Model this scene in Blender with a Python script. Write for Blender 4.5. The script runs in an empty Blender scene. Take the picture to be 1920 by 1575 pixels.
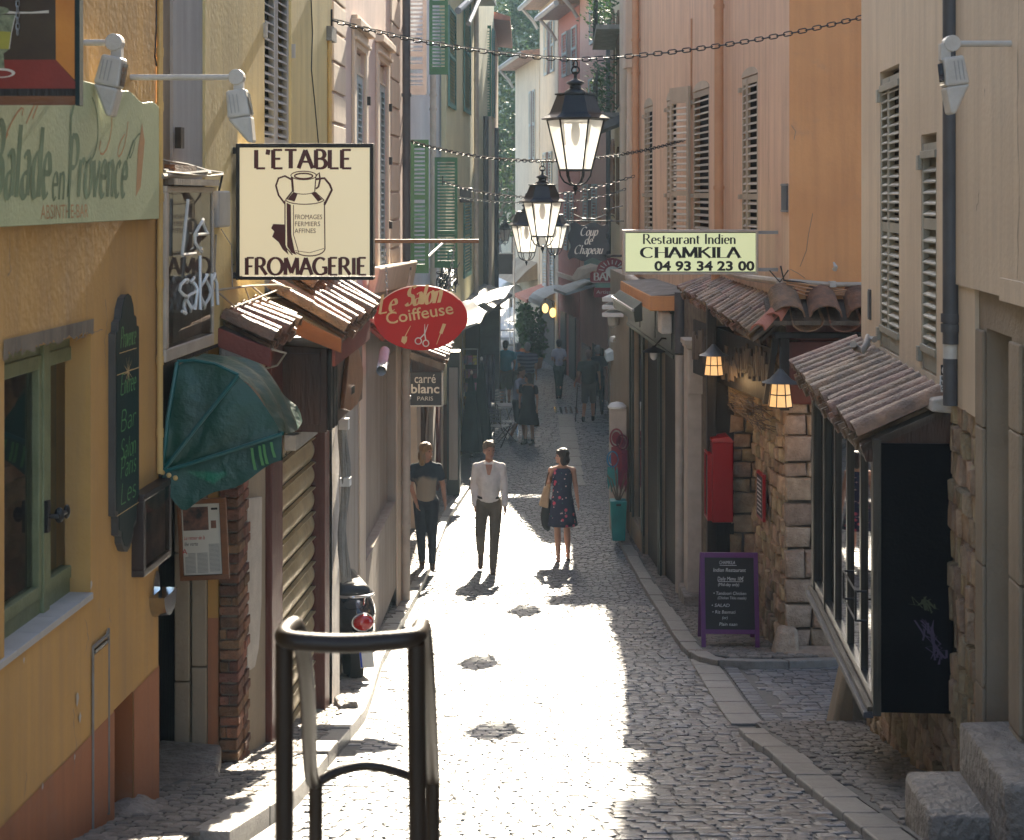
import bpy, math, random
import numpy as np
from mathutils import Vector, Matrix, Euler
random.seed(7)
R = math.radians
sc = bpy.context.scene
COL = sc.collection
# ---------------------------------------------------------------- camera (eye above the old stepped lane, looking level down it)
ZC, FPX, HX, HY = 6.0, 3000.0, 960.0, 365.0
cam = bpy.data.cameras.new('camera'); camo = bpy.data.objects.new('camera', cam); COL.objects.link(camo)
camo.location = (0, 0, ZC); camo.rotation_euler = (R(90), 0, 0)
cam.sensor_width = 36; cam.lens = 36*FPX/1920; cam.shift_y = -(787.5-HY)/1920; cam.clip_end = 3000; cam.clip_start = .05
cam.dof.use_dof = True; cam.dof.focus_distance = 14.5; cam.dof.aperture_fstop = 9
sc.camera = camo
# ---------------------------------------------------------------- light
SUN_EL, SUN_AZ = 28.5, 4.05      # azimuth measured from +Y towards +X
w = bpy.data.worlds.new('World'); sc.world = w; w.use_nodes = True
nt = w.node_tree; nt.nodes.clear()
sk = nt.nodes.new('ShaderNodeTexSky'); sk.sky_type = 'NISHITA'; sk.sun_disc = False
sk.sun_elevation = R(SUN_EL); sk.sun_rotation = R(SUN_AZ); sk.altitude = 50; sk.dust_density = 1.5
bg = nt.nodes.new('ShaderNodeBackground'); bg.inputs[1].default_value = .078
wo = nt.nodes.new('ShaderNodeOutputWorld'); nt.links.new(sk.outputs[0], bg.inputs[0]); nt.links.new(bg.outputs[0], wo.inputs[0])
sl = bpy.data.lights.new('sun', 'SUN'); sl.energy = 4.2; sl.angle = R(.55); sl.color = (1, .88, .70)
so = bpy.data.objects.new('sun', sl); COL.objects.link(so)
sd = Vector((math.sin(R(SUN_AZ))*math.cos(R(SUN_EL)), math.cos(R(SUN_AZ))*math.cos(R(SUN_EL)), math.sin(R(SUN_EL))))
so.rotation_euler = sd.to_track_quat('Z', 'Y').to_euler(); so.location = (10, 60, 40)
sc.view_settings.view_transform = 'Standard'; sc.view_settings.look = 'None'; sc.view_settings.gamma = 1
sc.view_settings.exposure = 2.65; sc.view_settings.use_curve_mapping = False
try:
    sc.cycles.use_denoising = True; sc.cycles.max_bounces = 8; sc.cycles.volume_bounces = 1; sc.cycles.diffuse_bounces = 5
    sc.cycles.volume_step_rate = 4; sc.cycles.transparent_max_bounces = 12; sc.cycles.sample_clamp_indirect = 8
    sc.cycles.caustics_reflective = False; sc.cycles.caustics_refractive = False
except Exception: pass

# ---------------------------------------------------------------- lie of the land
_Y = [-60, -6, 0, 2.6, 6.6, 8.7, 11.7, 15, 19.7, 22, 30, 37, 46, 60, 90, 400]
_D = [1.5, 1.5, 1.55, 1.75, 2.67, 3.18, 3.80, 4.34, 4.95, 5.2, 5.55, 5.74, 5.95, 6.15, 6.5, 6.9]
_yy = np.arange(-60, 130, .25); _dd = np.interp(_yy, _Y, _D); _k = np.hanning(9); _k /= _k.sum()
_ds = np.convolve(np.pad(_dd, 4, mode='edge'), _k, mode='valid')
def D(Y): return float(np.interp(Y, _yy, _ds))
def gz(Y): return ZC-D(Y)
def ghit(x, y):
    t = (y-HY)/FPX; a, b = 1.5, 120
    for _ in range(50):
        m = (a+b)/2
        if D(m)/m > t: a = m
        else: b = m
    return ((x-HX)/FPX*a, a)
def PX(x, Y): return (x-HX)/FPX*Y
def PZ(y, Y): return ZC-(y-HY)/FPX*Y

# ---------------------------------------------------------------- mesh builder
class MB:
    def __init__(s, T=None): s.v = []; s.f = []; s.c = []; s.T = T; s.cv = None
    def add(s, pts, faces, c=None):
        o = len(s.v)
        s.v += [tuple(s.T(*p)) if s.T else tuple(p) for p in pts]
        s.f += [tuple(i+o for i in f) for f in faces]
        cc = c if c is not None else (s.cv if s.cv is not None else random.random())
        s.c += [cc]*len(faces); return s
    def quad(s, a, b, c, d, k=None): return s.add([a, b, c, d], [(0, 1, 2, 3)], k)
    def hexa(s, p, k=None): return s.add(p, [(0, 3, 2, 1), (4, 5, 6, 7), (0, 1, 5, 4), (1, 2, 6, 5), (2, 3, 7, 6), (3, 0, 4, 7)], k)
    def box(s, x0, x1, y0, y1, z0, z1, k=None):
        return s.hexa([(x0, y0, z0), (x1, y0, z0), (x1, y1, z0), (x0, y1, z0), (x0, y0, z1), (x1, y0, z1), (x1, y1, z1), (x0, y1, z1)], k)
    def tube(s, pts, r, n=8, closed=False, k=None):
        P = [Vector(p) for p in pts]; m = len(P); V = []; F = []
        up = Vector((0, 0, 1)); prev = None
        for i, p in enumerate(P):
            if closed: t = P[(i+1) % m]-P[i-1]
            else: t = P[min(i+1, m-1)]-P[max(i-1, 0)]
            t.normalize()
            if prev is None:
                a = t.cross(up)
                if a.length < .05: a = t.cross(Vector((1, 0, 0)))
            else: a = prev-t*prev.dot(t)
            a.normalize(); prev = a; b = t.cross(a)
            rr = r[i] if isinstance(r, (list, tuple)) else r
            for j in range(n):
                an = 2*math.pi*j/n
                V.append(tuple(p+a*math.cos(an)*rr+b*math.sin(an)*rr))
        L = m if closed else m-1
        for i in range(L):
            for j in range(n):
                i2 = (i+1) % m; F.append((i*n+j, i*n+(j+1) % n, i2*n+(j+1) % n, i2*n+j))
        if not closed: F += [tuple(range(n-1, -1, -1)), tuple((m-1)*n+j for j in range(n))]
        return s.add(V, F, k)
    def lathe(s, prof, n=16, c=(0, 0, 0), a0=0, sx=1, sy=1, k=None):
        V = []; F = []
        for (r, z) in prof:
            for j in range(n):
                a = a0+2*math.pi*j/n; V.append((c[0]+r*math.cos(a)*sx, c[1]+r*math.sin(a)*sy, c[2]+z))
        for i in range(len(prof)-1):
            for j in range(n): F.append((i*n+j, i*n+(j+1) % n, (i+1)*n+(j+1) % n, (i+1)*n+j))
        F += [tuple(range(n-1, -1, -1)), tuple((len(prof)-1)*n+j for j in range(n))]
        return s.add(V, F, k)
    def prism(s, out, y0, y1, k=None):      # outline in x,z extruded along y
        n = len(out); V = [(x, y0, z) for x, z in out]+[(x, y1, z) for x, z in out]
        F = [tuple(range(n)), tuple(range(2*n-1, n-1, -1))]+[(i, i+n, (i+1) % n+n, (i+1) % n) for i in range(n)]
        return s.add(V, F, k)
    def slab(s, out, z0, z1, k=None):       # outline in x,y extruded along z
        n = len(out); V = [(x, y, z0) for x, y in out]+[(x, y, z1) for x, y in out]
        F = [tuple(range(n-1, -1, -1)), tuple(range(n, 2*n))]+[(i, (i+1) % n, (i+1) % n+n, i+n) for i in range(n)]
        return s.add(V, F, k)
    def ell(s, c, r, nu=12, nv=8, k=None):
        V = []; F = []
        for i in range(nv+1):
            th = math.pi*i/nv
            for j in range(nu):
                ph = 2*math.pi*j/nu
                V.append((c[0]+r[0]*math.sin(th)*math.cos(ph), c[1]+r[1]*math.sin(th)*math.sin(ph), c[2]+r[2]*math.cos(th)))
        for i in range(nv):
            for j in range(nu): F.append((i*nu+j, i*nu+(j+1) % nu, (i+1)*nu+(j+1) % nu, (i+1)*nu+j))
        return s.add(V, F, k)
    def cap(s, a, b, ra, rb, n=10, k=None):  # tapered capsule
        a = Vector(a); b = Vector(b); d = (b-a); L = d.length; d.normalize()
        pts = []; rs = []
        for i in range(4):
            th = math.pi/2*(1-i/4)
            pts.append(a-d*ra*math.sin(th)); rs.append(max(ra*math.cos(th), ra*.05))
        pts.append(a); rs.append(ra); pts.append(b); rs.append(rb)
        for i in range(1, 5):
            th = math.pi/2*i/4
            pts.append(b+d*rb*math.sin(th)); rs.append(max(rb*math.cos(th), rb*.05))
        return s.tube([tuple(p) for p in pts], rs, n, k=k)
    def stone(s, cor, n0, n1, inset=.012, k=None):   # cor: 4 (s,z) corners; proud from n0 to n1 with rounded arris (axes x,z; depth y)
        cx = sum(c[0] for c in cor)/4; cz = sum(c[1] for c in cor)/4
        def sh(c, q):
            dx, dz = c[0]-cx, c[1]-cz; L = math.hypot(dx, dz) or 1; f = max(.3, 1-q/L); return (cx+dx*f, cz+dz*f)
        d = n1-n0
        lv = [(0, 0), (.62*d, 0), (.9*d, inset*.45), (d, inset)]
        V = []; F = []
        for (dy, q) in lv:
            for c in cor:
                x, z = sh(c, q); V.append((x, n0+dy*(1 if q < inset else random.uniform(.85, 1.1)), z))
        for i in range(3):
            for j in range(4): F.append((i*4+j, i*4+(j+1) % 4, (i+1)*4+(j+1) % 4, (i+1)*4+j))
        F.append((12, 13, 14, 15)); return s.add(V, F, k)

def mesh(name, mb, m, smooth=False):
    me = bpy.data.meshes.new(name); me.from_pydata(mb.v, [], mb.f)
    if m: me.materials.append(m)
    if smooth:
        me.polygons.foreach_set('use_smooth', [True]*len(me.polygons))
        try: me.set_sharp_from_angle(angle=R(40 if smooth is True else smooth))
        except Exception: pass
    a = me.attributes.new('rnd', 'FLOAT', 'FACE'); a.data.foreach_set('value', mb.c)
    me.update(); return me
def link(o, parent=None, loc=None, rot=None, scl=None):
    COL.objects.link(o)
    if parent: o.parent = parent
    if loc is not None: o.location = loc
    if rot is not None: o.rotation_euler = rot
    if scl is not None: o.scale = scl
    return o
def obj(name, mb, m, parent=None, smooth=False, bev=0, loc=None, rot=None, kind=None, label=None):
    o = bpy.data.objects.new(name, mesh(name, mb, m, smooth)); link(o, parent, loc, rot)
    if bev:
        b = o.modifiers.new('bevel', 'BEVEL'); b.width = bev; b.segments = 2; b.limit_method = 'ANGLE'; b.angle_limit = R(40)
    if kind: o['kind'] = kind
    if label: o['label'] = label
    return o
def inst(name, me, parent, loc=(0, 0, 0), rot=(0, 0, 0), scl=(1, 1, 1)):
    o = bpy.data.objects.new(name, me); return link(o, parent, loc, rot, scl)
def tag(o, label, cat, group=None):
    o['label'] = label; o['category'] = cat
    if group: o['group'] = group
    return o
def thing(name, label, cat, loc=(0, 0, 0), rz=0, group=None):
    o = bpy.data.objects.new(name, None); o.empty_display_size = .2; link(o, None, loc, (0, 0, rz)); return tag(o, label, cat, group)
def children(o): return [c for c in bpy.data.objects if c.parent is o]
def copy_thing(root, loc, rz=0, label=None, group=None, scl=None, kids=None):
    r = root.copy(); COL.objects.link(r); r.location = loc; r.rotation_euler = (0, 0, rz)
    if scl: r.scale = (scl,)*3
    if label: r['label'] = label
    if group: r['group'] = group
    for ch in root.children:
        c = ch.copy(); COL.objects.link(c); c.parent = r
        for g in ch.children:
            d = g.copy(); COL.objects.link(d); d.parent = c
    return r

class Frame:      # a wall plane seen from above; s runs away from the camera, n points into the street
    def __init__(F, p0, p1, side):
        F.o = Vector((p0[0], p0[1])); a = Vector((p1[0]-p0[0], p1[1]-p0[1])); F.len = a.length; a.normalize(); F.a = a
        F.rz = math.atan2(a.y, a.x); F.sg = -1 if side == 'L' else 1     # left walls: outward = -local Y
        F.nv = Vector((-a.y, a.x))*F.sg; F.oz = gz(p0[1])
    def L(F, s, n, z): return (s, F.sg*n, z-F.oz)
    def W(F, s, n, z): q = F.o+F.a*s+F.nv*n; return (q.x, q.y, z)
    def S(F, x, n=0):
        dx, dy = (x-HX)/FPX, 1.0
        o = F.o+F.nv*n
        # o + a s = t d
        det = F.a.x*(-dy)-F.a.y*(-dx); s = (-o.x*(-dy)+o.y*(-dx))/det; return s
    def Yat(F, s, n=0): return (F.o+F.a*s+F.nv*n).y
    def P(F, x, y, n=0): s = F.S(x, n); return s, PZ(y, F.Yat(s, n))
    def loc(F): return (F.o.x, F.o.y, F.oz)
    def thing(F, name, label, cat, group=None): return thing(name, label, cat, F.loc(), F.rz, group)
    def sub(F, name, label, cat, s, n, z, group=None):   # a thing of its own fixed on the wall; local (ds, n, dz)
        t = thing(name, label, cat, F.W(s, n, z), F.rz, group); sg = F.sg
        return t, (lambda a, b, c: (a, sg*b, c))

def wall(mb, s0, s1, z0, z1, holes=(), n=0., depth=.18, back=None, curve=None):
    ss = sorted(set([s0, s1]+[h[0] for h in holes]+[h[1] for h in holes])); zs = sorted(set([z0, z1]+[h[2] for h in holes]+[h[3] for h in holes]))
    ss = [v for v in ss if s0-1e-6 <= v <= s1+1e-6]; zs = [v for v in zs if z0-1e-6 <= v <= z1+1e-6]
    for a, b in zip(ss, ss[1:]):
        for c, d in zip(zs, zs[1:]):
            ms, mz = (a+b)/2, (c+d)/2
            if any(h[0] < ms < h[1] and h[2] < mz < h[3] for h in holes): continue
            mb.quad((a, n, c), (b, n, c), (b, n, d), (a, n, d))
    for h in holes:
        a, b, c, d = h[:4]; dp = h[4] if len(h) > 4 else depth
        mb.quad((a, n, c), (a, n, d), (a, n-dp, d), (a, n-dp, c)); mb.quad((b, n, c), (b, n, d), (b, n-dp, d), (b, n-dp, c))
        mb.quad((a, n, d), (b, n, d), (b, n-dp, d), (a, n-dp, d)); mb.quad((a, n, c), (b, n, c), (b, n-dp, c), (a, n-dp, c))
    if back:
        mb.quad((s0, n, z0), (s0, n, z1), (s0, n-back, z1), (s0, n-back, z0)); mb.quad((s1, n, z0), (s1, n, z1), (s1, n-back, z1), (s1, n-back, z0))
        mb.quad((s0, n-back, z0), (s1, n-back, z0), (s1, n-back, z1), (s0, n-back, z1)); mb.quad((s0, n, z1), (s1, n, z1), (s1, n-back, z1), (s0, n-back, z1))

# ---------------------------------------------------------------- materials
def _n(nt, t, **k):
    n = nt.nodes.new(t)
    for a, b in k.items(): setattr(n, a, b)
    return n
def M(name, c1, c2=None, sc_=4., ro=.75, bump=.25, bs=60., st=(1, 1, 1), rnd=0., hue=0., face=False, met=0., spec=.5, em=None, es=0., coat=0., streak=0., stcol=None, trl=0., ro2=None, alpha=1., det=5., wear=0., wcol=None):
    m = bpy.data.materials.new(name); m.use_nodes = True; nt = m.node_tree; nt.nodes.clear(); L = nt.links.new
    out = _n(nt, 'ShaderNodeOutputMaterial'); b = _n(nt, 'ShaderNodeBsdfPrincipled'); L(b.outputs[0], out.inputs[0])
    geo = _n(nt, 'ShaderNodeNewGeometry'); mp = _n(nt, 'ShaderNodeMapping'); mp.inputs['Scale'].default_value = st; L(geo.outputs['Position'], mp.inputs[0])
    c2 = c2 or tuple(x*.72 for x in c1)
    n1 = _n(nt, 'ShaderNodeTexNoise'); n1.inputs['Scale'].default_value = sc_; n1.inputs['Detail'].default_value = det; n1.inputs['Roughness'].default_value = .6; L(mp.outputs[0], n1.inputs[0])
    rp = _n(nt, 'ShaderNodeValToRGB'); rp.color_ramp.elements[0].position = .34; rp.color_ramp.elements[1].position = .66
    rp.color_ramp.elements[0].color = (*c2, 1); rp.color_ramp.elements[1].color = (*c1, 1); L(n1.outputs[0], rp.inputs[0])
    col = rp.outputs[0]
    if streak:
        mp2 = _n(nt, 'ShaderNodeMapping'); mp2.inputs['Scale'].default_value = (5, 5, .28); L(geo.outputs['Position'], mp2.inputs[0])
        n3 = _n(nt, 'ShaderNodeTexNoise'); n3.inputs['Scale'].default_value = 1.6; n3.inputs['Detail'].default_value = 6; n3.inputs['Roughness'].default_value = .65; L(mp2.outputs[0], n3.inputs[0])
        r3 = _n(nt, 'ShaderNodeValToRGB'); r3.color_ramp.elements[0].position = .42; r3.color_ramp.elements[1].position = .72; L(n3.outputs[0], r3.inputs[0])
        mx = _n(nt, 'ShaderNodeMixRGB'); mu = _n(nt, 'ShaderNodeMath', operation='MULTIPLY'); mu.inputs[1].default_value = streak; L(r3.outputs[0], mu.inputs[0]); L(mu.outputs[0], mx.inputs[0])
        L(col, mx.inputs[1]); mx.inputs[2].default_value = (*(stcol or tuple(x*.5 for x in c1)), 1); col = mx.outputs[0]
    if wear:
        n4 = _n(nt, 'ShaderNodeTexNoise'); n4.inputs['Scale'].default_value = 3.3; n4.inputs['Detail'].default_value = 9; n4.inputs['Roughness'].default_value = .72; L(geo.outputs['Position'], n4.inputs[0])
        r4 = _n(nt, 'ShaderNodeValToRGB'); r4.color_ramp.elements[0].position = .56; r4.color_ramp.elements[1].position = .70; L(n4.outputs[0], r4.inputs[0]); m4 = _n(nt, 'ShaderNodeMath', operation='MULTIPLY'); m4.inputs[1].default_value = wear; L(r4.outputs[0], m4.inputs[0])
        x4 = _n(nt, 'ShaderNodeMixRGB'); L(m4.outputs[0], x4.inputs[0]); L(col, x4.inputs[1]); x4.inputs[2].default_value = (*(wcol or tuple(.5*x+.10 for x in c1)), 1); col = x4.outputs[0]
    if rnd or hue:
        hs = _n(nt, 'ShaderNodeHueSaturation')
        if face: at = _n(nt, 'ShaderNodeAttribute'); at.attribute_name = 'rnd'; src = at.outputs['Fac']
        else: oi = _n(nt, 'ShaderNodeObjectInfo'); src = oi.outputs['Random']
        mr = _n(nt, 'ShaderNodeMapRange'); mr.inputs['To Min'].default_value = 1-rnd; mr.inputs['To Max'].default_value = 1+rnd; L(src, mr.inputs[0]); L(mr.outputs[0], hs.inputs['Value'])
        if hue:
            m7 = _n(nt, 'ShaderNodeMath', operation='MULTIPLY'); m7.inputs[1].default_value = 7.31; L(src, m7.inputs[0]); fr = _n(nt, 'ShaderNodeMath', operation='FRACT'); L(m7.outputs[0], fr.inputs[0])
            m2 = _n(nt, 'ShaderNodeMapRange'); m2.inputs['To Min'].default_value = .5-hue; m2.inputs['To Max'].default_value = .5+hue; L(fr.outputs[0], m2.inputs[0]); L(m2.outputs[0], hs.inputs['Hue'])
        L(col, hs.inputs['Color']); col = hs.outputs[0]
    L(col, b.inputs['Base Color'])
    b.inputs['Roughness'].default_value = ro; b.inputs['Metallic'].default_value = met; b.inputs['Specular IOR Level'].default_value = spec
    if ro2 is not None:
        rr = _n(nt, 'ShaderNodeMapRange'); rr.inputs['From Min'].default_value = .35; rr.inputs['From Max'].default_value = .65; rr.inputs['To Min'].default_value = ro; rr.inputs['To Max'].default_value = ro2
        L(n1.outputs[0], rr.inputs[0]); L(rr.outputs[0], b.inputs['Roughness'])
    if coat: b.inputs['Coat Weight'].default_value = coat; b.inputs['Coat Roughness'].default_value = .12
    if bump:
        n2 = _n(nt, 'ShaderNodeTexNoise'); n2.inputs['Scale'].default_value = bs; n2.inputs['Detail'].default_value = 5; L(mp.outputs[0], n2.inputs[0])
        ad = _n(nt, 'ShaderNodeMath', operation='ADD'); L(n2.outputs[0], ad.inputs[0]); mm = _n(nt, 'ShaderNodeMath', operation='MULTIPLY'); mm.inputs[1].default_value = 1.6; L(n1.outputs[0], mm.inputs[0]); L(mm.outputs[0], ad.inputs[1])
        bp = _n(nt, 'ShaderNodeBump'); bp.inputs['Strength'].default_value = min(1, bump); bp.inputs['Distance'].default_value = .02*max(1, bump); L(ad.outputs[0], bp.inputs['Height']); L(bp.outputs[0], b.inputs['Normal'])
    if em: b.inputs['Emission Color'].default_value = (*em, 1); b.inputs['Emission Strength'].default_value = es
    if trl:
        t = _n(nt, 'ShaderNodeBsdfTranslucent'); L(col, t.inputs[0]); ms = _n(nt, 'ShaderNodeMixShader'); ms.inputs[0].default_value = trl
        L(b.outputs[0], ms.inputs[1]); L(t.outputs[0], ms.inputs[2]); L(ms.outputs[0], out.inputs[0])
    return m
def glass(name, tint=(.9, .95, .95), refl=.25, ro=.02, milky=0.):
    m = bpy.data.materials.new(name); m.use_nodes = True; nt = m.node_tree; nt.nodes.clear(); L = nt.links.new
    out = _n(nt, 'ShaderNodeOutputMaterial'); tr = _n(nt, 'ShaderNodeBsdfTransparent'); tr.inputs[0].default_value = (*tint, 1)
    gl = _n(nt, 'ShaderNodeBsdfGlossy'); gl.inputs['Roughness'].default_value = ro
    geo = _n(nt, 'ShaderNodeNewGeometry'); ns = _n(nt, 'ShaderNodeTexNoise'); ns.inputs['Scale'].default_value = 3; bp = _n(nt, 'ShaderNodeBump'); bp.inputs['Strength'].default_value = .05; L(geo.outputs['Position'], ns.inputs[0]); L(ns.outputs[0], bp.inputs['Height']); L(bp.outputs[0], gl.inputs['Normal'])
    fr = _n(nt, 'ShaderNodeFresnel'); fr.inputs[0].default_value = 1.5; ad = _n(nt, 'ShaderNodeMath', operation='ADD'); ad.inputs[1].default_value = refl*.3; L(fr.outputs[0], ad.inputs[0])
    mx = _n(nt, 'ShaderNodeMixShader'); L(ad.outputs[0], mx.inputs[0]); L(tr.outputs[0], mx.inputs[1]); L(gl.outputs[0], mx.inputs[2]); last = mx.outputs[0]
    if milky:
        df = _n(nt, 'ShaderNodeBsdfTranslucent'); df.inputs[0].default_value = (.97, .97, .95, 1); m2 = _n(nt, 'ShaderNodeMixShader'); m2.inputs[0].default_value = milky; L(last, m2.inputs[1]); L(df.outputs[0], m2.inputs[2]); last = m2.outputs[0]
    L(last, out.inputs[0]); return m
mt = {}
def PL(k, c, dark=None, **kw):
    d = dict(sc_=.9, ro=.9, bump=.12, bs=35, streak=.5, det=8, wear=.35); d.update(kw); mt[k] = M(k, c, dark or tuple(x*.72 for x in c), **d)
PL('ochre_plaster', (.60, .355, .12), (.48, .275, .085), stcol=(.30, .20, .11), streak=.5)
PL('ochre_deep', (.50, .27, .07), (.42, .22, .06), streak=.2)
PL('niche_paint', (.36, .125, .035), (.28, .095, .03), streak=.3)
PL('terracotta_paint', (.42, .17, .075), (.33, .13, .06), stcol=(.2, .10, .06), streak=.5)
PL('straw_plaster', (.68, .55, .27), (.58, .46, .22), stcol=(.40, .31, .17), streak=.55)
PL('grey_plaster', (.42, .42, .42), (.33, .33, .33))
PL('dirty_plaster', (.30, .25, .19), (.17, .14, .11), streak=.7, stcol=(.06, .05, .045))
PL('pink_plaster', (.66, .51, .44), (.58, .44, .38), stcol=(.42, .32, .27), streak=.4)
PL('cream_trim', (.70, .57, .44), (.62, .50, .38), streak=.35)
PL('stone_grey_wall', (.42, .36, .30), (.34, .29, .24), stcol=(.2, .16, .12), streak=.5)
PL('pale_grey_wall', (.60, .60, .62), (.52, .52, .54), streak=.3)
PL('lemon_plaster', (.66, .62, .40), (.57, .54, .35), streak=.35)
PL('rose_plaster', (.78, .55, .37), (.68, .47, .31), stcol=(.42, .28, .21), streak=.6)
PL('sand_plaster', (.73, .60, .44), (.63, .51, .37), stcol=(.44, .35, .26), streak=.5)
PL('orange_plaster', (.74, .37, .16), (.63, .30, .13), stcol=(.42, .2, .1), streak=.35)
PL('red_plaster', (.52, .22, .17), (.45, .19, .15), streak=.3)
PL('salmon_plaster', (.62, .40, .33), (.55, .35, .29), streak=.3)
PL('cream_plaster', (.70, .60, .45), (.60, .51, .38), streak=.4)
PL('shaft_stone', (.37, .30, .215), (.26, .205, .145), bump=.4, streak=.3)
mt['rubble'] = M('rubble_stone', (.44, .33, .21), (.27, .19, .12), sc_=9, ro=.9, bump=.9, bs=45, rnd=.22, hue=.018)
mt['quoin'] = M('quoin_stone', (.46, .36, .27), (.31, .24, .18), sc_=12, ro=.9, bump=.9, bs=60, rnd=.15, hue=.012)
mt['mortar'] = M('mortar', (.20, .165, .125), (.12, .10, .08), sc_=10, ro=.95, bump=.6, bs=60)
mt['brick'] = M('old_brick', (.25, .115, .065), (.12, .065, .042), sc_=14, ro=.9, bump=.7, bs=90, rnd=.4, hue=.02)
mt['cobble'] = M('cobble_stone', (.185, .19, .20), (.12, .123, .13), sc_=18, ro=.27, ro2=.42, bump=.22, bs=90, rnd=.34, hue=.015, face=True, spec=.6, wear=.6, wcol=(.075, .07, .068))
mt['cobble_o'] = M('cobble_stone_near', (.185, .19, .20), (.12, .123, .13), sc_=18, ro=.27, ro2=.42, bump=.22, bs=90, rnd=.34, hue=.015, spec=.6, wear=.6, wcol=(.075, .07, .068))
mt['joint'] = M('cobble_joint', (.13, .128, .12), (.08, .078, .075), sc_=20, ro=.6, bump=.3, bs=120)
mt['kerb'] = M('kerb_stone', (.27, .26, .24), (.20, .19, .175), sc_=9, ro=.38, bump=.4, bs=80, rnd=.12)
mt['pebble'] = M('pebble_paving', (.23, .205, .175), (.17, .15, .13), sc_=30, ro=.6, bump=.5, bs=90, rnd=.3, face=True)
mt['step'] = M('worn_step_stone', (.31, .275, .235), (.19, .165, .14), sc_=9, ro=.5, bump=1.4, bs=30)
mt['farground'] = M('square_paving', (.42, .40, .37), (.36, .34, .31), sc_=3, ro=.8)
mt['tile'] = M('canal_tile', (.27, .14, .085), (.13, .08, .055), sc_=11, ro=.62, bump=.6, bs=70, rnd=.32, hue=.015)
mt['tile_grey'] = M('weathered_tile', (.29, .17, .105), (.13, .085, .06), sc_=10, ro=.55, bump=.6, bs=60, rnd=.36, hue=.02, wear=.5, wcol=(.09, .085, .07))
mt['tile_red'] = M('new_red_tile', (.45, .16, .10), (.36, .12, .08), sc_=8, ro=.6, bump=.3, rnd=.15)
mt['iron'] = M('black_iron', (.018, .019, .022), (.012, .012, .014), ro=.42, bump=.1, met=.2)
mt['rail'] = M('brown_rail_paint', (.020, .011, .006), (.013, .007, .004), ro=.45, bump=.1, bs=200, spec=.3)
mt['darkmetal'] = M('dark_grey_metal', (.07, .068, .066), ro=.5, bump=.1)
mt['pipe_grey'] = M('grey_pipe_paint', (.10, .10, .105), (.075, .075, .08), ro=.55, bump=.15, sc_=6)
mt['pipe_pale'] = M('pale_pipe_paint', (.52, .46, .39), (.42, .36, .30), ro=.6, bump=.15, sc_=6)
mt['pipe_orange'] = M('orange_pipe_paint', (.56, .31, .17), (.48, .26, .14), ro=.6, bump=.15)
mt['conduit'] = M('ochre_conduit', (.62, .42, .16), (.52, .34, .12), ro=.6, bump=.1)
mt['zinc'] = M('zinc_gutter', (.36, .37, .38), (.28, .29, .30), ro=.45, met=.6, bump=.1)
mt['white_enamel'] = M('white_enamel', (.62, .60, .56), (.50, .48, .44), sc_=10, ro=.4, bump=.12)
mt['white_paint'] = M('white_paint', (.78, .77, .74), (.70, .69, .66), ro=.5, bump=.05)
mt['green_frame'] = M('sage_window_paint', (.21, .24, .13), (.16, .185, .10), ro=.5, bump=.15, sc_=10)
mt['sage_sign'] = M('sage_sign_paint', (.46, .52, .31), (.40, .46, .28), sc_=2.5, ro=.45, bump=.1, streak=.2, stcol=(.3, .36, .22))
mt['sh_green'] = M('green_shutter_paint', (.06, .19, .085), (.045, .15, .07), ro=.55, bump=.15, rnd=.08)
mt['sh_teal'] = M('teal_shutter_paint', (.14, .30, .27), (.11, .25, .23), ro=.6, bump=.1, rnd=.1)
mt['sh_pale'] = M('pale_blue_shutter_paint', (.44, .50, .50), (.36, .42, .42), ro=.6, bump=.1, rnd=.1)
mt['sh_grey'] = M('grey_shutter_paint', (.42, .41, .40), (.34, .33, .32), ro=.6, bump=.15, rnd=.1)
mt['sh_cream'] = M('cream_shutter_paint', (.50, .42, .31), (.42, .35, .26), ro=.6, bump=.2, rnd=.1)
mt['sh_greygreen'] = M('grey_green_shutter_paint', (.40, .38, .31), (.32, .305, .25), ro=.6, bump=.2, rnd=.1)
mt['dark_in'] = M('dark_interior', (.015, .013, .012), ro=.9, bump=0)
mt['wood_red'] = M('dark_red_wood', (.115, .028, .018), (.075, .018, .013), sc_=6, st=(1, 1, .15), ro=.45, bump=.3)
mt['wood_brown'] = M('brown_wood', (.085, .04, .024), (.045, .022, .015), sc_=8, st=(1, 1, .12), ro=.45, bump=.35)
mt['wood_warm'] = M('varnished_wood', (.22, .085, .03), (.14, .052, .02), sc_=8, st=(.2, 1, 1), ro=.4, bump=.25)
mt['wood_black'] = M('black_wood', (.014, .011, .009), (.009, .007, .006), sc_=8, st=(1, 1, .15), ro=.55, bump=.3)
mt['wood_old'] = M('old_grey_wood', (.15, .115, .085), (.08, .06, .045), sc_=9, st=(1, 1, .15), ro=.7, bump=.5, rnd=.25)
mt['fascia_or'] = M('orange_fascia', (.25, .085, .03), (.18, .06, .02), ro=.55, bump=.2)
mt['fascia_red'] = M('red_fascia', (.22, .055, .04), (.16, .04, .03), ro=.6, bump=.25)
mt['conc'] = M('concrete', (.30, .28, .25), (.20, .185, .165), sc_=6, ro=.9, bump=.5, bs=50, streak=.4)
mt['mortar_pale'] = M('pale_mortar', (.56, .51, .45), (.44, .40, .35), sc_=6, ro=.85, bump=.5, bs=50)
mt['steel'] = M('roller_steel', (.62, .50, .30), (.46, .36, .20), sc_=3, ro=.36, met=.35, bump=.25, bs=25, streak=.5, stcol=(.25, .19, .12))
mt['green_vinyl'] = M('green_vinyl', (.004, .066, .046), (.003, .046, .033), sc_=4, ro=.42, bump=.6, bs=9, spec=.5, trl=.10)
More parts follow.
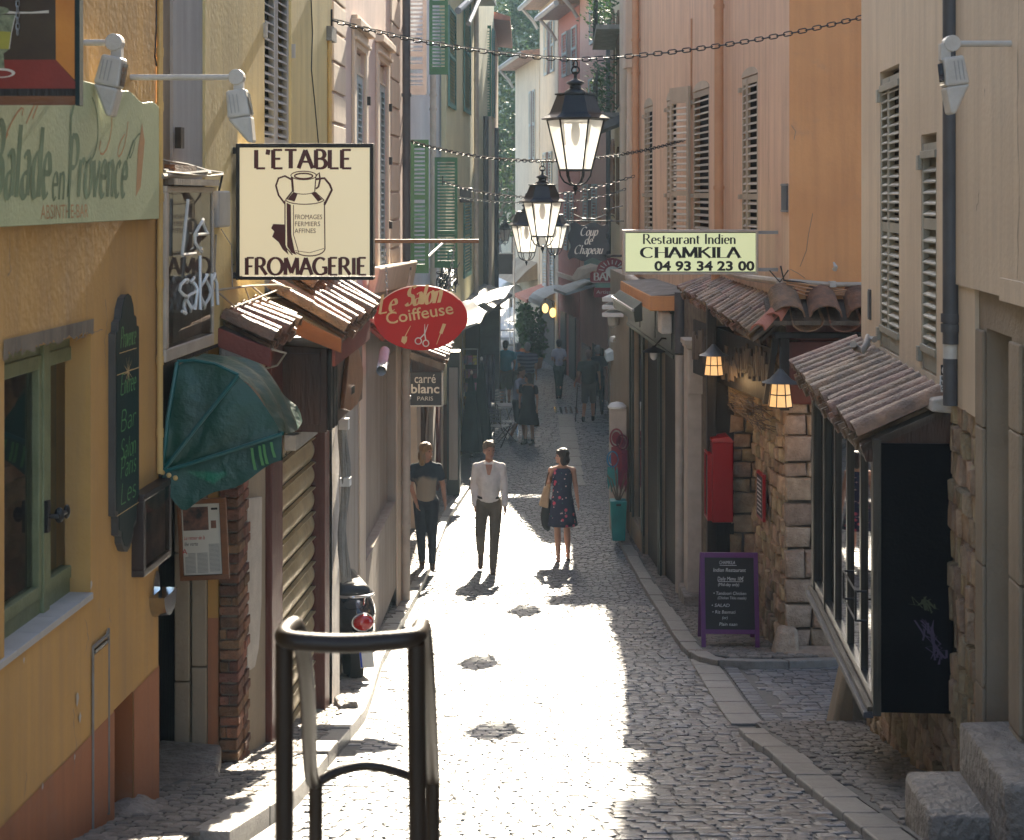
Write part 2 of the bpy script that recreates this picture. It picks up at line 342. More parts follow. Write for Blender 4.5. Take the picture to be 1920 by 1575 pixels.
mt['green_pipe'] = M('green_piping', (.006, .11, .11), ro=.45, bump=0)
mt['neon'] = M('neon_tube', (.80, .80, .78), ro=.2, bump=0, coat=.5)
mt['sign_cream'] = M('cream_acrylic', (.86, .74, .50), (.82, .70, .46), sc_=1.2, ro=.4, bump=.02, em=(1, .82, .50), es=.06)
mt['sign_lime'] = M('lime_acrylic', (.80, .82, .50), (.77, .79, .46), sc_=1.5, ro=.4, bump=.02, em=(.90, 1, .55), es=.06)
mt['maroon'] = M('maroon_ink', (.10, .012, .008), ro=.5, bump=0)
mt['ink'] = M('black_ink', (.015, .014, .014), ro=.5, bump=0)
mt['sign_red'] = M('red_sign_paint', (.50, .016, .014), (.44, .013, .012), ro=.5, bump=.05, spec=.2)
mt['gold'] = M('pale_gold_paint', (.74, .50, .23), ro=.45, bump=0)
mt['ivory'] = M('ivory_paint', (.74, .68, .58), ro=.5, bump=0)
mt['navy_sign'] = M('navy_sign_paint', (.022, .026, .034), ro=.45, bump=.05)
mt['chalkboard'] = M('chalkboard', (.007, .0075, .009), (.012, .012, .013), sc_=3, ro=.6, bump=.1)
mt['chalk'] = M('chalk', (.62, .62, .62), ro=.9, bump=0)
mt['purple'] = M('purple_paint', (.115, .022, .135), (.09, .017, .11), ro=.5, bump=.1)
mt['teal_enamel'] = M('dark_teal_enamel', (.004, .024, .026), (.003, .018, .02), ro=.5, spec=.3, bump=.05)
mt['green_letter'] = M('green_lettering', (.10, .32, .10), ro=.5, bump=0)
mt['sage_letter'] = M('faded_green_lettering', (.19, .28, .17), ro=.5, bump=0)
mt['orange_letter'] = M('faded_orange_lettering', (.55, .32, .16), ro=.5, bump=0)
mt['red_box'] = M('red_box_paint', (.28, .008, .012), (.24, .007, .01), ro=.32, bump=.03)
mt['paper'] = M('paper', (.66, .63, .56), (.6, .57, .5), ro=.8, bump=0)
mt['newsprint'] = M('newsprint', (.36, .34, .30), (.62, .6, .54), sc_=90, ro=.8, bump=0, st=(1, 1, 2.5), det=2)
mt['photo1'] = M('printed_photo', (.26, .12, .08), (.03, .03, .035), sc_=18, ro=.4, bump=0, det=3, rnd=.2)
mt['photo2'] = M('printed_portrait', (.42, .27, .24), (.14, .13, .14), sc_=10, ro=.3, bump=0)
mt['brown_case'] = M('brown_menu_case', (.045, .03, .028), ro=.4, bump=.05)
mt['mirror'] = M('polished_steel', (.55, .55, .56), ro=.15, met=1, bump=0)
mt['glass'] = glass('window_glass')
mt['glass_dark'] = glass('dark_window_glass', (.35, .38, .38), refl=.5)
mt['lantern_glass'] = glass('frosted_glass', (.95, .97, .97), refl=.1, milky=.62)
mt['case_glass'] = glass('display_glass', (.95, .97, .97), refl=.0)
mt['green_shop'] = M('dark_green_joinery', (.04, .052, .042), (.03, .04, .032), ro=.45, bump=.1)
mt['black_panel'] = M('black_panel', (.006, .006, .008), (.004, .004, .005), sc_=3, ro=.7, bump=.1, spec=.12)
mt['bay_frame'] = M('bay_frame_paint', (.09, .075, .055), (.06, .05, .038), ro=.45, bump=.15)
mt['bay_dark'] = M('bay_dark_bronze', (.045, .036, .028), ro=.3, bump=.05)
mt['lamp_amber'] = M('amber_lamp_glass', (.85, .55, .25), (.7, .4, .15), sc_=14, ro=.4, bump=.2, em=(1, .52, .20), es=.15)
mt['bulb_far'] = M('far_lit_globe', (1, .8, .4), ro=.5, bump=0, em=(1, .62, .18), es=.45)
mt['bulb'] = M('lit_bulb', (1, .9, .7), ro=.5, bump=0, em=(1, .78, .42), es=3)
mt['leaf'] = M('tree_leaf', (.06, .10, .03), (.035, .065, .02), sc_=3, ro=.55, bump=0, rnd=.35, hue=.03, face=True, trl=.35)
mt['leaf2'] = M('balcony_leaf', (.05, .11, .035), (.03, .07, .02), sc_=6, ro=.5, bump=0, rnd=.35, hue=.03, face=True, trl=.3)
mt['bark'] = M('bark', (.12, .09, .065), (.07, .055, .04), sc_=5, ro=.9, bump=.6)
mt['cable'] = M('pale_cable', (.42, .38, .32), ro=.6, bump=0)
mt['cable_black'] = M('black_cable', (.02, .02, .02), ro=.5, bump=0)
mt['plate_blue'] = M('slate_plate', (.10, .12, .14), ro=.4, bump=0)
# ---------------------------------------------------------------- ground
def ground():
    mb = MB(); ys = list(np.arange(-60, 14, .5))+list(np.arange(14, 60, 1.))+[60, 70, 80, 95, 110, 125]; xs = [-300, -60, -14, -8, -5, -3.4, -2.6, -2, -1.4, -.8, 0, .8, 1.4, 2, 2.6, 3.4, 5, 8, 14, 60, 300]
    V = [(x, y, gz(y)) for y in ys for x in xs]; n = len(xs)
    F = [(i*n+j, i*n+j+1, (i+1)*n+j+1, (i+1)*n+j) for i in range(len(ys)-1) for j in range(n-1)]
    mb.add(V, F, .5); return obj('street', mb, mt['joint'], smooth=60, kind='structure')
street = ground()
mb = MB(); mb.quad((-600, 124, gz(124)-.01), (600, 124, gz(124)-.01), (900, 2500, gz(124)), (-900, 2500, gz(124))); obj('ground', mb, mt['farground'], kind='structure')
mb = MB(); mb.add([(-9, 70, gz(70)+.02), (12, 70, gz(70)+.02), (30, 122, gz(122)+.02), (-30, 122, gz(122)+.02), (12, 95, gz(95)+.02), (-9, 95, gz(95)+.02)], [(0, 1, 4, 5), (5, 4, 2, 3)]); obj('square_paving', mb, mt['farground'], kind='structure')

LK = [ghit(*p) for p in [(430, 1600), (550, 1520), (613, 1442), (644, 1404), (684, 1353), (702, 1300), (716, 1251), (752, 1180), (789, 1112), (816, 1044), (842, 978), (880, 919)]]
RK1 = [ghit(*p) for p in [(1600, 1252), (1440, 1257), (1352, 1254), (1318, 1250), (1288, 1232), (1262, 1200), (1230, 1146), (1190, 1078), (1163, 1025), (1149, 985), (1142, 940), (1143, 895)]]
RK0 = [ghit(*p) for p in [(1650, 1600), (1560, 1528), (1500, 1478), (1440, 1422), (1400, 1395), (1385, 1380)]]
def lin(pts):
    q = sorted([(p[1], p[0]) for p in pts]); return lambda Y: float(np.interp(Y, [a for a, b in q], [b for a, b in q]))
xl0 = lin(LK); s15 = ghit(1376, 1375); s12 = ghit(1290, 1240)
xr0 = lin(RK0+[s15, s12]+[p for p in RK1[3:] if p[1] > s12[1]])
def XL(Y): return xl0(Y) if Y < LK[-1][1] else max(-1.35, xl0(Y)-.03*(Y-LK[-1][1]))
def XR(Y): return xr0(Y) if Y < 31 else xr0(31)+.055*(Y-31)

def setts(xl, xr, y0, y1, sx, sy, h=.011, z0=0., arc=.10, jit=.18):
    out = []; Y = y0; r = 0
    while Y < y1:
        d = sy*random.uniform(.85, 1.2); a, b = xl(Y), xr(Y); x = a+random.uniform(0, sx); 
        while x < b-.02:
            wd = sx*random.uniform(.75, 1.35)
            off = arc*(math.sin((x+.3*math.sin(Y*.7))*2.6+.5)+.5*math.sin(x*5.3+Y*.4))
            out.append((x+wd/2, Y+off, wd*.95, d*.94, h*random.uniform(.65, 1.35), random.uniform(-.12, .12), z0))
            x += wd
        Y += d; r += 1
    return out
def sett_geo(mb, sp, far=False, origin=(0, 0, 0)):
    x, y, wd, d, h, rz, z0 = sp; c, s = math.cos(rz), math.sin(rz); k = random.random()
    j = lambda: random.uniform(-.07, .07)
    cs = [(-.5+j(), -.5+j()), (.5+j(), -.5+j()), (.5+j(), .5+j()), (-.5+j(), .5+j())]
    def pt(u, v, z):
        X = x+u*wd*c-v*d*s; Y = y+u*wd*s+v*d*c; return (X-origin[0], Y-origin[1], gz(Y)+z0+z-origin[2])
    if far:
        V = [pt(u, v, -.004) for u, v in cs]+[pt(u*.78, v*.78, h) for u, v in cs]
        mb.add(V, [(0, 1, 5, 4), (1, 2, 6, 5), (2, 3, 7, 6), (3, 0, 4, 7), (4, 5, 6, 7)], k)
    else:
        tx, ty = random.uniform(-.2, .2), random.uniform(-.2, .2)
        V = [pt(u, v, -.006) for u, v in cs]+[pt(u*.93, v*.93, h*.62) for u, v in cs]+[pt(u*.62, v*.62, h*(1+tx*u+ty*v)) for u, v in cs]
        mb.add(V, [(0, 1, 5, 4), (1, 2, 6, 5), (2, 3, 7, 6), (3, 0, 4, 7), (4, 5, 9, 8), (5, 6, 10, 9), (6, 7, 11, 10), (7, 4, 8, 11), (8, 9, 10, 11)], k)
sp = setts(XL, XR, 4.6, 36, .105, .105)
vis = [q for q in sp if -.33*q[1] < q[0] < .33*q[1] and D(q[1])/q[1] < .412]
vis.sort(key=lambda q: q[1]); near = set(id(q) for q in vis[:300])
m_n = MB(); m_f = MB()
for q in sp:
    if id(q) in near:
        o = (q[0], q[1], gz(q[1])); b = MB(); sett_geo(b, q, origin=o); obj('cobble', b, mt['cobble_o'], street, loc=o)
    elif q[1] < 19: sett_geo(m_n, q)
    else: sett_geo(m_f, q, True)
m_n.v += []; off = len(m_n.v); m_n.v += m_f.v; m_n.f += [tuple(i+off for i in f) for f in m_f.f]; m_n.c += m_f.c
obj('cobbles', m_n, mt['cobble'], street, kind='stuff')
# far part of the lane and the side alley
m_n = MB()
for q in setts(lambda Y: -1.6+.02*(Y-36), lambda Y: 2.2+.03*(Y-36), 36, 60, .2, .2, h=.012): sett_geo(m_n, q, True)
for q in setts(lambda Y: XR(Y)+.42, lambda Y: 6.5, 10.9, 14.7, .13, .12, arc=.05): sett_geo(m_n, q)
obj('cobbles', m_n, mt['cobble'], street, kind='stuff')
# gutter slabs crossing the mouth of the alley
def slab_piece(parent, poly, zt, m, name, z0=-.03):
    cx = sum(p[0] for p in poly)/len(poly); cy = sum(p[1] for p in poly)/len(poly); cz = gz(cy)
    b = MB(); q = [(p[0]-cx, p[1]-cy, gz(p[1])-cz) for p in poly]; n = len(q)
    V = [(x, y, z+z0) for x, y, z in q]+[(x, y, z+zt) for x, y, z in q]
    b.add(V, [tuple(range(n-1, -1, -1)), tuple(range(n, 2*n))]+[(i, (i+1) % n, (i+1) % n+n, i+n) for i in range(n)])
    return obj(name, b, m, parent, loc=(cx, cy, cz), bev=.008)
def along(a, b, t): return (a[0]+(b[0]-a[0])*t, a[1]+(b[1]-a[1])*t)
A0, A1 = (XR(11.0)+.02, 11.0), (XR(14.7)+.02, 14.75); t = 0.
while t < 1:
    t2 = min(1, t+random.uniform(.10, .2)); p, q = along(A0, A1, t), along(A0, A1, t2-.006)
    slab_piece(street, [p, (p[0]+.23, p[1]), (q[0]+.23, q[1]), q], .022, mt['kerb'], 'gutter_slab'); t = t2
A0, A1 = (XR(11.0)+.28, 11.05), (XR(14.7)+.28, 14.7); t = 0.
while t < 1:
    t2 = min(1, t+random.uniform(.035, .05)); p, q = along(A0, A1, t), along(A0, A1, t2-.006)
    slab_piece(street, [p, (p[0]+.12, p[1]), (q[0]+.12, q[1]), q], .018, mt['cobble_o'], 'border_sett'); t = t2
t = thing('drain_channel', 'long narrow metal drain channel curving down the middle of the far lane', 'drain', (0, 0, 0), 0)
for i in range(9):
    Y = 30.5+i*1.35; X = PX(1078-1.9*i, Y); b = MB()
    b.add([(X-.2, Y, gz(Y)+.02), (X+.2, Y, gz(Y)+.02), (X+.19, Y+1.3, gz(Y+1.3)+.02), (X-.21, Y+1.3, gz(Y+1.3)+.02), (X-.2, Y, gz(Y)), (X+.2, Y, gz(Y))], [(0, 1, 2, 3), (0, 4, 5, 1)]); obj('drain_plate', b, mt['kerb'], t)
b = MB(); Y = 42.8; X = PX(1062, Y)
for i in range(5): b.box(X-.3+i*.14, X-.24+i*.14, Y, Y+1.2, gz(Y)+.02, gz(Y)+.04)
obj('grate', b, mt['mirror'], t)

# ---------------------------------------------------------------- pavements with kerbs
def kerb(parent, pts, side, wd=.16, h=.10, seg=.55, lip=True):
    # resample
    P = [Vector(p) for p in pts]; ds = [0]
    for a, b in zip(P, P[1:]): ds.append(ds[-1]+(b-a).length)
    xs = [p.x for p in P]; ys = [p.y for p in P]; L = ds[-1]
    def at(s): return Vector((float(np.interp(s, ds, xs)), float(np.interp(s, ds, ys))))
    s = 0
    while s < L-.05:
        e = min(L, s+seg*random.uniform(.7, 1.4)); a, m, b = at(s+.006), at((s+e)/2), at(e-.006)
        poly = []; nn = []
        for q, d in ((a, at(min(L, s+.1))-at(max(0, s-.1))), (m, at(min(L, (s+e)/2+.1))-at((s+e)/2-.1)), (b, at(min(L, e+.1))-at(e-.1))):
            d.normalize(); nn.append(Vector((-d.y, d.x))*side)
        hh = h*random.uniform(.9, 1.1); wv = wd*random.uniform(.9, 1.1)
        poly = [tuple(a), tuple(m), tuple(b), tuple(b+nn[2]*wv), tuple(m+nn[1]*wv), tuple(a+nn[0]*wv)]
        slab_piece(parent, poly, hh, mt['kerb'], 'kerb_stone', -.05); s = e
def pavement(name, xl, xr, y0, y1, sx, sy, z, extra=None, step=.25):
    mb = MB(); ys = np.arange(y0, y1+.001, step)
    V = []; F = []
    for i, Y in enumerate(ys):
        V += [(xl(Y), Y, gz(Y)+z), (xr(Y), Y, gz(Y)+z), (xl(Y), Y, gz(Y)-.05), (xr(Y), Y, gz(Y)-.05)]
        if i: o = 4*(i-1); F += [(o, o+1, o+5, o+4), (o+2, o, o+4, o+6), (o+1, o+3, o+7, o+5)]
    F.append((0, 1, 3, 2)); mb.add(V, F, .5)
    o = obj(name, mb, mt['joint'], kind='structure')
    b = MB()
    for q in setts(xl, xr, y0, y1-.02, sx, sy, h=.012, z0=z, arc=.02): sett_geo(b, q, q[1] > 16)
    obj('paving_setts', b, mt['pebble'], o, kind='stuff'); return o
pv = pavement('left_pavement', lambda Y: -1.95+.0667*(Y-4) if Y < 11.9 else -1.75+.02*(Y-12)-.25*(Y > 20), lambda Y: XL(Y)-.15, 4.8, 31, .075, .07, .075); kerb(pv, LK, 1, wd=.15, h=.085)
pv = pavement('right_pavement', lambda Y: XR(Y)+.16 if Y > s12[1]+.35 else ghit(1352, 1254)[0]+.1-(Y-14.6)*.9, lambda Y: max(2.75-.075*(Y-15), XR(Y)+.2), 14.58, 27.5, .075, .07, .06); kerb(pv, RK1, -1, wd=.17, h=.072)
def xr_near(Y): return 2.6
pv = pavement('near_pavement', lambda Y: XR(Y)+.17, xr_near, 4.6, 10.9, .07, .075, .045); kerb(pv, RK0, -1, wd=.17, h=.052, seg=.38)
# ---------------------------------------------------------------- shared building pieces
FL = Frame((-1.838, 4), (-1.171, 14), 'L'); F3 = Frame((-1.45, 12), (-1.28, 19.7), 'L')
F4 = Frame((-1.78, 19.8), (-1.40, 31), 'L'); F5 = Frame((PX(836, 31), 31), (PX(926, 47), 47), 'L')
FR = Frame((1.920, 4), (2.587, 14), 'R'); FU = Frame((2.6, 15), (1.87, 25.5), 'R'); FD = Frame((2.4, 15), (2.04, 19.7), 'R')
FG = Frame((2.04, 19.7), (1.72, 28), 'R'); FA = Frame((2.6, 15), (7.6, 15), 'L')
FAR_TOP = 12.5
def leaf(B, T, w, z0, z1, m, pitch=.05, st=.045, mids=(.5,), sd=.034, nm='shutter', th=.035, top=None):
    f = MB(T); f.box(0, st, 0, th, z0, z1); f.box(w-st, w, 0, th, z0, z1)
    zz = [z0]+[z0+(z1-z0)*q for q in mids]+[z1-(top or .07)]; hs = [.09]+[.06]*len(mids)+[top or .07]
    for z, h in zip(zz, hs): f.box(st, w-st, .002, th-.002, z, z+h)
    o = obj(nm, f, m, B); sl = MB(T)
    sl.hexa([(st, .002, .012), (w-st, .002, .012), (w-st, th+.004, -.012), (st, th+.004, -.012), (st, .002, .020), (w-st, .002, .020), (w-st, th+.004, -.004), (st, th+.004, -.004)])
    # the slat mesh is built at z = 0 of the frame
    me = mesh('slat', sl, m); base = T(0, 0, 0)[2]
    for i in range(len(zz)-1):
        z = zz[i]+hs[i]+.025
        while z < zz[i+1]-.02: inst('slat', me, o, (0, 0, z), (0, 0, 0)); z += pitch*random.uniform(.985, 1.015)
    return o
def flatleaf(B, F, s0, s1, z0, z1, n, m, **k): return leaf(B, lambda u, t, z: F.L(s0+u, n+t, z), s1-s0, z0, z1, m, **k)
def openleaf(B, F, s, w, z0, z1, m, ang=90, n=.01, d=1, **k):
    ca, sa = math.cos(R(ang))*d, math.sin(R(ang))
    return leaf(B, lambda u, t, z: F.L(s+u*ca-t*sa*d, n+u*sa+t*ca*d, z), w, z0, z1, m, **k)
def stones(B, T, s0, s1, z0, z1, rh, wr, m, n0=0., pr=(.02, .05), gap=.012, inset=.014, jit=.012, name='stone', lim=300):
    z = z0; c = 0
    while z < z1-.02:
        h = min(rh*random.uniform(.7, 1.3), z1-z); s = s0-random.uniform(0, wr[0]*.3)
        while s < s1-.02:
            wd = random.uniform(*wr); e = min(s+wd, s1); a = max(s, s0)
            if e-a > .03:
                j = lambda: random.uniform(-jit, jit)
                b = MB(T); b.stone([(a+gap+j(), z+gap+j()), (e-gap+j(), z+gap+j()), (e-gap+j(), z+h-gap+j()), (a+gap+j(), z+h-gap+j())], n0, n0+random.uniform(*pr), inset); obj(name, b, m, B, smooth=60); c += 1
            s += wd
        z += h
    return c
def tile_geo(mb, p, q, sv, nv, r0, r1, up=True, seg=6, th=.016, k=None):
    p = Vector(p); q = Vector(q); sv = Vector(sv); nv = Vector(nv); V = []; F = []; sgn = 1 if up else -1
    for (o, r) in ((p, r0), (q, r1)):
        for t in (0, th):
            for i in range(seg+1):
                a = math.pi*i/seg; rr = r-t; V.append(tuple(o+sv*rr*math.cos(a)+nv*sgn*rr*math.sin(a)*.85))
    n = seg+1
    for i in range(seg):
        F += [(i, i+1, 2*n+i+1, 2*n+i), (n+i, 3*n+i, 3*n+i+1, n+i+1), (i, n+i, n+i+1, i+1), (2*n+i, 2*n+i+1, 3*n+i+1, 3*n+i)]
    F += [(0, 2*n, 3*n, n), (n-1, 2*n-1, 4*n-1, 3*n-1)]
    mb.add(V, F, k)
def canopy(B, T, s0, s1, ni, no, zi, zo, m, r=.06, rows=2, board=None, jag=.03, up_only=False, name='roof_tile', lift=.0):
    # zi / zo : (z at s0, z at s1) at the wall and at the outer edge
    cnt = max(2, round((s1-s0)/(2*r*1.12))); ds = (s1-s0)/cnt
    def zat(zz, s): return zz[0]+(zz[1]-zz[0])*(s-s0)/(s1-s0)
    bd = MB(T); bd.hexa([(s0, ni, zat(zi, s0)-.05), (s1, ni, zat(zi, s1)-.05), (s1, no-.03, zat(zo, s1)-.05), (s0, no-.03, zat(zo, s0)-.05), (s0, ni, zat(zi, s0)-.01), (s1, ni, zat(zi, s1)-.01), (s1, no-.03, zat(zo, s1)-.01), (s0, no-.03, zat(zo, s0)-.01)])
    root = obj('tiled_canopy', bd, board or mt['wood_old'], B)
    for i in range(cnt):
        for up in ((True, False) if not up_only else (True,)):
            s = s0+(i+(.5 if up else 1.0))*ds
            if not up and i == cnt-1: continue
            z_i, z_o = zat(zi, s), zat(zo, s); run = no-ni; drop = z_i-z_o; Ln = math.hypot(run, drop); nv = (0, drop/Ln, run/Ln)
            for k in range(rows):
                a, b = k/rows-(.04 if k else 0), (k+1)/rows; j = random.uniform(-jag, jag)*(.6 if k < rows-1 else 1)
                li = (.03 if up else .0)+lift+.012*(rows-1-k)*0+.010*k*0+random.uniform(0, .006)
                pa = (s+random.uniform(-.004, .004), ni+run*a, z_i-drop*a+li+.006*(rows-k)); pb = (s+random.uniform(-.007, .007), ni+run*b+j, z_i-drop*b+li+.006*(rows-k)-.014)
                t = MB(T); tile_geo(t, pa, pb, (1, 0, 0), nv, r*.88, r, up); obj(name, t, m, root, smooth=50)
    return root
def pipe(B, F, x, y0, y1, n, r, m, name='downpipe', cl=(), xb=None, pan=0):
    s = F.S(x, n); z0 = PZ(y0, F.Yat(s, n)); z1 = PZ(y1, F.Yat(s, n)); b = MB(F.L); b.tube([(s, n, z0), (s, n, (z0+z1)/2), (s, n, z1)], r, 12)
    o = obj(name, b, m, B, smooth=True)
    for y in cl:
        z = PZ(y, F.Yat(s, n)); c = MB(F.L); c.tube([(s, n, z-.02), (s, n, z+.02)], r*1.22, 12); obj('pipe_bracket', c, m, o, smooth=True)
    return o
def body(B, F, s0, s1, z0, z1, m, holes=(), n=0., back=4., name='wall', depth=.16):
    b = MB(F.L); wall(b, s0, s1, z0, z1, holes, n, depth, back); return obj(name, b, m, B)
def plate(B, F, s0, s1, n, z0, z1, m, name, k=None):
    b = MB(F.L); b.quad((s0, n, z0), (s1, n, z0), (s1, n, z1), (s0, n, z1)); return obj(name, b, m, B)
def bx(B, F, s0, s1, n0, n1, z0, z1, m, name, bev=0, **k):
    b = MB(F.L); b.box(s0, s1, n0, n1, z0, z1); return obj(name, b, m, B, bev=bev, **k)

# ================================================================ LEFT: ochre house with the sage window
B = H1 = FL.thing('ochre_house', 'ochre yellow house wall with terracotta base and green window, nearest on the left', 'house')
sA = FL.S(297); sW0, sW1 = FL.S(8), FL.S(170); zT = PZ(634, FL.Yat(FL.S(130))); zB = PZ(1112, FL.Yat(sW1))
sN0, sN1 = FL.S(213), FL.S(249); zBand = ZC-2.15; TOP1 = ZC+4.6
body(B, FL, -4, sA, ZC-3.6, TOP1, mt['ochre_plaster'], [(sW0, sW1, zB-.0, zT, .14), (sN0, sN1, ZC-3.6, zBand, .16)], back=3.5)
b = MB(FL.L); wall(b, -4, sA, ZC-3.6, zBand-.002, [(sN0, sN1, ZC-3.6, zBand-.001, .0)], .004); obj('painted_base', b, mt['terracotta_paint'], B)
b = MB(FL.L); b.quad((sN0, -.158, ZC-3.6), (sN1+.1, -.158, ZC-3.6), (sN1+.1, -.158, zBand), (sN0, -.158, zBand)); b.quad((sN1-.002, -.158, ZC-3.6), (sN1-.002, 0, ZC-3.6), (sN1-.002, 0, zBand), (sN1-.002, -.158, zBand)); obj('niche', b, mt['niche_paint'], B)
b = MB(FL.L)
for zz, a in ((zT+.004, 0),):       # ragged plaster edge over the window
    s = sW0-.02
    while s < sW1: e = s+random.uniform(.02, .05); b.add([(s, .006, zz+.05), (e, .006, zz+.05), (e, .004, zz-random.uniform(-.01, .022)), (s, .004, zz-random.uniform(-.01, .022))], [(0, 1, 2, 3)]); s = e
obj('broken_plaster', b, mt['dirty_plaster'], B)
# sage casement window, set back
wn = -.135; W = MB(FL.L); s1w = FL.S(134, wn); s0w = sW0-.25; sm = FL.S(60, wn); fr = .045
W.box(s0w, s0w+fr, wn, wn+.05, zB, zT); W.box(s1w-.0, sW1, wn-.03, wn-.001, zB, zT); W.box(s0w, s1w, wn, wn+.05, zT-.055, zT); W.box(s0w, s1w, wn, wn+.05, zB, zB+.06); W.box(sm-.05, sm+.015, wn, wn+.065, zB, zT); W.box(s1w-.035, s1w, wn, wn+.05, zB, zT)
win = obj('window', W, mt['green_frame'], B, bev=.004)
for a, c in ((s0w+fr, sm-.05), (sm+.015, s1w-.035)):
    S_ = MB(FL.L); S_.box(a, a+.03, wn+.01, wn+.058, zB+.06, zT-.055); S_.box(c-.03, c, wn+.01, wn+.058, zB+.06, zT-.055); S_.box(a, c, wn+.01, wn+.056, zB+.06, zB+.11); S_.box(a, c, wn+.01, wn+.056, zT-.11, zT-.055); obj('sash', S_, mt['green_frame'], win, bev=.004)
    plate(win, FL, a+.03, c-.03, wn+.03, zB+.11, zT-.11, mt['glass'], 'pane')
hz = PZ(965, FL.Yat(sm)); b = MB(FL.L); b.box(sm-.05, sm-.02, wn+.066, wn+.08, hz-.06, hz+.06); b.tube([(sm-.035, wn+.075, hz), (sm-.035, wn+.11, hz), (sm+.05, wn+.115, hz)], .009, 8); b.ell((sm+.06, wn+.115, hz), (.02, .012, .028)); b.ell((sm-.01, wn+.11, hz), (.015, .02, .03)); obj('handle', b, mt['iron'], win, smooth=True)
b = MB(FL.L); s = sW0-.12
while s < sW1-.01: e = min(s+.215, sW1+.0); b.box(s+.002, e-.002, -.13, .012, zB-.022, zB+.004); s = e
obj('sill_tiles', b, mt['sh_grey'], B, bev=.002)
# room behind the glass
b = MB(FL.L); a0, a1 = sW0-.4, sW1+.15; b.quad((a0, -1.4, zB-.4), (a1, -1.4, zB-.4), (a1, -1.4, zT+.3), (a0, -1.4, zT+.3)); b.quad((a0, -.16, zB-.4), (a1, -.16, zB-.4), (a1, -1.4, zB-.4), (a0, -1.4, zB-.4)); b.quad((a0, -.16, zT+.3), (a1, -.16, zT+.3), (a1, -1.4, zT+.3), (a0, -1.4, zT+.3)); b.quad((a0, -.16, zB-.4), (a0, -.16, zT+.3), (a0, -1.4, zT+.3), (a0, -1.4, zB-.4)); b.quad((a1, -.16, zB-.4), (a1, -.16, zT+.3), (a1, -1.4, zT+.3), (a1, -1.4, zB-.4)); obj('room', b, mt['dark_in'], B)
b = MB(FL.L); s = FL.S(95, -.2); b.box(s, s+.16, -.24, -.21, zB, zT-.16); obj('reveal_board', b, mt['wood_warm'], B)
b = MB(FL.L); s = FL.S(80, -.18); P = []
for i in range(8):
    z = zT-.1-.045*i; P.append((s-.05+.012*i, -.18, z)); P.append((s+.09-.01*i, -.2+.02*(i % 2), z+.01))
b.add(P, [(2*i, 2*i+1, 2*i+3, 2*i+2) for i in range(7)]); obj('curtain', b, mt['paper'], B)
# meter door and cracks
s0, s1 = FL.S(172), FL.S(199); zt = PZ(1215, FL.Yat(s0)); zb = PZ(1560, FL.Yat(s0))
b = MB(FL.L); b.box(s0-.012, s0-.004, .005, .012, zb, zt); b.box(s1, s1+.008, .005, .014, zb, zt+.03); b.box(s0-.01, s1, .005, .013, zt, zt+.01); d = obj('meter_door', b, mt['conc'], B); bx(d, FL, s0, s1-.003, .005, .010, zb+.01, (zBand+.004), mt['terracotta_paint'], 'lower_panel'); bx(d, FL, s0, s1-.003, .005, .010, zBand+.006, zt-.03, mt['ochre_plaster'], 'upper_panel'); bx(d, FL, s0+.01, s1-.012, .003, .0035+.0085, zt-.026, zt-.012, mt['iron'], 'slot')
# conduit on the corner
o = pipe(B, FL, 300, -40, 888, .02, .014, mt['conduit'], 'conduit', (98, 200, 370, 532, 676, 812))
b = MB(FL.L); s = FL.S(296, .02); b.tube([(s-.02, .02, ZC+1.2), (s-.025, .02, ZC+.75), (s-.045, .02, ZC+.62), (s-.02, .02, ZC+.58)], .004, 6); obj('loose_wire', b, mt['cable_black'], B)

# ================================================================ LEFT: straw house over the shuttered shop
B = H2 = FL.thing('straw_house', 'straw yellow house with grey louvred shutters above the roller shutter shop', 'house')
zL = PZ(600, 8.5)
sB = FL.S(385); sC = FL.S(622)
sg0, sg1 = FL.S(496), FL.S(546)
body(B, FL, sB, sC, ZC-.78, ZC+5, mt['straw_plaster'], [(sg0, sg1, ZC-.6, ZC+1.5, .12)], back=4)
body(B, FL, sA+.001, FL.S(330), ZC-.78, ZC+5, mt['dirty_plaster'], n=-.03, back=4, name='stained_wall'); body(B, FL, FL.S(330)+.001, sB-.001, ZC-.78, ZC+5, mt['grey_plaster'], n=-.015, back=4, name='grey_wall_strip')
gm = (sg0+sg1)/2
for a, c in ((sg0+.01, gm-.008), (gm+.008, sg1-.01)): flatleaf(B, FL, a, c, ZC-.58, ZC+1.48, -.05, mt['sh_grey'], pitch=.052, st=.05, mids=(.42,))
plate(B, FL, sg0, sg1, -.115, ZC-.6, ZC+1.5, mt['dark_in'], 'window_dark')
for s, z in ((sg0-.03, .93), (sg1+.01, .88)): bx(B, FL, s, s+.03, 0, .02, ZC+z, ZC+z+.09, mt['sh_grey'], 'shutter_hinge')
o = pipe(B, FL, 618, 70, 268, .015, .016, mt['conduit'], 'conduit', (98, 190)); bx(B, FL, FL.S(612), FL.S(621), .0, .04, PZ(75, 11.5), PZ(48, 11.5), mt['conc'], 'junction_box')
b = MB(FL.L); pts = [(583, -10), (586, 60), (584, 130), (590, 190), (597, 268)]; b.tube([(FL.S(x, .004), .004, FL.P(x, y, .004)[1]) for x, y in pts], .004, 5); obj('wall_cable', b, mt['cable_black'], B)
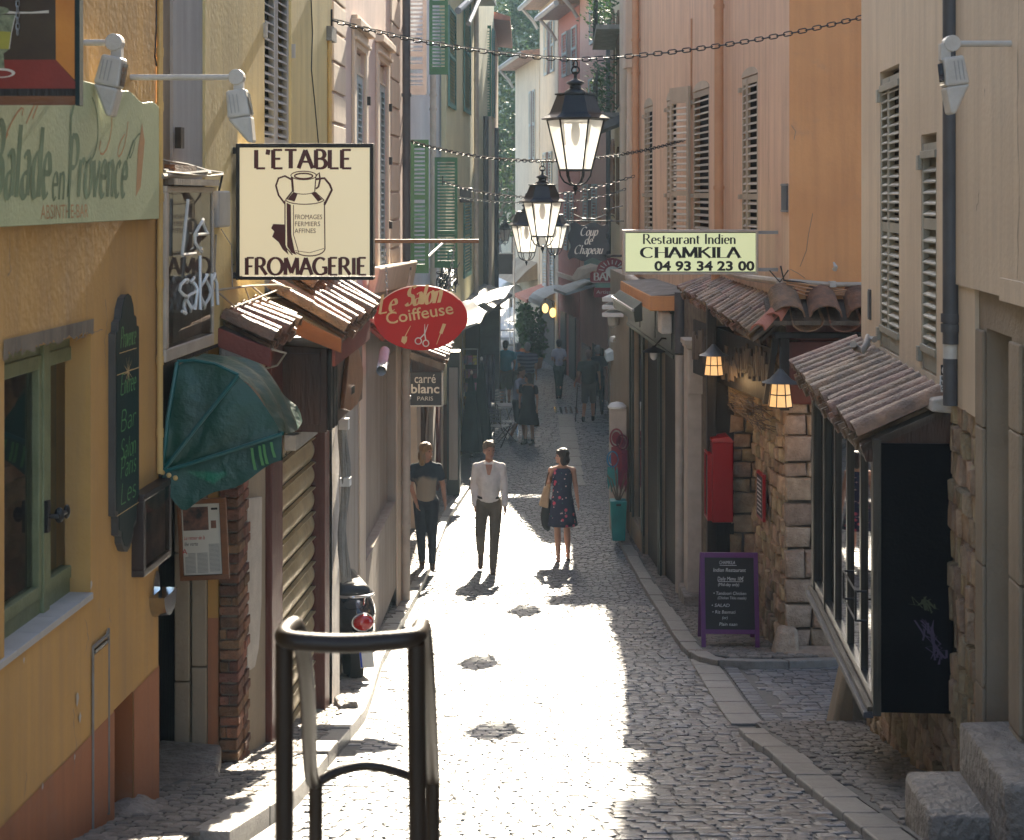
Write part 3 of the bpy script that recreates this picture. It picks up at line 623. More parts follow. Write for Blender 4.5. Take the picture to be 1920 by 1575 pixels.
# ground floor of the shop: doorway recess, stone + brick jambs
# back of doorway and its iron gate
Yj = 8.72; Fj = Frame((-2.5, Yj), (-1.4, Yj), 'L')       # jamb face looking at the camera
def XW(Y): return -1.838+.0667*(Y-4)
b = MB(); Hj = []
recess = FL.S(330)
b = MB(FL.L); wall(b, sA, FL.S(461), ZC-4.4, ZC-.781, [(sA, FL.S(461)-.0, ZC-4.4, ZC-.80, .0)], 0, 0); 
b.quad((sA-.3, -.42, ZC-4.4), (FL.S(461)+.3, -.42, ZC-4.4), (FL.S(461)+.3, -.42, ZC-.7), (sA-.3, -.42, ZC-.7)); obj('doorway_back', b, mt['wood_black'], B)
b = MB(FL.L); g0, g1 = sA+.02, FL.S(400)
for i in range(9): s = g0+i*(g1-g0)/8; b.tube([(s, -.30, ZC-3.3), (s, -.30, ZC-.85)], .008, 6)
for z in (-3.0, -2.7, -2.4, -2.1, -1.8, -1.5, -1.2): b.box(g0, g1, -.306, -.298, ZC+z, ZC+z+.012)
b.box(g0, g0+.03, -.31, -.28, ZC-3.3, ZC-.85); obj('iron_gate', b, mt['iron'], B)
b = MB(FL.L); b.box(sA+.02, FL.S(330), -.28, -.27, ZC-1.5, ZC-1.46); obj('gate_handle', b, mt['mirror'], B)
stx = [(PX(326, Yj), PX(356, Yj)), (PX(358, Yj), PX(388, Yj))]
for xa, xb_ in stx:
    z = gz(8.7)-.1
    while z < ZC-.8:
        h = random.choice([.62, .5, .7]); e = min(z+h, ZC-.8); q = MB(); q.box(xa+.002, xb_-.002, Yj, Yj+.25, z+.003, e-.003)
        o = obj('jamb_stone', q, mt['shaft_stone'], None, bev=.008); o.parent = B; o.matrix_parent_inverse = (Matrix.Translation(FL.loc()) @ Matrix.Rotation(FL.rz, 4, 'Z')).inverted(); z = e
def world_child(name, mb, m, parent, F=FL, **k):
    o = obj(name, mb, m, None, **k); o.parent = parent; o.matrix_parent_inverse = (Matrix.Translation(F.loc()) @ Matrix.Rotation(F.rz, 4, 'Z')).inverted(); return o
q = MB(); q.box(PX(389, Yj), PX(409, Yj), Yj+.01, Yj+.2, gz(8.7)-.1, PZ(1160, Yj)); world_child('painted_strip', q, mt['terracotta_paint'], B)
q = MB(); q.box(PX(389, Yj), PX(409, Yj), Yj+.01, Yj+.2, PZ(1160, Yj)+.001, ZC-.8); world_child('painted_strip', q, mt['ochre_deep'], B)
# brick pillar: courses of thin worn bricks, proud and uneven
xa, xb_ = PX(411, Yj), PX(447, Yj); core = MB(); core.box(xa+.01, xb_-.012, Yj+.012, Yj+.34, gz(8.7)-.1, ZC-.8); world_child('brick_core', core, mt['mortar'], B)
z = gz(8.7)-.02; kk = 0
while z < ZC-.82:
    h = random.uniform(.040, .056); t = random.uniform(.008, .016); wd = xb_-xa
    if kk % 3 == 1: cuts = [xa, xa+wd*random.uniform(.35, .65), xb_]
    elif kk % 3 == 2: cuts = [xa, xb_+.004]
    else: cuts = [xa-.003, xb_+random.uniform(-.006, .01)]
    for a, c in zip(cuts, cuts[1:]):
        q = MB(); o = random.uniform(-.008, .010); tw = random.uniform(-.006, .006)
        q.hexa([(a+.003, Yj-o-.006, z), (c-.002, Yj-o-.006+tw, z), (c+.004*(c > xb_-.02)-.002, Yj+.16, z), (a+.003, Yj+.16, z), (a+.003, Yj-o-.006, z+h), (c-.002, Yj-o-.006+tw, z+h), (c-.002, Yj+.16, z+h), (a+.003, Yj+.16, z+h)])
        world_child('brick', q, mt['brick'], B, bev=.004)
    q = MB(); c = xb_+random.uniform(-.004, .014); q.box(xb_-.07, c, Yj+.165+random.uniform(-.01, .02), Yj+.33, z, z+h); world_child('brick', q, mt['brick'], B, bev=.004)
    z += h+t; kk += 1
# plaster strip, then the roller shutter in its red frame
sP, sQ = Frame.S(FL, 460), FL.S(499); zsh = PZ(850, 11.0)
b = MB(FL.L); wall(b, sP, sQ, ZC-4.6, ZC-.80, [], -.004, 0, .3); obj('plaster_pier', b, mt['shaft_stone'], B)
out = [(sP+.005, PZ(930, 9.1)), (FL.S(487), PZ(930, 9.4)), (FL.S(486), PZ(1130, 9.4)), (FL.S(481), PZ(1215, 9.3)), (FL.S(474), PZ(1250, 9.2)), (FL.S(466), PZ(1256, 9.1)), (sP+.005, PZ(1250, 9.05))]
b = MB(lambda x, y, z: FL.L(x, y, z)); b.prism(out, -.002, .014); obj('sunlit_patch', b, mt['mortar_pale'], B, bev=.003)  # sunlight on the strip, put in as a pale panel
sR = FL.S(520); sS = FL.S(600); sT = FL.S(609); sU = FL.S(636)
bx(B, FL, sQ+.002, sR, -.10, .035, ZC-4.6, ZC-.8, mt['wood_red'], 'door_jamb', .008); bx(B, FL, sS, sT, -.10, .035, ZC-4.6, ZC-.8, mt['wood_red'], 'door_jamb', .008)
sh = obj('roller_shutter', (lambda b: (b.box(sR, sS, -.09, -.07, ZC-4.6, ZC-.8), b)[1])(MB(FL.L)), mt['wood_black'], B)
z = gz(10.5)-.6; zt = PZ(842, 10.6)
while z < zt:
    p = .175; b = MB(FL.L); pr = []
    for i in range(9):
        u = i/8; pr.append((-.066+.028*math.sin(math.pi*min(1, u*1.05))+(.012 if i == 8 else 0), z+u*(p-.012)))
    V = []; 
    for (n_, zz) in pr: V += [(sR+.004, n_, zz), (sS-.004, n_, zz)]
    b.add(V, [(2*i, 2*i+1, 2*i+3, 2*i+2) for i in range(8)]); b.box(sR+.004, sS-.004, -.064, -.030, z+p-.012, z+p-.004); obj('shutter_lath', b, mt['steel'], sh, smooth=50); z += p
b = MB(FL.L)
for i in range(7): s = sR+.04+i*(sS-sR-.08)/6; b.box(s, s+.012, -.06, -.045, zt, ZC-.9)
obj('vent_bars', b, mt['wood_old'], B); plate(B, FL, sR, sS, -.068, zt, ZC-.8, mt['wood_brown'], 'upper_panel')
b = MB(FL.L); b.box(sT+.001, FL.S(614), -.16, .0, ZC-4.6, ZC-.8); obj('pier_side', b, mt['wood_black'], B)
# pier face turned towards the sun and coloured pale for the lit stripe
b = MB(FL.L); s0, s1 = FL.S(614), FL.S(633); N = 14; V = []
for i in range(N+1):
    z = gz(11.5)-.15+i*(ZC-.8-gz(11.5)+.15)/N; j = random.uniform(-.012, .012); V += [(s0+j, .034, z), (s1, .012+.003*math.sin(i*1.3), z), (s1+.004*math.sin(i), -.09, z)]
b.add(V, [(3*i, 3*i+1, 3*i+4, 3*i+3) for i in range(N)]+[(3*i+1, 3*i+2, 3*i+5, 3*i+4) for i in range(N)]); obj('sunlit_pier_strip', b, mt['mortar_pale'], B)
bx(B, FL, FL.S(633)+.002, FL.S(640), -.2, -.01, gz(12)-.2, ZC-.8, mt['shaft_stone'], 'pier_edge', .012)
bx(B, FL, FL.S(500), FL.S(640), -3, -.17, ZC-4.8, ZC-.79, mt['dark_in'], 'shop_interior')
# threshold slab of the doorway
b = MB(); z = PZ(1462, 8.6); V = [(PX(296, 7.5), 7.3), (PX(352, 7.35), 7.3), (PX(396, 7.75), 7.75), (PX(418, 8.3), 8.2), (PX(414, 8.6), 8.62), (PX(298, 8.7), 8.7)]
z = gz(8.2)+.10; b.slab(V, z-.35, z); world_child('doorstep', b, mt['step'], B, bev=.02)
# canopies over the shop
T = FL.L
s0, s1 = 4.44, 5.28
cz = canopy(B, T, s0, s1, .0, .27, (ZC-.69, ZC-.66), (ZC-.80, ZC-.755), mt['tile'], r=.068, rows=1)
b = MB(T); b.hexa([(s0-.02, 0, ZC-1.02), (s1, 0, ZC-1.02), (s1, .12, ZC-.86), (s0-.02, .14, ZC-.92), (s0-.02, 0, ZC-.75), (s1, 0, ZC-.72), (s1, .24, ZC-.81), (s0-.02, .24, ZC-.86)]); obj('concrete_bracket', b, mt['conc'], B, bev=.02)
b = MB(T); b.hexa([(s0-.03, 0, ZC-.80), (s0, 0, ZC-.80), (s0, .28, ZC-.905), (s0-.03, .28, ZC-.905), (s0-.03, 0, ZC-.70), (s0, 0, ZC-.70), (s0, .28, ZC-.81), (s0-.03, .28, ZC-.81)]); obj('fascia_board', b, mt['fascia_red'], B, bev=.004)
s0, s1 = 5.55, 6.98
canopy(B, T, s0, s1, .0, .47, (ZC-.60, ZC-.52), (ZC-.845, ZC-.77), mt['tile'], r=.070, rows=2)
canopy(B, T, s0+.25, s1-.1, .0, .22, (ZC-.47, ZC-.40), (ZC-.60, ZC-.53), mt['tile'], r=.070, rows=1)
b = MB(T); b.hexa([(s0-.03, 0, ZC-.76), (s0, 0, ZC-.76), (s0, .46, ZC-.94), (s0-.03, .46, ZC-.94), (s0-.03, 0, ZC-.64), (s0, 0, ZC-.64), (s0, .46, ZC-.855), (s0-.03, .46, ZC-.855)]); obj('fascia_board', b, mt['fascia_or'], B, bev=.004)
b = MB(T); b.hexa([(s0, .40, ZC-1.02), (s1-.1, .40, ZC-.98), (s1-.1, .42, ZC-.98), (s0, .42, ZC-1.02), (s0, .40, ZC-.90), (s1-.1, .40, ZC-.85), (s1-.1, .42, ZC-.85), (s0, .42, ZC-.90)]); obj('fascia_board', b, mt['fascia_red'], B)
# loose cables over the canopies
b = MB(T)
def cab(pts, r=.007): b.tube([(FL.S(x, n), n, FL.P(x, y, n)[1]) for x, y, n in pts], r, 6)
cab([(400, 545, .01), (430, 541, .03), (470, 536, .05), (520, 534, .1), (560, 545, .15)]); cab([(470, 535, .02), (500, 560, .04), (540, 556, .08), (585, 548, .12), (600, 530, .1)], .006)
cab([(395, 536, .02), (440, 575, .03), (480, 560, .05), (530, 540, .07)], .005); cab([(460, 540, .02), (478, 590, .05), (505, 625, .1), (440, 590, .05)], .005); cab([(448, 605, .04), (446, 588, .05), (470, 577, .06), (495, 580, .07), (500, 560, .06)], .007)
cab([(510, 655, .27), (536, 662, .27), (520, 685, .2), (478, 696, .1)], .006); cab([(440, 590, .05), (520, 592, .1), (560, 610, .15)], .006); cab([(415, 430, .01), (434, 460, .01), (436, 540, .02)], .004); cab([(405, 440, .01), (402, 500, .01), (407, 540, .02)], .006)
for i in range(7): x0 = 575+i*9; cab([(x0, 532, .1+.02*i), (x0+10, 545-2*i, .12+.02*i), (x0+26, 538, .14+.02*i), (x0+36, 551, .2)], .006)
obj('cables', b, mt['cable'], B, smooth=True)
b = MB(T); cab([(303, 300, .02), (350, 308, .03), (390, 320, .03), (418, 324, .03), (408, 370, .02), (395, 408, .02)], .006); cab([(303, 318, .02), (340, 326, .05), (388, 322, .05)], .009); obj('cable_bundle', b, mt['cable_black'], B, smooth=True)
b = MB(T); cab([(303, 330, .03), (345, 331, .04), (392, 324, .04)], .014); cab([(310, 322, .06), (392, 330, .05), (418, 327, .04)], .006); obj('cables', b, mt['cable'], B, smooth=True)
bx(B, FL, FL.S(308), FL.S(350), .0, .05, ZC+.10, ZC+.14, mt['brick'], 'ledge_brick'); bx(B, FL, sA+.01, FL.S(386), -.02, .07, ZC+.045, ZC+.075, mt['wood_old'], 'ledge_board')
bx(B, FL, FL.S(393), FL.S(415), .0, .05, ZC-.17, ZC+.02, mt['sh_grey'], 'meter_box', .01)
b = MB(T); b.box(FL.S(330)-.02, FL.S(334), .0, .03, ZC+.22, ZC+.32); obj('wall_hook', b, mt['iron'], B)

# ================================================================ LEFT: pink house
B = H3 = F3.thing('pink_house', 'pink house with cream window surrounds and recessed grey ground floor, left side', 'house')
s_end = F3.len
def s3(x): return F3.S(x)
zc3 = PZ(545, 15); winL = [(F3.S(663), F3.S(682), 95, 720), (F3.S(707), F3.S(724), 118, 515)]
holes = []
for (a, c, yt, yb) in winL:
    Ym = F3.Yat((a+c)/2); holes.append((a, c, max(PZ(yb, Ym), ZC-.85), PZ(yt, Ym), .10))
body(B, F3, -.6, s_end, ZC-.98, ZC+5, mt['pink_plaster'], holes, back=4)
for (a, c, z0, z1, _) in holes:
    b = MB(F3.L); g = .16
    b.box(a-g, a, 0, .03, z0, z1+g); b.box(c, c+g, 0, .03, z0, z1+g); b.box(a, c, 0, .03, z1+.0, z1+g); b.box(a-g-.04, c+g+.04, 0, .09, z1+g, z1+g+.07); b.box(a-g, c+g, 0, .055, z1+g+.07, z1+g+.11); b.box(a-g, c+g, 0, .06, z1+.05, z1+.08); obj('window_surround', b, mt['cream_trim'], B, bev=.008)
    m_ = (a+c)/2
    for p_, q_ in ((a+.01, m_-.01), (m_+.01, c-.01)): flatleaf(B, F3, p_, q_, z0+.01, z1-.22, -.045, mt['sh_pale'], pitch=.06, st=.05, mids=(.5,))
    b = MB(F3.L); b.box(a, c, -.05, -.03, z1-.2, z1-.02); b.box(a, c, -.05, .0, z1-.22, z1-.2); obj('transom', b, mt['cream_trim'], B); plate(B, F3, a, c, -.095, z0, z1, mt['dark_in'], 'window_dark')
    for f_ in (.12, .42, .78): bx(B, F3, c+.01, c+.07, .03, .06, z1-.25-(z1-z0-.3)*f_, z1-.17-(z1-z0-.3)*f_, mt['iron'], 'shutter_stay')
# quoin blocks at both ends
for sa, sb, pitchz in ((F3.S(621), F3.S(646), .245), (F3.S(731), F3.S(748), .31)):
    z = ZC-.9; 
    while z < ZC+2.2:
        b = MB(F3.L); b.box(sa, sb-.08, .0, .022, z+.012, z+pitchz-.012); b.box(sa+.02, sb, .0, .014, z+pitchz*.55, z+pitchz-.03) if False else None; obj('quoin_block', b, mt['cream_trim'], B, bev=.008); z += pitchz
b = MB(F3.L); b.hexa([(F3.S(690), 0, PZ(560, 14.6)), (s_end, 0, PZ(552, 18)), (s_end, .06, PZ(552, 18)), (F3.S(690), .06, PZ(560, 14.6)), (F3.S(690), 0, PZ(508, 14.6)), (s_end, 0, PZ(500, 18)), (s_end, .12, PZ(500, 18)), (F3.S(690), .12, PZ(508, 14.6))]); obj('string_course', b, mt['cream_trim'], B, bev=.02)
# ground floor, stepping in with blind niches
zr = PZ(745, 17)
hol = [(F3.S(683), F3.S(742), gz(16)+1.0, ZC-1.75, .10), (F3.S(646, -.2), F3.S(672), gz(13)-.5, ZC-1.9, .30), (F3.S(748), F3.S(757), gz(19)-.3, gz(19)+.5, .15)]
body(B, F3, -1.2, s_end, gz(12)-.6, ZC-.985, mt['stone_grey_wall'], hol, n=-.0, back=4, name='ground_floor')
for h in hol: plate(B, F3, h[0]-.01, h[1]+.01, -h[4]+.003, h[2], h[3], mt['stone_grey_wall'], 'niche_back')
bx(B, F3, F3.S(672), F3.S(682), .0, .02, gz(14)-.4, ZC-1.1, mt['cream_trim'], 'pilaster', .006); bx(B, F3, F3.S(742), F3.S(750), .0, .02, gz(18)-.3, ZC-1.1, mt['cream_trim'], 'pilaster', .006)
o = pipe(B, F3, 762, -40, 500, .06, .048, mt['pipe_grey'], cl=(178, 503)); pipe(B, F3, 763, 500, 640, .06, .045, mt['cream_trim'], cl=())
pipe(B, F3, 761, 652, 1125, .07, .050, mt['pipe_pale'], cl=(660, 745, 905, 985))
# low metal-edged canopy + zinc roof between the wooden box and the pale pipe
b = MB(F3.L); s0, s1 = F3.S(672), F3.S(755)
canopy(B, F3.L, s0, s1, .0, .25, (PZ(598, 14.2), PZ(618, 18.6)), (PZ(640, 14), PZ(645, 18.5)), mt['tile_grey'], r=.065, rows=2)
b.tube([(s0, .24, PZ(668, 14)), (F3.S(715, .24), .24, PZ(668, 15.5)), (F3.S(728, .2), .16, PZ(662, 16.2))], .045, 10); obj('gutter', b, mt['zinc'], B, smooth=True)

# ================================================================ LEFT: grey-white house with green shutters swung open
B = H4 = F4.thing('grey_white_house', 'narrow grey-white house with green shutters swung open, past the pink house', 'house')
body(B, F4, .02, F4.len, gz(26)-.8, ZC+6, mt['pale_grey_wall'], back=4)
def openbox(x0, x1, y0, y1, Y, m, B=None, pitch=.055, name='shutter', F=None, mids=(.5,)):
    X0, X1 = PX(x0, Y), PX(x1, Y); zt_, zb_ = PZ(y0, Y), PZ(y1, Y)
    Fq = F or F4; inv = (Matrix.Translation(Fq.loc()) @ Matrix.Rotation(Fq.rz, 4, 'Z')).inverted()
    def T(u, t, z): v = inv @ Vector((X0+u, Y-t, z)); return (v.x, v.y, v.z)
    f = MB(T); w_ = X1-X0; st = .05; th = .035
    f.box(0, st, 0, th, zb_, zt_); f.box(w_-st, w_, 0, th, zb_, zt_); f.box(st, w_-st, .002, th-.002, zt_-.08, zt_); f.box(st, w_-st, .002, th-.002, zb_, zb_+.12)
    zm = []
    for q in mids: z = zb_+(zt_-zb_)*q; f.box(st, w_-st, .002, th-.002, z, z+.07); zm.append(z)
    o = obj(name, f, m, B); sl = MB(T); sl.hexa([(st, .002, .012), (w_-st, .002, .012), (w_-st, th+.004, -.012), (st, th+.004, -.012), (st, .002, .020), (w_-st, .002, .020), (w_-st, th+.004, -.004), (st, th+.004, -.004)])
    me = mesh('slat', sl, m); z = zb_+.15
    while z < zt_-.1:
        if not any(q-.02 < z < q+.08 for q in zm): inst('slat', me, o, (0, 0, z))
        z += pitch
    return o
openbox(761, 800, -60, 178, 20.6, mt['sh_grey'], B, mids=(.2, .3)); openbox(805, 840, -120, 140, 25, mt['sh_green'], B, mids=(.5,))
openbox(770, 804, 262, 512, 21.5, mt['sh_green'], B, mids=(.55,)); openbox(815, 858, 295, 502, 27, mt['sh_green'], B, mids=(.3,))
pipe(B, F4, 812, 140, 560, .10, .055, mt['pipe_pale'], cl=(178, 205, 505)); 
b = MB(F4.L); b.tube([(F4.S(800, .3), .3, PZ(690, 22)), (F4.S(812, .2), .2, PZ(120, 24))], .05, 8) if False else None
for x0, y0, y1 in ((826, 30, 290), (833, 60, 310)):
    s = F4.S(x0); Ym = F4.Yat(s); bx(B, F4, s, min(F4.len, s+.8), .0, .03, PZ(y1, Ym), PZ(y0, Ym), mt['sh_pale'], 'shutter')
b = MB(F4.L); s = F4.S(790, .25); b.tube([(s, .35, ZC-.95), (s+2.5, .4, ZC-.8)], .02, 6); obj('canopy_frame', b, mt['zinc'], B)
for i in range(3):      # tangle of cables on the ledge
    b = MB(F4.L); P = []
    for j in range(26): P.append((F4.S(835, .2)-1.6+random.uniform(0, 1.9), .12+random.uniform(0, .35), PZ(545, 27)+random.uniform(-.25, .55)*(1-j/40)))
    b.tube(P, .012, 5); obj('tangled_cable', b, mt['cable_black'], B, smooth=True)

# ================================================================ LEFT: lemon house
B = H5 = F5.thing('lemon_house', 'pale lemon house with teal shutters, farthest on the left side', 'house')
body(B, F5, .0, F5.len, gz(40)-.8, ZC+7.2, mt['lemon_plaster'], back=5)
def f5leaf(x0, x1, y0, y1, m=mt['sh_teal'], F=F5, P=None, pitch=.07):
    a, c = F.S(x0), F.S(x1); Ym = F.Yat((a+c)/2); return flatleaf(P or B, F, a, c, PZ(y1, Ym), PZ(y0, Ym), .01, m, pitch=pitch, st=.07, sd=.05)
f5leaf(839, 852, 18, 203); f5leaf(868, 880, -10, 212); f5leaf(868, 881, 360, 518); f5leaf(838, 846, 470, 540)
openbox(896, 921, 48, 218, 44, mt['sh_green'], B, pitch=.075, F=F5, mids=(.4,)); f5leaf(922, 925.5, 56, 220)
openbox(897, 903, 330, 500, 44.5, mt['sh_pale'], B, pitch=.09, F=F5)
pipe(B, F5, 893, -20, 560, .08, .06, mt['pipe_pale'], cl=(150,)); pipe(B, F5, 911, 218, 560, .10, .07, mt['pipe_grey']); pipe(B, F5, 918, 218, 560, .05, .06, mt['cream_trim'])
b = MB(F5.L); s0 = F5.S(838); b.tube([(s0+1, .35, PZ(52, 33)), (s0+4.5, .42, PZ(12, 39)), (s0+6, .42, PZ(-30, 41))], .055, 8); b.tube([(s0-.4, .25, PZ(22, 31)), (s0+1.2, .5, PZ(5, 34)), (s0+2, .5, PZ(-25, 35))], .07, 8); obj('eaves_pipe', b, mt['zinc'], B, smooth=True)
b = MB(F5.L); b.box(s0-1, s0+9, .0, .45, PZ(-30, 36), PZ(-40, 36)); obj('eaves', b, mt['zinc'], B)
s = F5.S(862); Y_ = F5.Yat(s); bx(B, F5, s, s+.5, .0, .25, PZ(380, Y_), PZ(352, Y_), mt['pipe_grey'], 'wall_lamp_box', .03)
# last slim building before the square
F6 = Frame((PX(926, 47)-.02, 47.2), (PX(934, 56), 56), 'L'); B = F6.thing('slim_cream_house', 'slim cream house end beside the tree, behind the lemon house', 'house')
body(B, F6, .0, F6.len, gz(50)-.8, PZ(42, 50), mt['cream_plaster'], back=5); b = MB(F6.L); b.hexa([(-.1, -.3, PZ(52, 50)), (F6.len, -.3, PZ(52, 50)), (F6.len, .5, PZ(58, 50)), (-.1, .5, PZ(58, 50)), (-.1, -.3, PZ(36, 50)), (F6.len, -.3, PZ(36, 50)), (F6.len, .5, PZ(50, 50)), (-.1, .5, PZ(50, 50))]); obj('roof_edge', b, mt['tile_red'], B)
pipe(B, F6, 931, 240, 560, .06, .07, mt['pipe_grey'])
def wchild(F, name, mb, m, parent, **k):
    o = obj(name, mb, m, None, **k); o.parent = parent; o.matrix_parent_inverse = (Matrix.Translation(F.loc()) @ Matrix.Rotation(F.rz, 4, 'Z')).inverted(); return o
# ================================================================ RIGHT: beige house with the dark bay
B = H7 = FR.thing('beige_house', 'beige house with grey-green louvred shutters and black shop bay, nearest on the right', 'house')
sE = FR.S(1615); sD = FR.S(1797); zLg = ZC-1.0
w1 = (FR.S(1686), FR.S(1650), ZC-1.12+.16, PZ(128, 9.8)); w2 = (FR.S(1756), FR.S(1727), ZC-1.05+.1, PZ(250, 8.5))
body(B, FR, sD, sE, zLg, ZC+5, mt['sand_plaster'], [(*w1, .09), (*w2, .09)], back=5)
m_ = w1[0]+(w1[1]-w1[0])*.60
for a, c in ((w1[0]+.01, m_-.004), (m_+.004, w1[1]-.01)): flatleaf(B, FR, a, c, w1[2]+.01, w1[3]-.05, -.04, mt['sh_greygreen'], pitch=.052, st=.03, mids=(.43,), sd=.04)
flatleaf(B, FR, w2[0]+.01, w2[1]-.01, w2[2]+.01, w2[3]-.05, -.04, mt['sh_greygreen'], pitch=.058, st=.03, mids=(.62,))
for q in (w1, w2):
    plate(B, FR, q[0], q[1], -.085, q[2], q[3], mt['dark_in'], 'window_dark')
    for z in (q[3]-.11, q[2]+.12): bx(B, FR, q[0]+.01, q[1]-.012, -.005, .01, z-.02, z+.02, mt['sh_greygreen'], 'shutter_bar', .002); bx(B, FR, q[1]-.01, q[1]+.048, -.005, .02, z-.08, z+.0, mt['sh_greygreen'], 'shutter_hinge', .002)
pipe(B, FR, 1783, -60, 645, .05, .040, mt['pipe_grey'], cl=(596, 615)); pipe(B, FR, 1782, 645, 672, .05, .036, mt['white_enamel']); pipe(B, FR, 1782, 672, 760, .05, .036, mt['pipe_grey'])
body(B, FR, -4, sD-.002, ZC-.43, ZC+5, mt['sand_plaster'], n=.035, back=5, name='wall'); body(B, FR, -4, FR.S(1896), ZC-.445, ZC-.35, mt['sand_plaster'], n=.05, back=.1, name='wall_edge')
body(B, FR, FR.S(1836), sD-.003, ZC-1.02, ZC-.432, mt['sand_plaster'], n=.02, back=1, name='wall')
# stone surround with recessed door
hole = (FR.S(1897), FR.S(1850), gz(6.9)+.30, ZC-.60, .26)
body(B, FR, -4, FR.S(1836)-.001, gz(5)-.6, ZC-.432, mt['shaft_stone'], [hole], n=.0, back=5, name='stone_surround')
plate(B, FR, hole[0], hole[1], -.255, hole[2], hole[3], mt['shaft_stone'], 'door_panel')
for i, (a, c) in enumerate(((1836, 1850), (1899, 1920))):
    z = gz(6.8)-.05
    while z < ZC-.62:
        e = min(ZC-.61, z+random.choice([.5, .62, .55])); bx(B, FR, FR.S(c)+.003, FR.S(a)-.003, .0, .02, z+.003, e-.003, mt['shaft_stone'], 'jamb_stone', .008); z = e
# rubble strip beside the bay, and below it
b = MB(FR.L); wall(b, FR.S(1837), sE, gz(9)-1.2, zLg-.001, [], -.04, 0, 5); obj('rubble_core', b, mt['mortar'], B)
stones(B, FR.L, FR.S(1835), FR.S(1786), gz(7.5)-.05, zLg-.01, .15, (.05, .10), mt['rubble'], -.045, (.04, .08), .004, .012, .012)
stones(B, FR.L, FR.S(1786), FR.S(1625), gz(10)-.35, ZC-2.50, .12, (.10, .22), mt['rubble'], -.045, (.04, .08), .005, .014, .014)
bx(B, FR, sE-.04, sE, -.04, .06, gz(11)-.4, ZC-2.5, mt['conc'], 'corner_edge')
# mortar ledge + tiled canopy over the bay
b = MB(FR.L); s = FR.S(1790); n_ = 12
for i in range(n_):
    s2 = s+(sE-FR.S(1790))/n_+.0; o1, o2 = random.uniform(-.012, .012), 0; b.hexa([(s, -.02, zLg-.08), (s2, -.02, zLg-.08), (s2, .11+o1, zLg-.07), (s, .11+o1*.5, zLg-.07), (s, -.02, zLg+.012), (s2, -.02, zLg+.012), (s2, .10+o1, zLg-.01), (s, .10+o1*.5, zLg-.01)]); s = s2
obj('mortar_ledge', b, mt['mortar_pale'], B, bev=.01)
canopy(B, FR.L, FR.S(1785), sE+.04, .02, .47, (zLg-.045, zLg-.045), (zLg-.235, zLg-.215), mt['tile_grey'], r=.085, rows=1, jag=.02)
b = MB(FR.L); b.hexa([(FR.S(1785), .0, zLg-.33), (FR.S(1785)+.03, .0, zLg-.33), (FR.S(1785)+.03, .42, zLg-.33), (FR.S(1785), .42, zLg-.33), (FR.S(1785), .0, zLg-.07), (FR.S(1785)+.03, .0, zLg-.07), (FR.S(1785)+.03, .45, zLg-.25), (FR.S(1785), .45, zLg-.25)]); obj('canopy_end_board', b, mt['wood_brown'], B)
b = MB(FR.L); x0, y0 = 1608, 632; pts = [(1640, 625), (1628, 622), (1624, 634), (1618, 642), (1604, 640), (1600, 630)]; b.tube([(FR.S(x, .06+.03*i), .06+.03*i, PZ(y, 10.4)) for i, (x, y) in enumerate(pts)], .022, 10); obj('bent_pipe', b, mt['pipe_pale'], B, smooth=True)
# the bay
s0, s1 = 3.94, 6.42; zb, zt = ZC-2.57, ZC-1.235; nb = .385
b = MB(FR.L); b.box(s0, s1, .0, nb, zb-.0, zb+.03); b.box(s0, s1, .0, nb, zt-.05, zt); bay = obj('shop_bay', b, mt['bay_dark'], B)
bx(bay, FR, s0-.012, s0, .0, nb-.03, zb, zt, mt['black_panel'], 'black_side_panel'); b = MB(FR.L); b.box(s0-.016, s0+.05, nb-.035, nb+.005, zb-.02, zt+.02); b.box(s0-.022, s0-.0165, nb-.028, nb-.015, zb+.1, zt-.35); obj('corner_post', b, mt['bay_frame'], bay, bev=.004)
for c_, uu, zz0, cnt in (((.085, .055, .11), .13, 2.10, 9), ((.05, .06, .025), .16, 1.98, 5)):          # smears of old paint on the black side
    b = MB(FR.L)
    for i in range(cnt):
        P = [(uu+random.gauss(0, .02)-.012*j+.02*math.sin(j*.9+i), ZC-zz0-random.uniform(0, .06)-.028*j*(1 if cnt > 5 else .2)) for j in range(7)]; wd_ = [random.uniform(.002, .013) for _ in P]
        for j in range(6): b.quad((s0-.0135-.0002*i, P[j][0], P[j][1]), (s0-.0135-.0002*i, P[j][0]+wd_[j], P[j][1]), (s0-.0135-.0002*i, P[j+1][0]+wd_[j+1], P[j+1][1]), (s0-.0135-.0002*i, P[j+1][0], P[j+1][1]))
    obj('paint_smear', b, M('smear', c_, ro=.7, bump=0), bay, kind='stuff')
b = MB(FR.L)
for a, w_ in ((s0+.05, .03), (s0+.42, .05), (s0+.92, .05), (s0+1.42, .04), (s0+1.86, .06), (s1-.10, .10)): b.box(a, a+w_, nb-.05, nb, zb+.03, zt-.05)
b.box(s0, s1, nb-.05, nb+.004, zb+.03, zb+.08); b.box(s0, s1, nb-.05, nb+.004, zt-.12, zt-.05); obj('mullion', b, mt['bay_dark'], bay, bev=.003)
b = MB(FR.L); b.box(s1-.11, s1+.0, nb, nb+.012, zb, zt); b.box(s0+1.84, s0+1.88, nb, nb+.012, zb+.03, zt); obj('outer_frame', b, mt['bay_frame'], bay, bev=.003)
for a, c in ((s0+.08, s0+.42), (s0+.47, s0+.92), (s0+.97, s0+1.42), (s0+1.46, s0+1.86), (s0+1.92, s1-.10)): plate(bay, FR, a, c, nb-.02, zb+.08, zt-.12, mt['glass_dark'], 'pane')
plate(bay, FR, s0, s1, .02, zb, zt, mt['dark_in'], 'shop_dark')
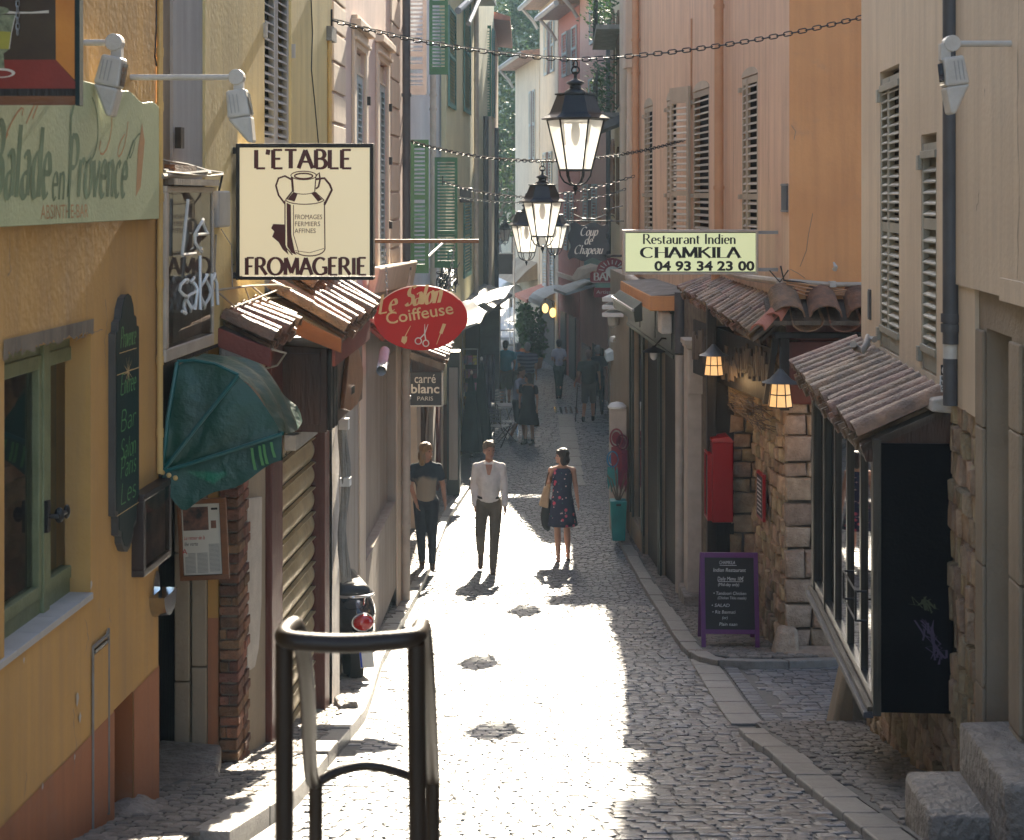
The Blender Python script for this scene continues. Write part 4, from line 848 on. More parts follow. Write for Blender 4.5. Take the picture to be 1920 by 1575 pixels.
b = MB(FR.L); b.box(s0, s1, nb, nb+.05, zb-.035, zb-.005); obj('drip_sill', b, mt['pipe_grey'], bay, bev=.004); b = MB(FR.L); b.box(s0, s1, nb+.002, nb+.03, zb-.0, zb+.022); obj('sill_rail', b, mt['bay_frame'], bay)
b = MB(FR.L); za, zc_ = PZ(1070, 8.6), PZ(1122, 8.6); sa_ = FR.S(1600, nb+.04)
b.tube([(sa_-.22, nb+.004, za), (sa_-.22, nb+.06, za), (sa_+.22, nb+.06, za), (sa_+.22, nb+.004, za)], .006, 6); b.tube([(sa_-.22, nb+.004, zc_), (sa_-.22, nb+.06, zc_), (sa_+.22, nb+.06, zc_), (sa_+.22, nb+.004, zc_)], .006, 6); b.tube([(sa_-.22, nb+.06, za), (sa_-.22, nb+.06, zc_)], .006, 6); b.tube([(sa_+.22, nb+.06, za), (sa_+.22, nb+.06, zc_)], .006, 6); obj('pull_handle', b, mt['iron'], bay)
# alley-side end wall of the house (faces away) is part of body(); plate on the wall
t, T = FR.sub('wall_vent_plate', 'small dark slotted plate on the beige house corner beside the tiled roof', 'wall plate', FR.S(1632), .0, PZ(573, 10.4)); b = MB(T); b.box(-.04, .04, .0, .012, -.10, .10); obj('frame', b, mt['pipe_grey'], t, bev=.003); b = MB(T); b.box(-.026, .026, .0125, .016, -.085, .085); obj('slot', b, mt['plate_blue'], t)
# doorsteps
def stonestep(lab, X0, X1, Y0, Y1, z0, z1, sk=.0):
    t = thing('stone_step', lab, 'step', (X0, Y0, z0), 0); N = 8; P = []
    for (cx, cy, a0) in ((X0+.03, Y0+.03, 180), (X1-.03, Y0+.03, 270), (X1-.02+sk, Y1-.02, 0), (X0+.03+sk, Y1-.03, 90)):
        for i in range(4): a = R(a0+30*i); P.append((cx+.03*math.cos(a)-X0, cy+.03*math.sin(a)-Y0))
    b = MB(); n = len(P); V = []; 
    for z, g in ((0, .0), (z1-z0-.03, 0), (z1-z0-.008, .006), (z1-z0, .022)):
        cx, cy = sum(p[0] for p in P)/n, sum(p[1] for p in P)/n
        for p in P: dx, dy = p[0]-cx, p[1]-cy; L_ = math.hypot(dx, dy); V.append((cx+dx*(1-g/L_)+random.uniform(-.003, .003), cy+dy*(1-g/L_)+random.uniform(-.003, .003), z))
    F_ = [(i*n+j, i*n+(j+1) % n, (i+1)*n+(j+1) % n, (i+1)*n+j) for i in range(3) for j in range(n)]+[tuple(3*n+j for j in range(n))]
    b.add(V, F_); obj('slab', b, mt['step'], t, smooth=50); return t
stonestep('low worn stone step on the pavement, lower of the two at right foreground', 1.645, 2.06, 6.30, 6.80, gz(6.5)-.1, ZC-2.447, .02)
stonestep('higher stone step against the wall, upper of the two at right foreground', 1.875, 2.12, 6.05, 6.80, gz(6.5)-.1, ZC-2.235, .02)
t = thing('corner_guard_stone', 'leaning wedge-shaped guard stone under the far end of the black bay', 'guard stone', (2.30, 10.9, gz(10.9)), 0)
b = MB(); b.hexa([(-.14, 0, -.1), (.16, 0, -.1), (.16, .3, -.1), (-.12, .3, -.1), (-.03, .02, .40), (.14, .02, .42), (.14, .22, .42), (-.03, .22, .40)]); obj('stone', b, mt['shaft_stone'], t, bev=.035, smooth=60)
t = thing('broken_kerb_block', 'loose grey stone block at the foot of the sunlit pier by the roller shutter', 'stone block', (PX(640, 11.45), 11.3, gz(11.3)), .25)
b = MB(); b.hexa([(0, 0, -.05), (.17, -.03, -.05), (.20, .3, -.05), (0, .3, -.05), (0, .02, .10), (.13, .01, .13), (.12, .24, .12), (0, .26, .10)]); obj('block', b, mt['step'], t, bev=.015)
t = thing('boulder', 'rough pale boulder at the foot of the niche in the ochre house', 'stone', (PX(235, 6.9), 6.9, gz(6.9)), 0)
b = MB(); b.ell((.02, 0, .03), (.16, .2, .10), 14, 8); b.ell((.20, -.15, -.01), (.16, .16, .09), 14, 8)
o = obj('rock', b, mt['step'], t, smooth=60); md = o.modifiers.new('remesh', 'REMESH'); md.mode = 'VOXEL'; md.voxel_size = .02; tx = bpy.data.textures.new('lumps', 'CLOUDS'); tx.noise_scale = .12; dm = o.modifiers.new('lumps', 'DISPLACE'); dm.texture = tx; dm.strength = .06

# ================================================================ RIGHT: rose and orange house over the stone restaurant
B = H8 = FU.thing('rose_house', 'rose plaster house with cream arched shutters and an orange end wall, right side', 'house')
W4 = [(1391, 1421, 126), (1300, 1330, 152), (1250, 1269, 170), (1208, 1224, 184)]; hs = []
for x0, x1, y in W4:
    a, c = FU.S(x1), FU.S(x0); Ym = FU.Yat((a+c)/2); hs.append((a, c, ZC-.6, PZ(y+16, Ym), .09, PZ(y, Ym)))
body(B, FU, 0, FU.len, ZC-1.25, ZC+8.6, mt['rose_plaster'], [h[:5] for h in hs], back=.2, name='wall')
b = MB(); b.box(2.6, 9, 14.985, 15.2, ZC-1.25, ZC+8.6); wchild(FU, 'orange_end_wall', b, mt['orange_plaster'], B)
b = MB(); b.slab([(2.62, 15.2), (9, 15.2), (9, 26), (1.9, 26), (1.89, 25.5)], ZC+8.3, ZC+8.7); wchild(FU, 'roof', b, mt['tile_red'], B)
for k, (a, c, z0, z1, _, zt_) in enumerate(hs):
    b = MB(FU.L); out = [(a, z1)]+[((a+c)/2-(c-a)/2*math.cos(math.pi*i/10), z1+(zt_-z1)*math.sin(math.pi*i/10)) for i in range(1, 10)]+[(c, z1)]; b.prism(out, -.0, .006); obj('arched_head', b, mt['sh_cream'], B)
    if k == 0: cuts = [(a+.01, a+(c-a)*.68), (a+(c-a)*.70, c-.01)]
    elif k == 1: cuts = [(a+.01, c-.01)]
    else: cuts = [(a+.01, a+(c-a)*.62), (a+(c-a)*.65, c-.01)]
    for p, q in cuts: flatleaf(B, FU, p, q, z0, z1-.01, -.03, mt['sh_cream'], pitch=.078, st=.04, mids=(.30,), th=.03)
    plate(B, FU, a, c, -.085, z0, z1, mt['dark_in'], 'window_dark')
    for z in (z1-.15, z0+(z1-z0)*.3): bx(B, FU, c, c+.09, .0, .025, z, z+.05, mt['sh_cream'], 'shutter_hinge')
a, c, z0, z1 = hs[1][:4]; openleaf(B, FU, c+.03, .50, z0, z1+.08, mt['sh_cream'], ang=18, n=.03, d=1, pitch=.078, st=.05, mids=(.3,), top=.2)
pipe(B, FU, 1348, -40, 440, .09, .052, mt['pipe_orange'], cl=(12, 352)); pipe(B, FU, 1192, -40, 545, .07, .055, mt['pipe_orange'], cl=(75, 137, 283))
pipe(B, FU, 1342, 430, 540, .09, .052, mt['pipe_orange']); pipe(B, FU, 1181, -40, 560, .02, .05, mt['cream_trim'])
b = MB(FU.L); s = FU.S(1298); b.tube([(s, .01, ZC+2.2), (s+.02, .01, ZC+1.1), (s+.25, .01, ZC+1.02), (s+.3, .01, ZC+.85)], .012, 6); obj('wall_cable', b, mt['pipe_orange'], B)
t, T = FU.sub('slate_wall_plate', 'tall narrow slate-blue plate screwed to the rose house corner above the yellow sign', 'wall plate', FU.S(1473), .0, PZ(371, 15.3)); b = MB(T); b.box(-.10, .10, .0, .02, -.135, .135); obj('plate', b, mt['plate_blue'], t, bev=.003); b = MB(T); b.box(-.11, .11, .001, .024, .115, .13); b.box(-.11, .11, .001, .024, -.13, -.115); obj('clip', b, mt['zinc'], t)
for z0_, z1_, n_ in ((ZC+6.6, ZC+8.6, .15), (ZC+5.45, ZC+5.75, .10), (ZC+2.0, ZC+4.7, .11), (ZC-.9, ZC+1.2, .05)): bx(B, FU, FU.len-.35, FU.len, .001, n_, z0_, z1_, mt['cream_trim'], 'shadow_edge_block')  # blocks added to notch the shadow edge cast on the street
# cables, conduit and fittings along the orange wall
b = MB(); zz = lambda y: PZ(y, 14.95)
b.tube([(PX(1480, 14.93), 14.93, zz(527)), (PX(1560, 14.93), 14.93, zz(533)), (PX(1620, 14.93), 14.93, zz(533))], .022, 8); wchild(FU, 'conduit', b, mt['pipe_pale'], B, smooth=True)
b = MB()
for k in range(4): b.tube([(PX(1475, 14.9), 14.92, zz(528+4*k)), (PX(1510, 14.9), 14.9, zz(532+7*k)), (PX(1560, 14.9), 14.92, zz(541+4*k)), (PX(1625, 14.9), 14.93, zz(547+2*k))], .008, 6)
wchild(FU, 'cables', b, mt['pipe_orange'], B); b = MB(); b.tube([(PX(1462, 14.9), 14.85, zz(498)), (PX(1470, 14.9), 14.9, zz(525)), (PX(1520, 14.9), 14.92, zz(531)), (PX(1555, 14.9), 14.93, zz(531))], .009, 6); b.tube([(PX(1440, 14.8), 14.7, zz(505)), (PX(1464, 14.8), 14.85, zz(528)), (PX(1478, 14.8), 14.8, zz(505))], .006, 6); wchild(FU, 'black_cable', b, mt['cable_black'], B)
b = MB(); b.box(PX(1556, 14.9), PX(1567, 14.9), 14.88, 14.98, zz(538), zz(527)); wchild(FU, 'conduit_clip', b, mt['white_enamel'], B)
b = MB(); b.tube([(PX(1563, 14.95), 14.95, zz(492)), (PX(1565, 14.95), 14.9, zz(500)), (PX(1564, 14.95), 14.93, zz(505))], [.008, .02, .024], 8); wchild(FU, 'wall_fitting', b, mt['white_enamel'], B, smooth=True)
b = MB(FU.L); P = [(1366, 512), (1400, 520), (1440, 525), (1462, 528)]; b.tube([(FU.S(x, .08), .08, PZ(y, FU.Yat(FU.S(x, .08)))) for x, y in P], .035, 8); P = [(1180, 520), (1205, 538), (1235, 552), (1262, 570), (1272, 580)]; b.tube([(FU.S(x, .2), .2, PZ(y, FU.Yat(FU.S(x, .2)))) for x, y in P], .07, 10); obj('overflow_pipe', b, mt['pipe_pale'], B, smooth=True)
# restaurant ground floor
FD1 = Frame((2.56, 15.0), (2.50, 16.4), 'R'); FD2 = Frame((2.30, 17.0), (2.04, 19.7), 'R')
H9 = B = FD1.thing('stone_restaurant', 'rough stone restaurant front with tiled canopy, lanterns and dark doorway on the right', 'restaurant')
zC = ZC-1.45; gr = gz(15)-.4
b = MB(); b.slab([(2.585, 15.03), (6, 15.03), (6, 19.7), (3.0, 19.7), (3.0, 16.38), (2.53, 16.38)], gr-.5, ZC-1.251); wchild(FD1, 'wall_core', b, mt['mortar'], B)
b = MB(); b.slab([(2.34, 17.03), (3.1, 17.03), (3.1, 19.69), (2.07, 19.69)], gr-.8, ZC-1.252); wchild(FD1, 'wall_core', b, mt['mortar'], B)
b = MB(); b.quad((2.9, 16.3, gr-.8), (2.9, 17.1, gr-.8), (2.9, 17.1, ZC-1.3), (2.9, 16.3, ZC-1.3)); wchild(FD1, 'doorway_dark', b, mt['dark_in'], B)
Tw = lambda s, n, z: FD1.L(*(lambda v: (v.dot(FD1.a), v.dot(FD1.nv), z))(Vector((s, 15.03-n))-FD1.o))
stones(B, Tw, 2.55, 2.98, gz(15)-.1, ZC-1.95, .21, (.24, .36), mt['quoin'], 0, (.05, .09), .008, .025, .012, name='quoin_stone')
stones(B, Tw, 2.98, 3.7, gz(15)-.1, ZC-1.95, .24, (.25, .4), mt['quoin'], 0, (.03, .05), .008, .02, .012, name='quoin_stone')
stones(B, FD1.L, .0, 1.38, gz(15.7)-.15, ZC-1.40, .125, (.07, .17), mt['rubble'], -.03, (.04, .09), .005, .014, .018)
Tw2 = lambda s, n, z: FD1.L(*(lambda v: (v.dot(FD1.a), v.dot(FD1.nv), z))(Vector((s, 17.03-n))-FD1.o))
stones(B, Tw2, 2.30, 2.64, gz(17)-.2, ZC-1.75, .19, (.15, .34), mt['rubble'], 0, (.04, .08), .010, .03, .014)
Tj = lambda s, n, z: FD1.L(*(lambda v: (v.dot(FD1.a), v.dot(FD1.nv), z))(Vector((s, 16.95-n))-FD1.o))
# upper front behind the lanterns: rough dark render
b = MB(); b.hexa([(2.30, 16.9, ZC-2.2), (2.68, 16.9, ZC-2.2), (2.68, 17.0, ZC-2.2), (2.3, 17.0, ZC-2.2), (2.26, 16.9, ZC-1.5), (2.68, 16.9, ZC-1.5), (2.68, 17, ZC-1.5), (2.26, 17, ZC-1.5)]); wchild(FD1, 'rough_render', b, mt['rubble'], B)
b = MB(); b.box(PX(1322, 17.5), PX(1366, 17.4), 16.98, 17.06, gr-.8, ZC-1.4); wchild(FD1, 'dark_door', b, mt['wood_black'], B); b = MB(); b.box(PX(1323, 17), PX(1340, 17), 16.85, 16.97, gr-.4, ZC-1.15); wchild(FD1, 'dark_post', b, mt['wood_black'], B, bev=.006)
# timber front on the alley side
b = MB(); b.box(PX(1497, 15), 4.2, 14.94, 15.02, ZC-1.96, ZC-1.16); wchild(FD1, 'timber_front', b, mt['wood_red'], B)
for k in range(4): b = MB(); b.box(PX(1470, 15), 4.2, 14.90-.01*(k % 2), 14.935, ZC-1.96+.2*k+.01, ZC-1.96+.2*k+.19); wchild(FD1, 'timber_board', b, mt['wood_red'], B, bev=.006)
b = MB(); b.box(PX(1452, 14.8), 4.0, 14.80, 14.9, ZC-1.33, ZC-1.28); b.box(PX(1464, 14.8), PX(1481, 14.8), 14.82, 14.9, ZC-2.0, ZC-1.3); wchild(FD1, 'beam', b, mt['wood_black'], B, bev=.006)
b = MB(); b.hexa([(PX(1428, 15), 14.9, ZC-1.95), (PX(1438, 15), 14.9, ZC-1.95), (PX(1438, 15), 14.97, ZC-1.95), (PX(1428, 15), 14.97, ZC-1.95), (PX(1448, 15), 14.9, ZC-1.28), (PX(1460, 15), 14.9, ZC-1.28), (PX(1460, 15), 14.97, ZC-1.28), (PX(1448, 15), 14.97, ZC-1.28)]); wchild(FD1, 'brace', b, mt['wood_black'], B)
stonew = MB(); stonew.hexa([(2.36, 14.72, gz(14.7)-.1), (2.66, 14.72, gz(14.7)-.1), (2.66, 15.05, gz(14.7)-.1), (2.40, 15.05, gz(14.7)-.1), (2.47, 14.86, gz(15)+.30), (2.66, 14.86, gz(15)+.30), (2.66, 15.05, gz(15)+.30), (2.5, 15.05, gz(15)+.30)]); wchild(FD1, 'corner_guard', stonew, mt['quoin'], B, bev=.04, smooth=60)
b = MB(); b.box(2.52, 4.5, 14.72, 15.0, gz(14.9)-.2, gz(14.9)+.10); wchild(FD1, 'plinth_stone', b, mt['quoin'], B, bev=.03)
# column, green shop, downpipe
b = MB(); X0, X1 = PX(1289, 18.5), PX(1324, 18.5); b.box(X0, X1, 18.5, 18.9, gr-1, ZC-1.78); b.box(X0-.02, X1+.02, 18.47, 18.9, ZC-1.78, ZC-1.72); b.box(X0-.04, X1+.03, 18.45, 18.9, ZC-1.74, ZC-1.68); b.box(X0+.01, X1, 18.44, 18.5, ZC-2.30, ZC-1.79)
col = wchild(FD1, 'stone_pilaster', b, mt['pipe_pale'], B, bev=.006)
b = MB(); P = [(X0+.06+.05*math.cos(t_*.5)*(1-t_/16), 18.43, ZC-1.95+.05*math.sin(t_*.5)*(1-t_/16)) for t_ in range(14)]; b.tube(P, .014, 6); P = [(X0+.07, 18.43, ZC-2.0), (X0+.03, 18.43, ZC-2.15), (X0+.08, 18.43, ZC-2.28)]; b.tube(P, .02, 6); wchild(FD1, 'scroll_carving', b, mt['pipe_pale'], col)
z = gr-.3
while z < ZC-2.35: b = MB(); b.box(X0-.008, X1+.004, 18.482, 18.499, z+.004, z+.62); wchild(FD1, 'pilaster_stone', b, mt['pipe_pale'], col, bev=.004); z += .63
b = MB(); b.box(X0-.06, X1+.25, 18.3, 18.95, gz(18.5)-.3, gz(18.5)+.20); wchild(FD1, 'pilaster_foot', b, mt['step'], B, bev=.01)
b = MB(); Yp = 19.5; xp = PX(1275, Yp); b.tube([(xp, Yp, PZ(665, Yp)), (xp, Yp, gz(Yp)-.1)], .058, 12); p1 = wchild(FD1, 'downpipe', b, mt['pipe_pale'], B, smooth=True)
for y in (672, 790, 1020): b = MB(); b.tube([(xp, Yp, PZ(y, Yp)-.025), (xp, Yp, PZ(y, Yp)+.025)], .068, 12); wchild(FD1, 'pipe_bracket', b, mt['pipe_pale'], p1, smooth=True)
b = MB(); b.tube([(xp, Yp, PZ(548, Yp)), (xp, Yp, PZ(662, Yp))], .068, 12); p2 = wchild(FD1, 'downpipe', b, mt['pipe_grey'], B, smooth=True)
b = MB(); b.tube([(xp, Yp, PZ(582, Yp)), (xp, Yp, PZ(576, Yp))], .08, 12); wchild(FD1, 'pipe_bracket', b, mt['zinc'], p2)
# tiled canopies
FDc = Frame((2.60, 14.75), (2.33, 18.7), 'R')
ci = (Matrix.Translation(FD1.loc()) @ Matrix.Rotation(FD1.rz, 4, 'Z')).inverted(); cm = Matrix.Translation(FDc.loc()) @ Matrix.Rotation(FDc.rz, 4, 'Z')
TT = lambda s, n, z: tuple(ci @ (cm @ Vector(FDc.L(s, n, z))))
canopy(B, TT, .15, FDc.len, .0, .38, (ZC-1.06, ZC-1.00), (ZC-1.32, ZC-1.13), mt['tile_grey'], r=.072, rows=2, jag=.03)
canopy(B, TT, .3, FDc.len-.1, .0, .28, (ZC-1.12, ZC-1.06), (ZC-1.36, ZC-1.2), mt['tile'], r=.07, rows=1, jag=.03)
TA = lambda s, n, z: tuple(ci @ Vector((s, 15.0-n, z)))
canopy(B, TA, 2.36, 4.1, .0, .34, (ZC-.96, ZC-.96), (ZC-1.15, ZC-1.15), mt['tile'], r=.155, rows=1, jag=.015)
b = MB(TA); tile_geo(b, (2.62, -.05, ZC-.92), (2.38, .33, ZC-1.16), (.83, .5, .05), (0.1, .3, 1), .09, .10, True); obj('ridge_tile', b, mt['tile_red'], B, smooth=50)
b = MB(TA); tile_geo(b, (2.47, .15, ZC-1.06), (2.24, .40, ZC-1.24), (.83, .5, .05), (0.1, .3, 1), .07, .08, True); obj('ridge_tile', b, mt['tile_red'], B, smooth=50)
# dried-twig band over the doorway
b = MB()
for i in range(160):
    u = random.random(); x = PX(1366+62*u, 16.6-1.2*u); Y = 16.7-1.3*u+random.uniform(-.05, .05); z = ZC-2.12-.05*u+random.uniform(-.10, .12); b.tube([(x, Y, z), (x+random.uniform(-.02, .14), Y-random.uniform(0, .25), z-random.uniform(-.02, .07))], .004, 3)
wchild(FD1, 'twig_band', b, mt['wood_old'], B, kind='stuff')

# green-fronted shop
B = H10 = FG.thing('green_front_shop', 'shop with dark green wooden front and open dark doors, right of the lane', 'shop')
s = FG.S
body(B, FG, .0, FG.len, gz(20)-1, ZC-1.30, mt['shaft_stone'], [(s(1272)-.0, s(1241), gz(20)-.9, ZC-1.98, .05), (s(1236), s(1209), gz(22)-.9, ZC-1.98, .05), (s(1205), s(1190), gz(24)+.4, ZC-1.98, .05)], back=3, name='shop_front')
for q in ((s(1272), s(1241)), (s(1236), s(1209))): plate(B, FG, q[0], q[1], -.045, gz(20)-.9, ZC-1.98, mt['wood_black'], 'door')
plate(B, FG, s(1205), s(1190), -.03, gz(24)+.4, ZC-1.98, mt['glass_dark'], 'shop_window'); plate(B, FG, s(1205), s(1190), -.045, gz(24)+.4, ZC-1.98, mt['dark_in'], 'window_dark')
b = MB(FG.L); b.box(s(1273), s(1183), .0, .05, ZC-2.02, ZC-1.42); b.box(s(1272), s(1183), .05, .07, ZC-2.02, ZC-1.97); b.box(s(1272), s(1183), .05, .09, ZC-1.47, ZC-1.42); fas = obj('fascia', b, mt['green_shop'], B, bev=.004)
for x0, x1 in ((1268, 1240), (1236, 1212), (1207, 1190)): b = MB(FG.L); b.box(s(x0), s(x1), .05, .06, ZC-1.92, ZC-1.52); obj('fascia_panel', b, mt['navy_sign'], fas)
b = MB(FG.L)
for x in (1241, 1238.5, 1209, 1207, 1189, 1184): b.box(s(x), s(x)+.10, -.02, .03, gz(22)-.8, ZC-2.0)
obj('door_post', b, mt['green_shop'], B)
b = MB(FG.L); b.box(s(1209), s(1183), .0, .03, gz(24)-.9, gz(24)+.38); obj('stall_riser', b, mt['shaft_stone'], B, bev=.005)
b = MB(FG.L); b.hexa([(-.15, -.2, ZC-1.42), (s(1163, .36), -.2, ZC-1.42), (s(1163, .36), .36, ZC-1.42), (-.15, .36, ZC-1.42), (-.15, -.2, ZC-1.24), (s(1163, .36), -.2, ZC-1.24), (s(1163, .36), .36, ZC-1.24), (-.15, .36, ZC-1.24)]); obj('roof_slab', b, mt['orange_plaster'], B, bev=.01)
b = MB(FG.L); b.hexa([(-.1, -.2, ZC-1.238), (s(1163, .36), -.2, ZC-1.238), (s(1163, .36), .34, ZC-1.238), (-.1, .34, ZC-1.238), (-.1, -.2, ZC-1.20), (s(1163, .36), -.2, ZC-1.20), (s(1163, .36), .1, ZC-1.22), (-.1, .1, ZC-1.22)]); obj('roof_dust', b, mt['conc'], B)
b = MB(FG.L); b.hexa([(.6, .36, ZC-1.60), (s(1152, .45), .36, ZC-1.60), (s(1152, .45), .46, ZC-1.62), (.6, .46, ZC-1.62), (.6, .37, ZC-1.36), (s(1152, .45), .37, ZC-1.36), (s(1152, .45), .48, ZC-1.45), (.6, .48, ZC-1.45)]); aw = obj('awning_case', b, mt['green_shop'], B, bev=.01)
b = MB(FG.L); b.box(.58, s(1152, .45), .47, .50, ZC-1.48, ZC-1.45); obj('front_bar', b, mt['zinc'], aw)
b = MB(FG.L); b.box(.05, .35, .06, .2, ZC-1.72, ZC-1.45); obj('alarm_box', b, mt['white_enamel'], B, bev=.02)
# house beyond, brick arches and balconies
F11 = Frame((2.25, 31), (2.76, 46), 'R'); B = F11.thing('brick_arch_house', 'stone house with brick arches and planted balconies, beyond the green-fronted shop', 'house')
body(B, F11, -2.4, F11.len, gz(38)-1, ZC+7.0, mt['cream_plaster'], back=6)
def fs(x): return F11.S(x)
for (x0, x1, y0, y1) in ((1163, 1158, 20, 200), (1153, 1147, 20, 210), (1163, 1158, 275, 420), (1153, 1147, 260, 400)):
    a, c = fs(x1), fs(x0); a, c = min(a, c), max(a, c); Ym = F11.Yat((a+c)/2); z0, z1 = PZ(y1, Ym), PZ(y0, Ym)
    out = [(a, z0), (c, z0), (c, z1-.3)]+[((a+c)/2+(c-a)/2*math.cos(math.pi*i/8), z1-.3+.3*math.sin(math.pi*i/8)) for i in range(1, 8)]+[(a, z1-.3)]; b = MB(F11.L); b.prism(out, 0, .04); obj('brick_arch', b, mt['brick'], B)
pipe(B, F11, 1141, -20, 560, .06, .07, mt['pipe_grey']); pipe(B, F11, 1169, 0, 560, .06, .08, mt['cream_trim'])
for y in (75, 225):
    Ym = 38; z = PZ(y, Ym); a = 3.5; b = MB(F11.L); b.box(a, a+5, 0, .55, z-.1, z); bal = obj('balcony', b, mt['conc'], B)
    b = MB(F11.L); 
    for i in range(30): s_ = a+i*5/29; b.tube([(s_, .53, z), (s_, .53, z+.9)], .012, 4)
    b.tube([(a, .53, z+.9), (a+5, .53, z+.9)], .02, 4); obj('railing', b, mt['iron'], bal)
    b = MB(F11.L)
    for i in range(700): s_, n_, zz_ = a+random.random()*5, .35+random.gauss(0, .16), z+random.uniform(.1, 1.2); d = .07; b.add([(s_, n_, zz_), (s_+d, n_+random.uniform(-d, d), zz_+random.uniform(-d, d)), (s_+random.uniform(-d, d), n_+d, zz_+d*.5)], [(0, 1, 2)])
    obj('balcony_plants', b, mt['leaf2'], B, kind='stuff')
b = MB(F11.L); b.hexa([(3, 0, PZ(240, 37)), (5.5, 0, PZ(240, 37)), (5.5, .7, PZ(262, 37)), (3, .7, PZ(262, 37)), (3, 0, PZ(225, 37)), (5.5, 0, PZ(225, 37)), (5.5, .7, PZ(250, 37)), (3, .7, PZ(250, 37))]); obj('canopy', b, mt['pipe_grey'], B)
b = MB(F11.L)
for (x0, x1, y0, y1) in ((1166, 1150, 600, 900),): b.box(fs(1166), fs(1150), .01, .03, PZ(880, 38), PZ(560, 38))
obj('shop_front', b, mt['wood_brown'], B)

# far row closing the bend
def rowY(x): k = (x-960)/3000; return 8.27/(k+.12)
def rp(x): Y = rowY(x); return ((x-960)/3000*Y, Y)
def far_house(name, label, xa, xb, top, m, shutters, shm, ground=None, extra=None):
    F = Frame(rp(xa), rp(xb), 'R'); B = F.thing(name, label, 'house'); body(B, F, .01, F.len-.01, gz(60)-1, top, m, back=7)
    b = MB(F.L); b.hexa([(-.1, -7, top+.05), (F.len+.1, -7, top+.05), (F.len+.1, .7, top-.05), (-.1, .7, top-.05), (-.1, -7, top+.9), (F.len+.1, -7, top+.9), (F.len+.1, .7, top+.12), (-.1, .7, top+.12)]); obj('roof', b, mt['tile_grey'], B)
    b = MB(F.L); b.tube([(-.1, .75, top), (F.len+.1, .75, top)], .09, 8); b.tube([(F.len-.3, .75, top), (F.len-.3, .3, top-.5), (F.len-.3, .12, top-.8)], .06, 8); obj('gutter', b, mt['zinc'], B, smooth=True)
    for (x0, x1, y0, y1) in shutters:
        a, c = F.S(x1), F.S(x0); Ym = F.Yat((a+c)/2); z0, z1 = PZ(y1, Ym), PZ(y0, Ym); w_ = c-a
        bx(B, F, a+w_*.3, c-w_*.3, .002, .02, z0, z1, mt['wood_red'], 'window')
        for p, q in ((a, a+w_*.31), (c-w_*.31, c)): flatleaf(B, F, p, q, z0, z1, .02, shm, pitch=.10, st=.05)
    if ground: body(B, F, .0, F.len, gz(60)-1, ground[0], ground[1], n=.06, back=.5, name='ground_floor')
    return B, F
B, F = far_house('salmon_house', 'salmon pink house with pale shutters, next to the brick arch house', 1139, 1087, ZC+6.4, mt['salmon_plaster'], [(1132, 1108, -40, 78), (1126, 1106, 145, 215), (1120, 1096, 345, 415)], mt['sh_pale'])
for x0, x1, y0, y1, mm in ((1132, 1112, 640, 735, 'dark_in'), (1108, 1092, 650, 740, 'wood_brown')): a, c = F.S(x0), F.S(x1); bx(B, F, min(a, c), max(a, c), .0, .03, PZ(y1, 49), PZ(y0, 49), mt[mm], 'shop_door')
a = F.S(1110); b = MB(F.L); b.hexa([(a-1.2, 0, PZ(530, 49)), (a+1.2, 0, PZ(530, 49)), (a+1.2, 1.0, PZ(548, 49)), (a-1.2, 1.0, PZ(548, 49)), (a-1.2, 0, PZ(524, 49)), (a+1.2, 0, PZ(524, 49)), (a+1.2, 1.0, PZ(543, 49)), (a-1.2, 1.0, PZ(543, 49))]); obj('small_awning', b, mt['sh_pale'], B)
b = MB(F.L); b.box(F.S(1130), F.S(1098), .01, .05, PZ(530, 49), PZ(470, 49)); obj('green_panel', b, mt['sh_teal'], B)
b = MB(F.L); P = []; a = F.S(1118); b.hexa([(a-.8, 0, PZ(512, 49)), (a+.8, 0, PZ(512, 49)), (a+.5, .7, PZ(520, 49)), (a-.5, .7, PZ(520, 49)), (a-.8, 0, PZ(492, 49)), (a+.8, 0, PZ(492, 49)), (a+.4, .5, PZ(500, 49)), (a-.4, .5, PZ(500, 49))]); obj('cream_hood', b, mt['cream_trim'], B)
B, F = far_house('red_house', 'brick red house with pale shutters and grey gutter, middle of the far row', 1086, 1047, ZC+6.1, mt['red_plaster'], [(1082, 1056, 55, 140), (1076, 1060, 360, 470)], mt['sh_pale'])
b = MB(F.L); b.box(0, F.len, .0, .10, PZ(524, 53), PZ(516, 53)); obj('string_course', b, mt['cream_trim'], B)
a = F.S(1062); b = MB(F.L)
for i in range(6): t0, t1 = math.pi/2*i/6, math.pi/2*(i+1)/6; b.quad((a-1.5, 1.1*math.sin(t0), PZ(572, 53)+.55*math.cos(t0)), (a+1.5, 1.1*math.sin(t0), PZ(572, 53)+.55*math.cos(t0)), (a+1.5, 1.1*math.sin(t1), PZ(572, 53)+.55*math.cos(t1)), (a-1.5, 1.1*math.sin(t1), PZ(572, 53)+.55*math.cos(t1)))
obj('curved_awning', b, mt['sh_pale'], B)
for x0, x1 in ((1080, 1068), (1062, 1052)): a, c = F.S(x0), F.S(x1); bx(B, F, a, c, .0, .03, gz(53), PZ(590, 53), mt['wood_black'], 'shop_door')
B, F = far_house('tall_cream_house', 'tall cream house with blue-grey shutters, left of the red house', 1046, 1012, ZC+7.0, mt['cream_plaster'], [(1040, 1022, 40, 138), (1036, 1020, 285, 420), (1040, 1020, 460, 540)], mt['sh_pale'])
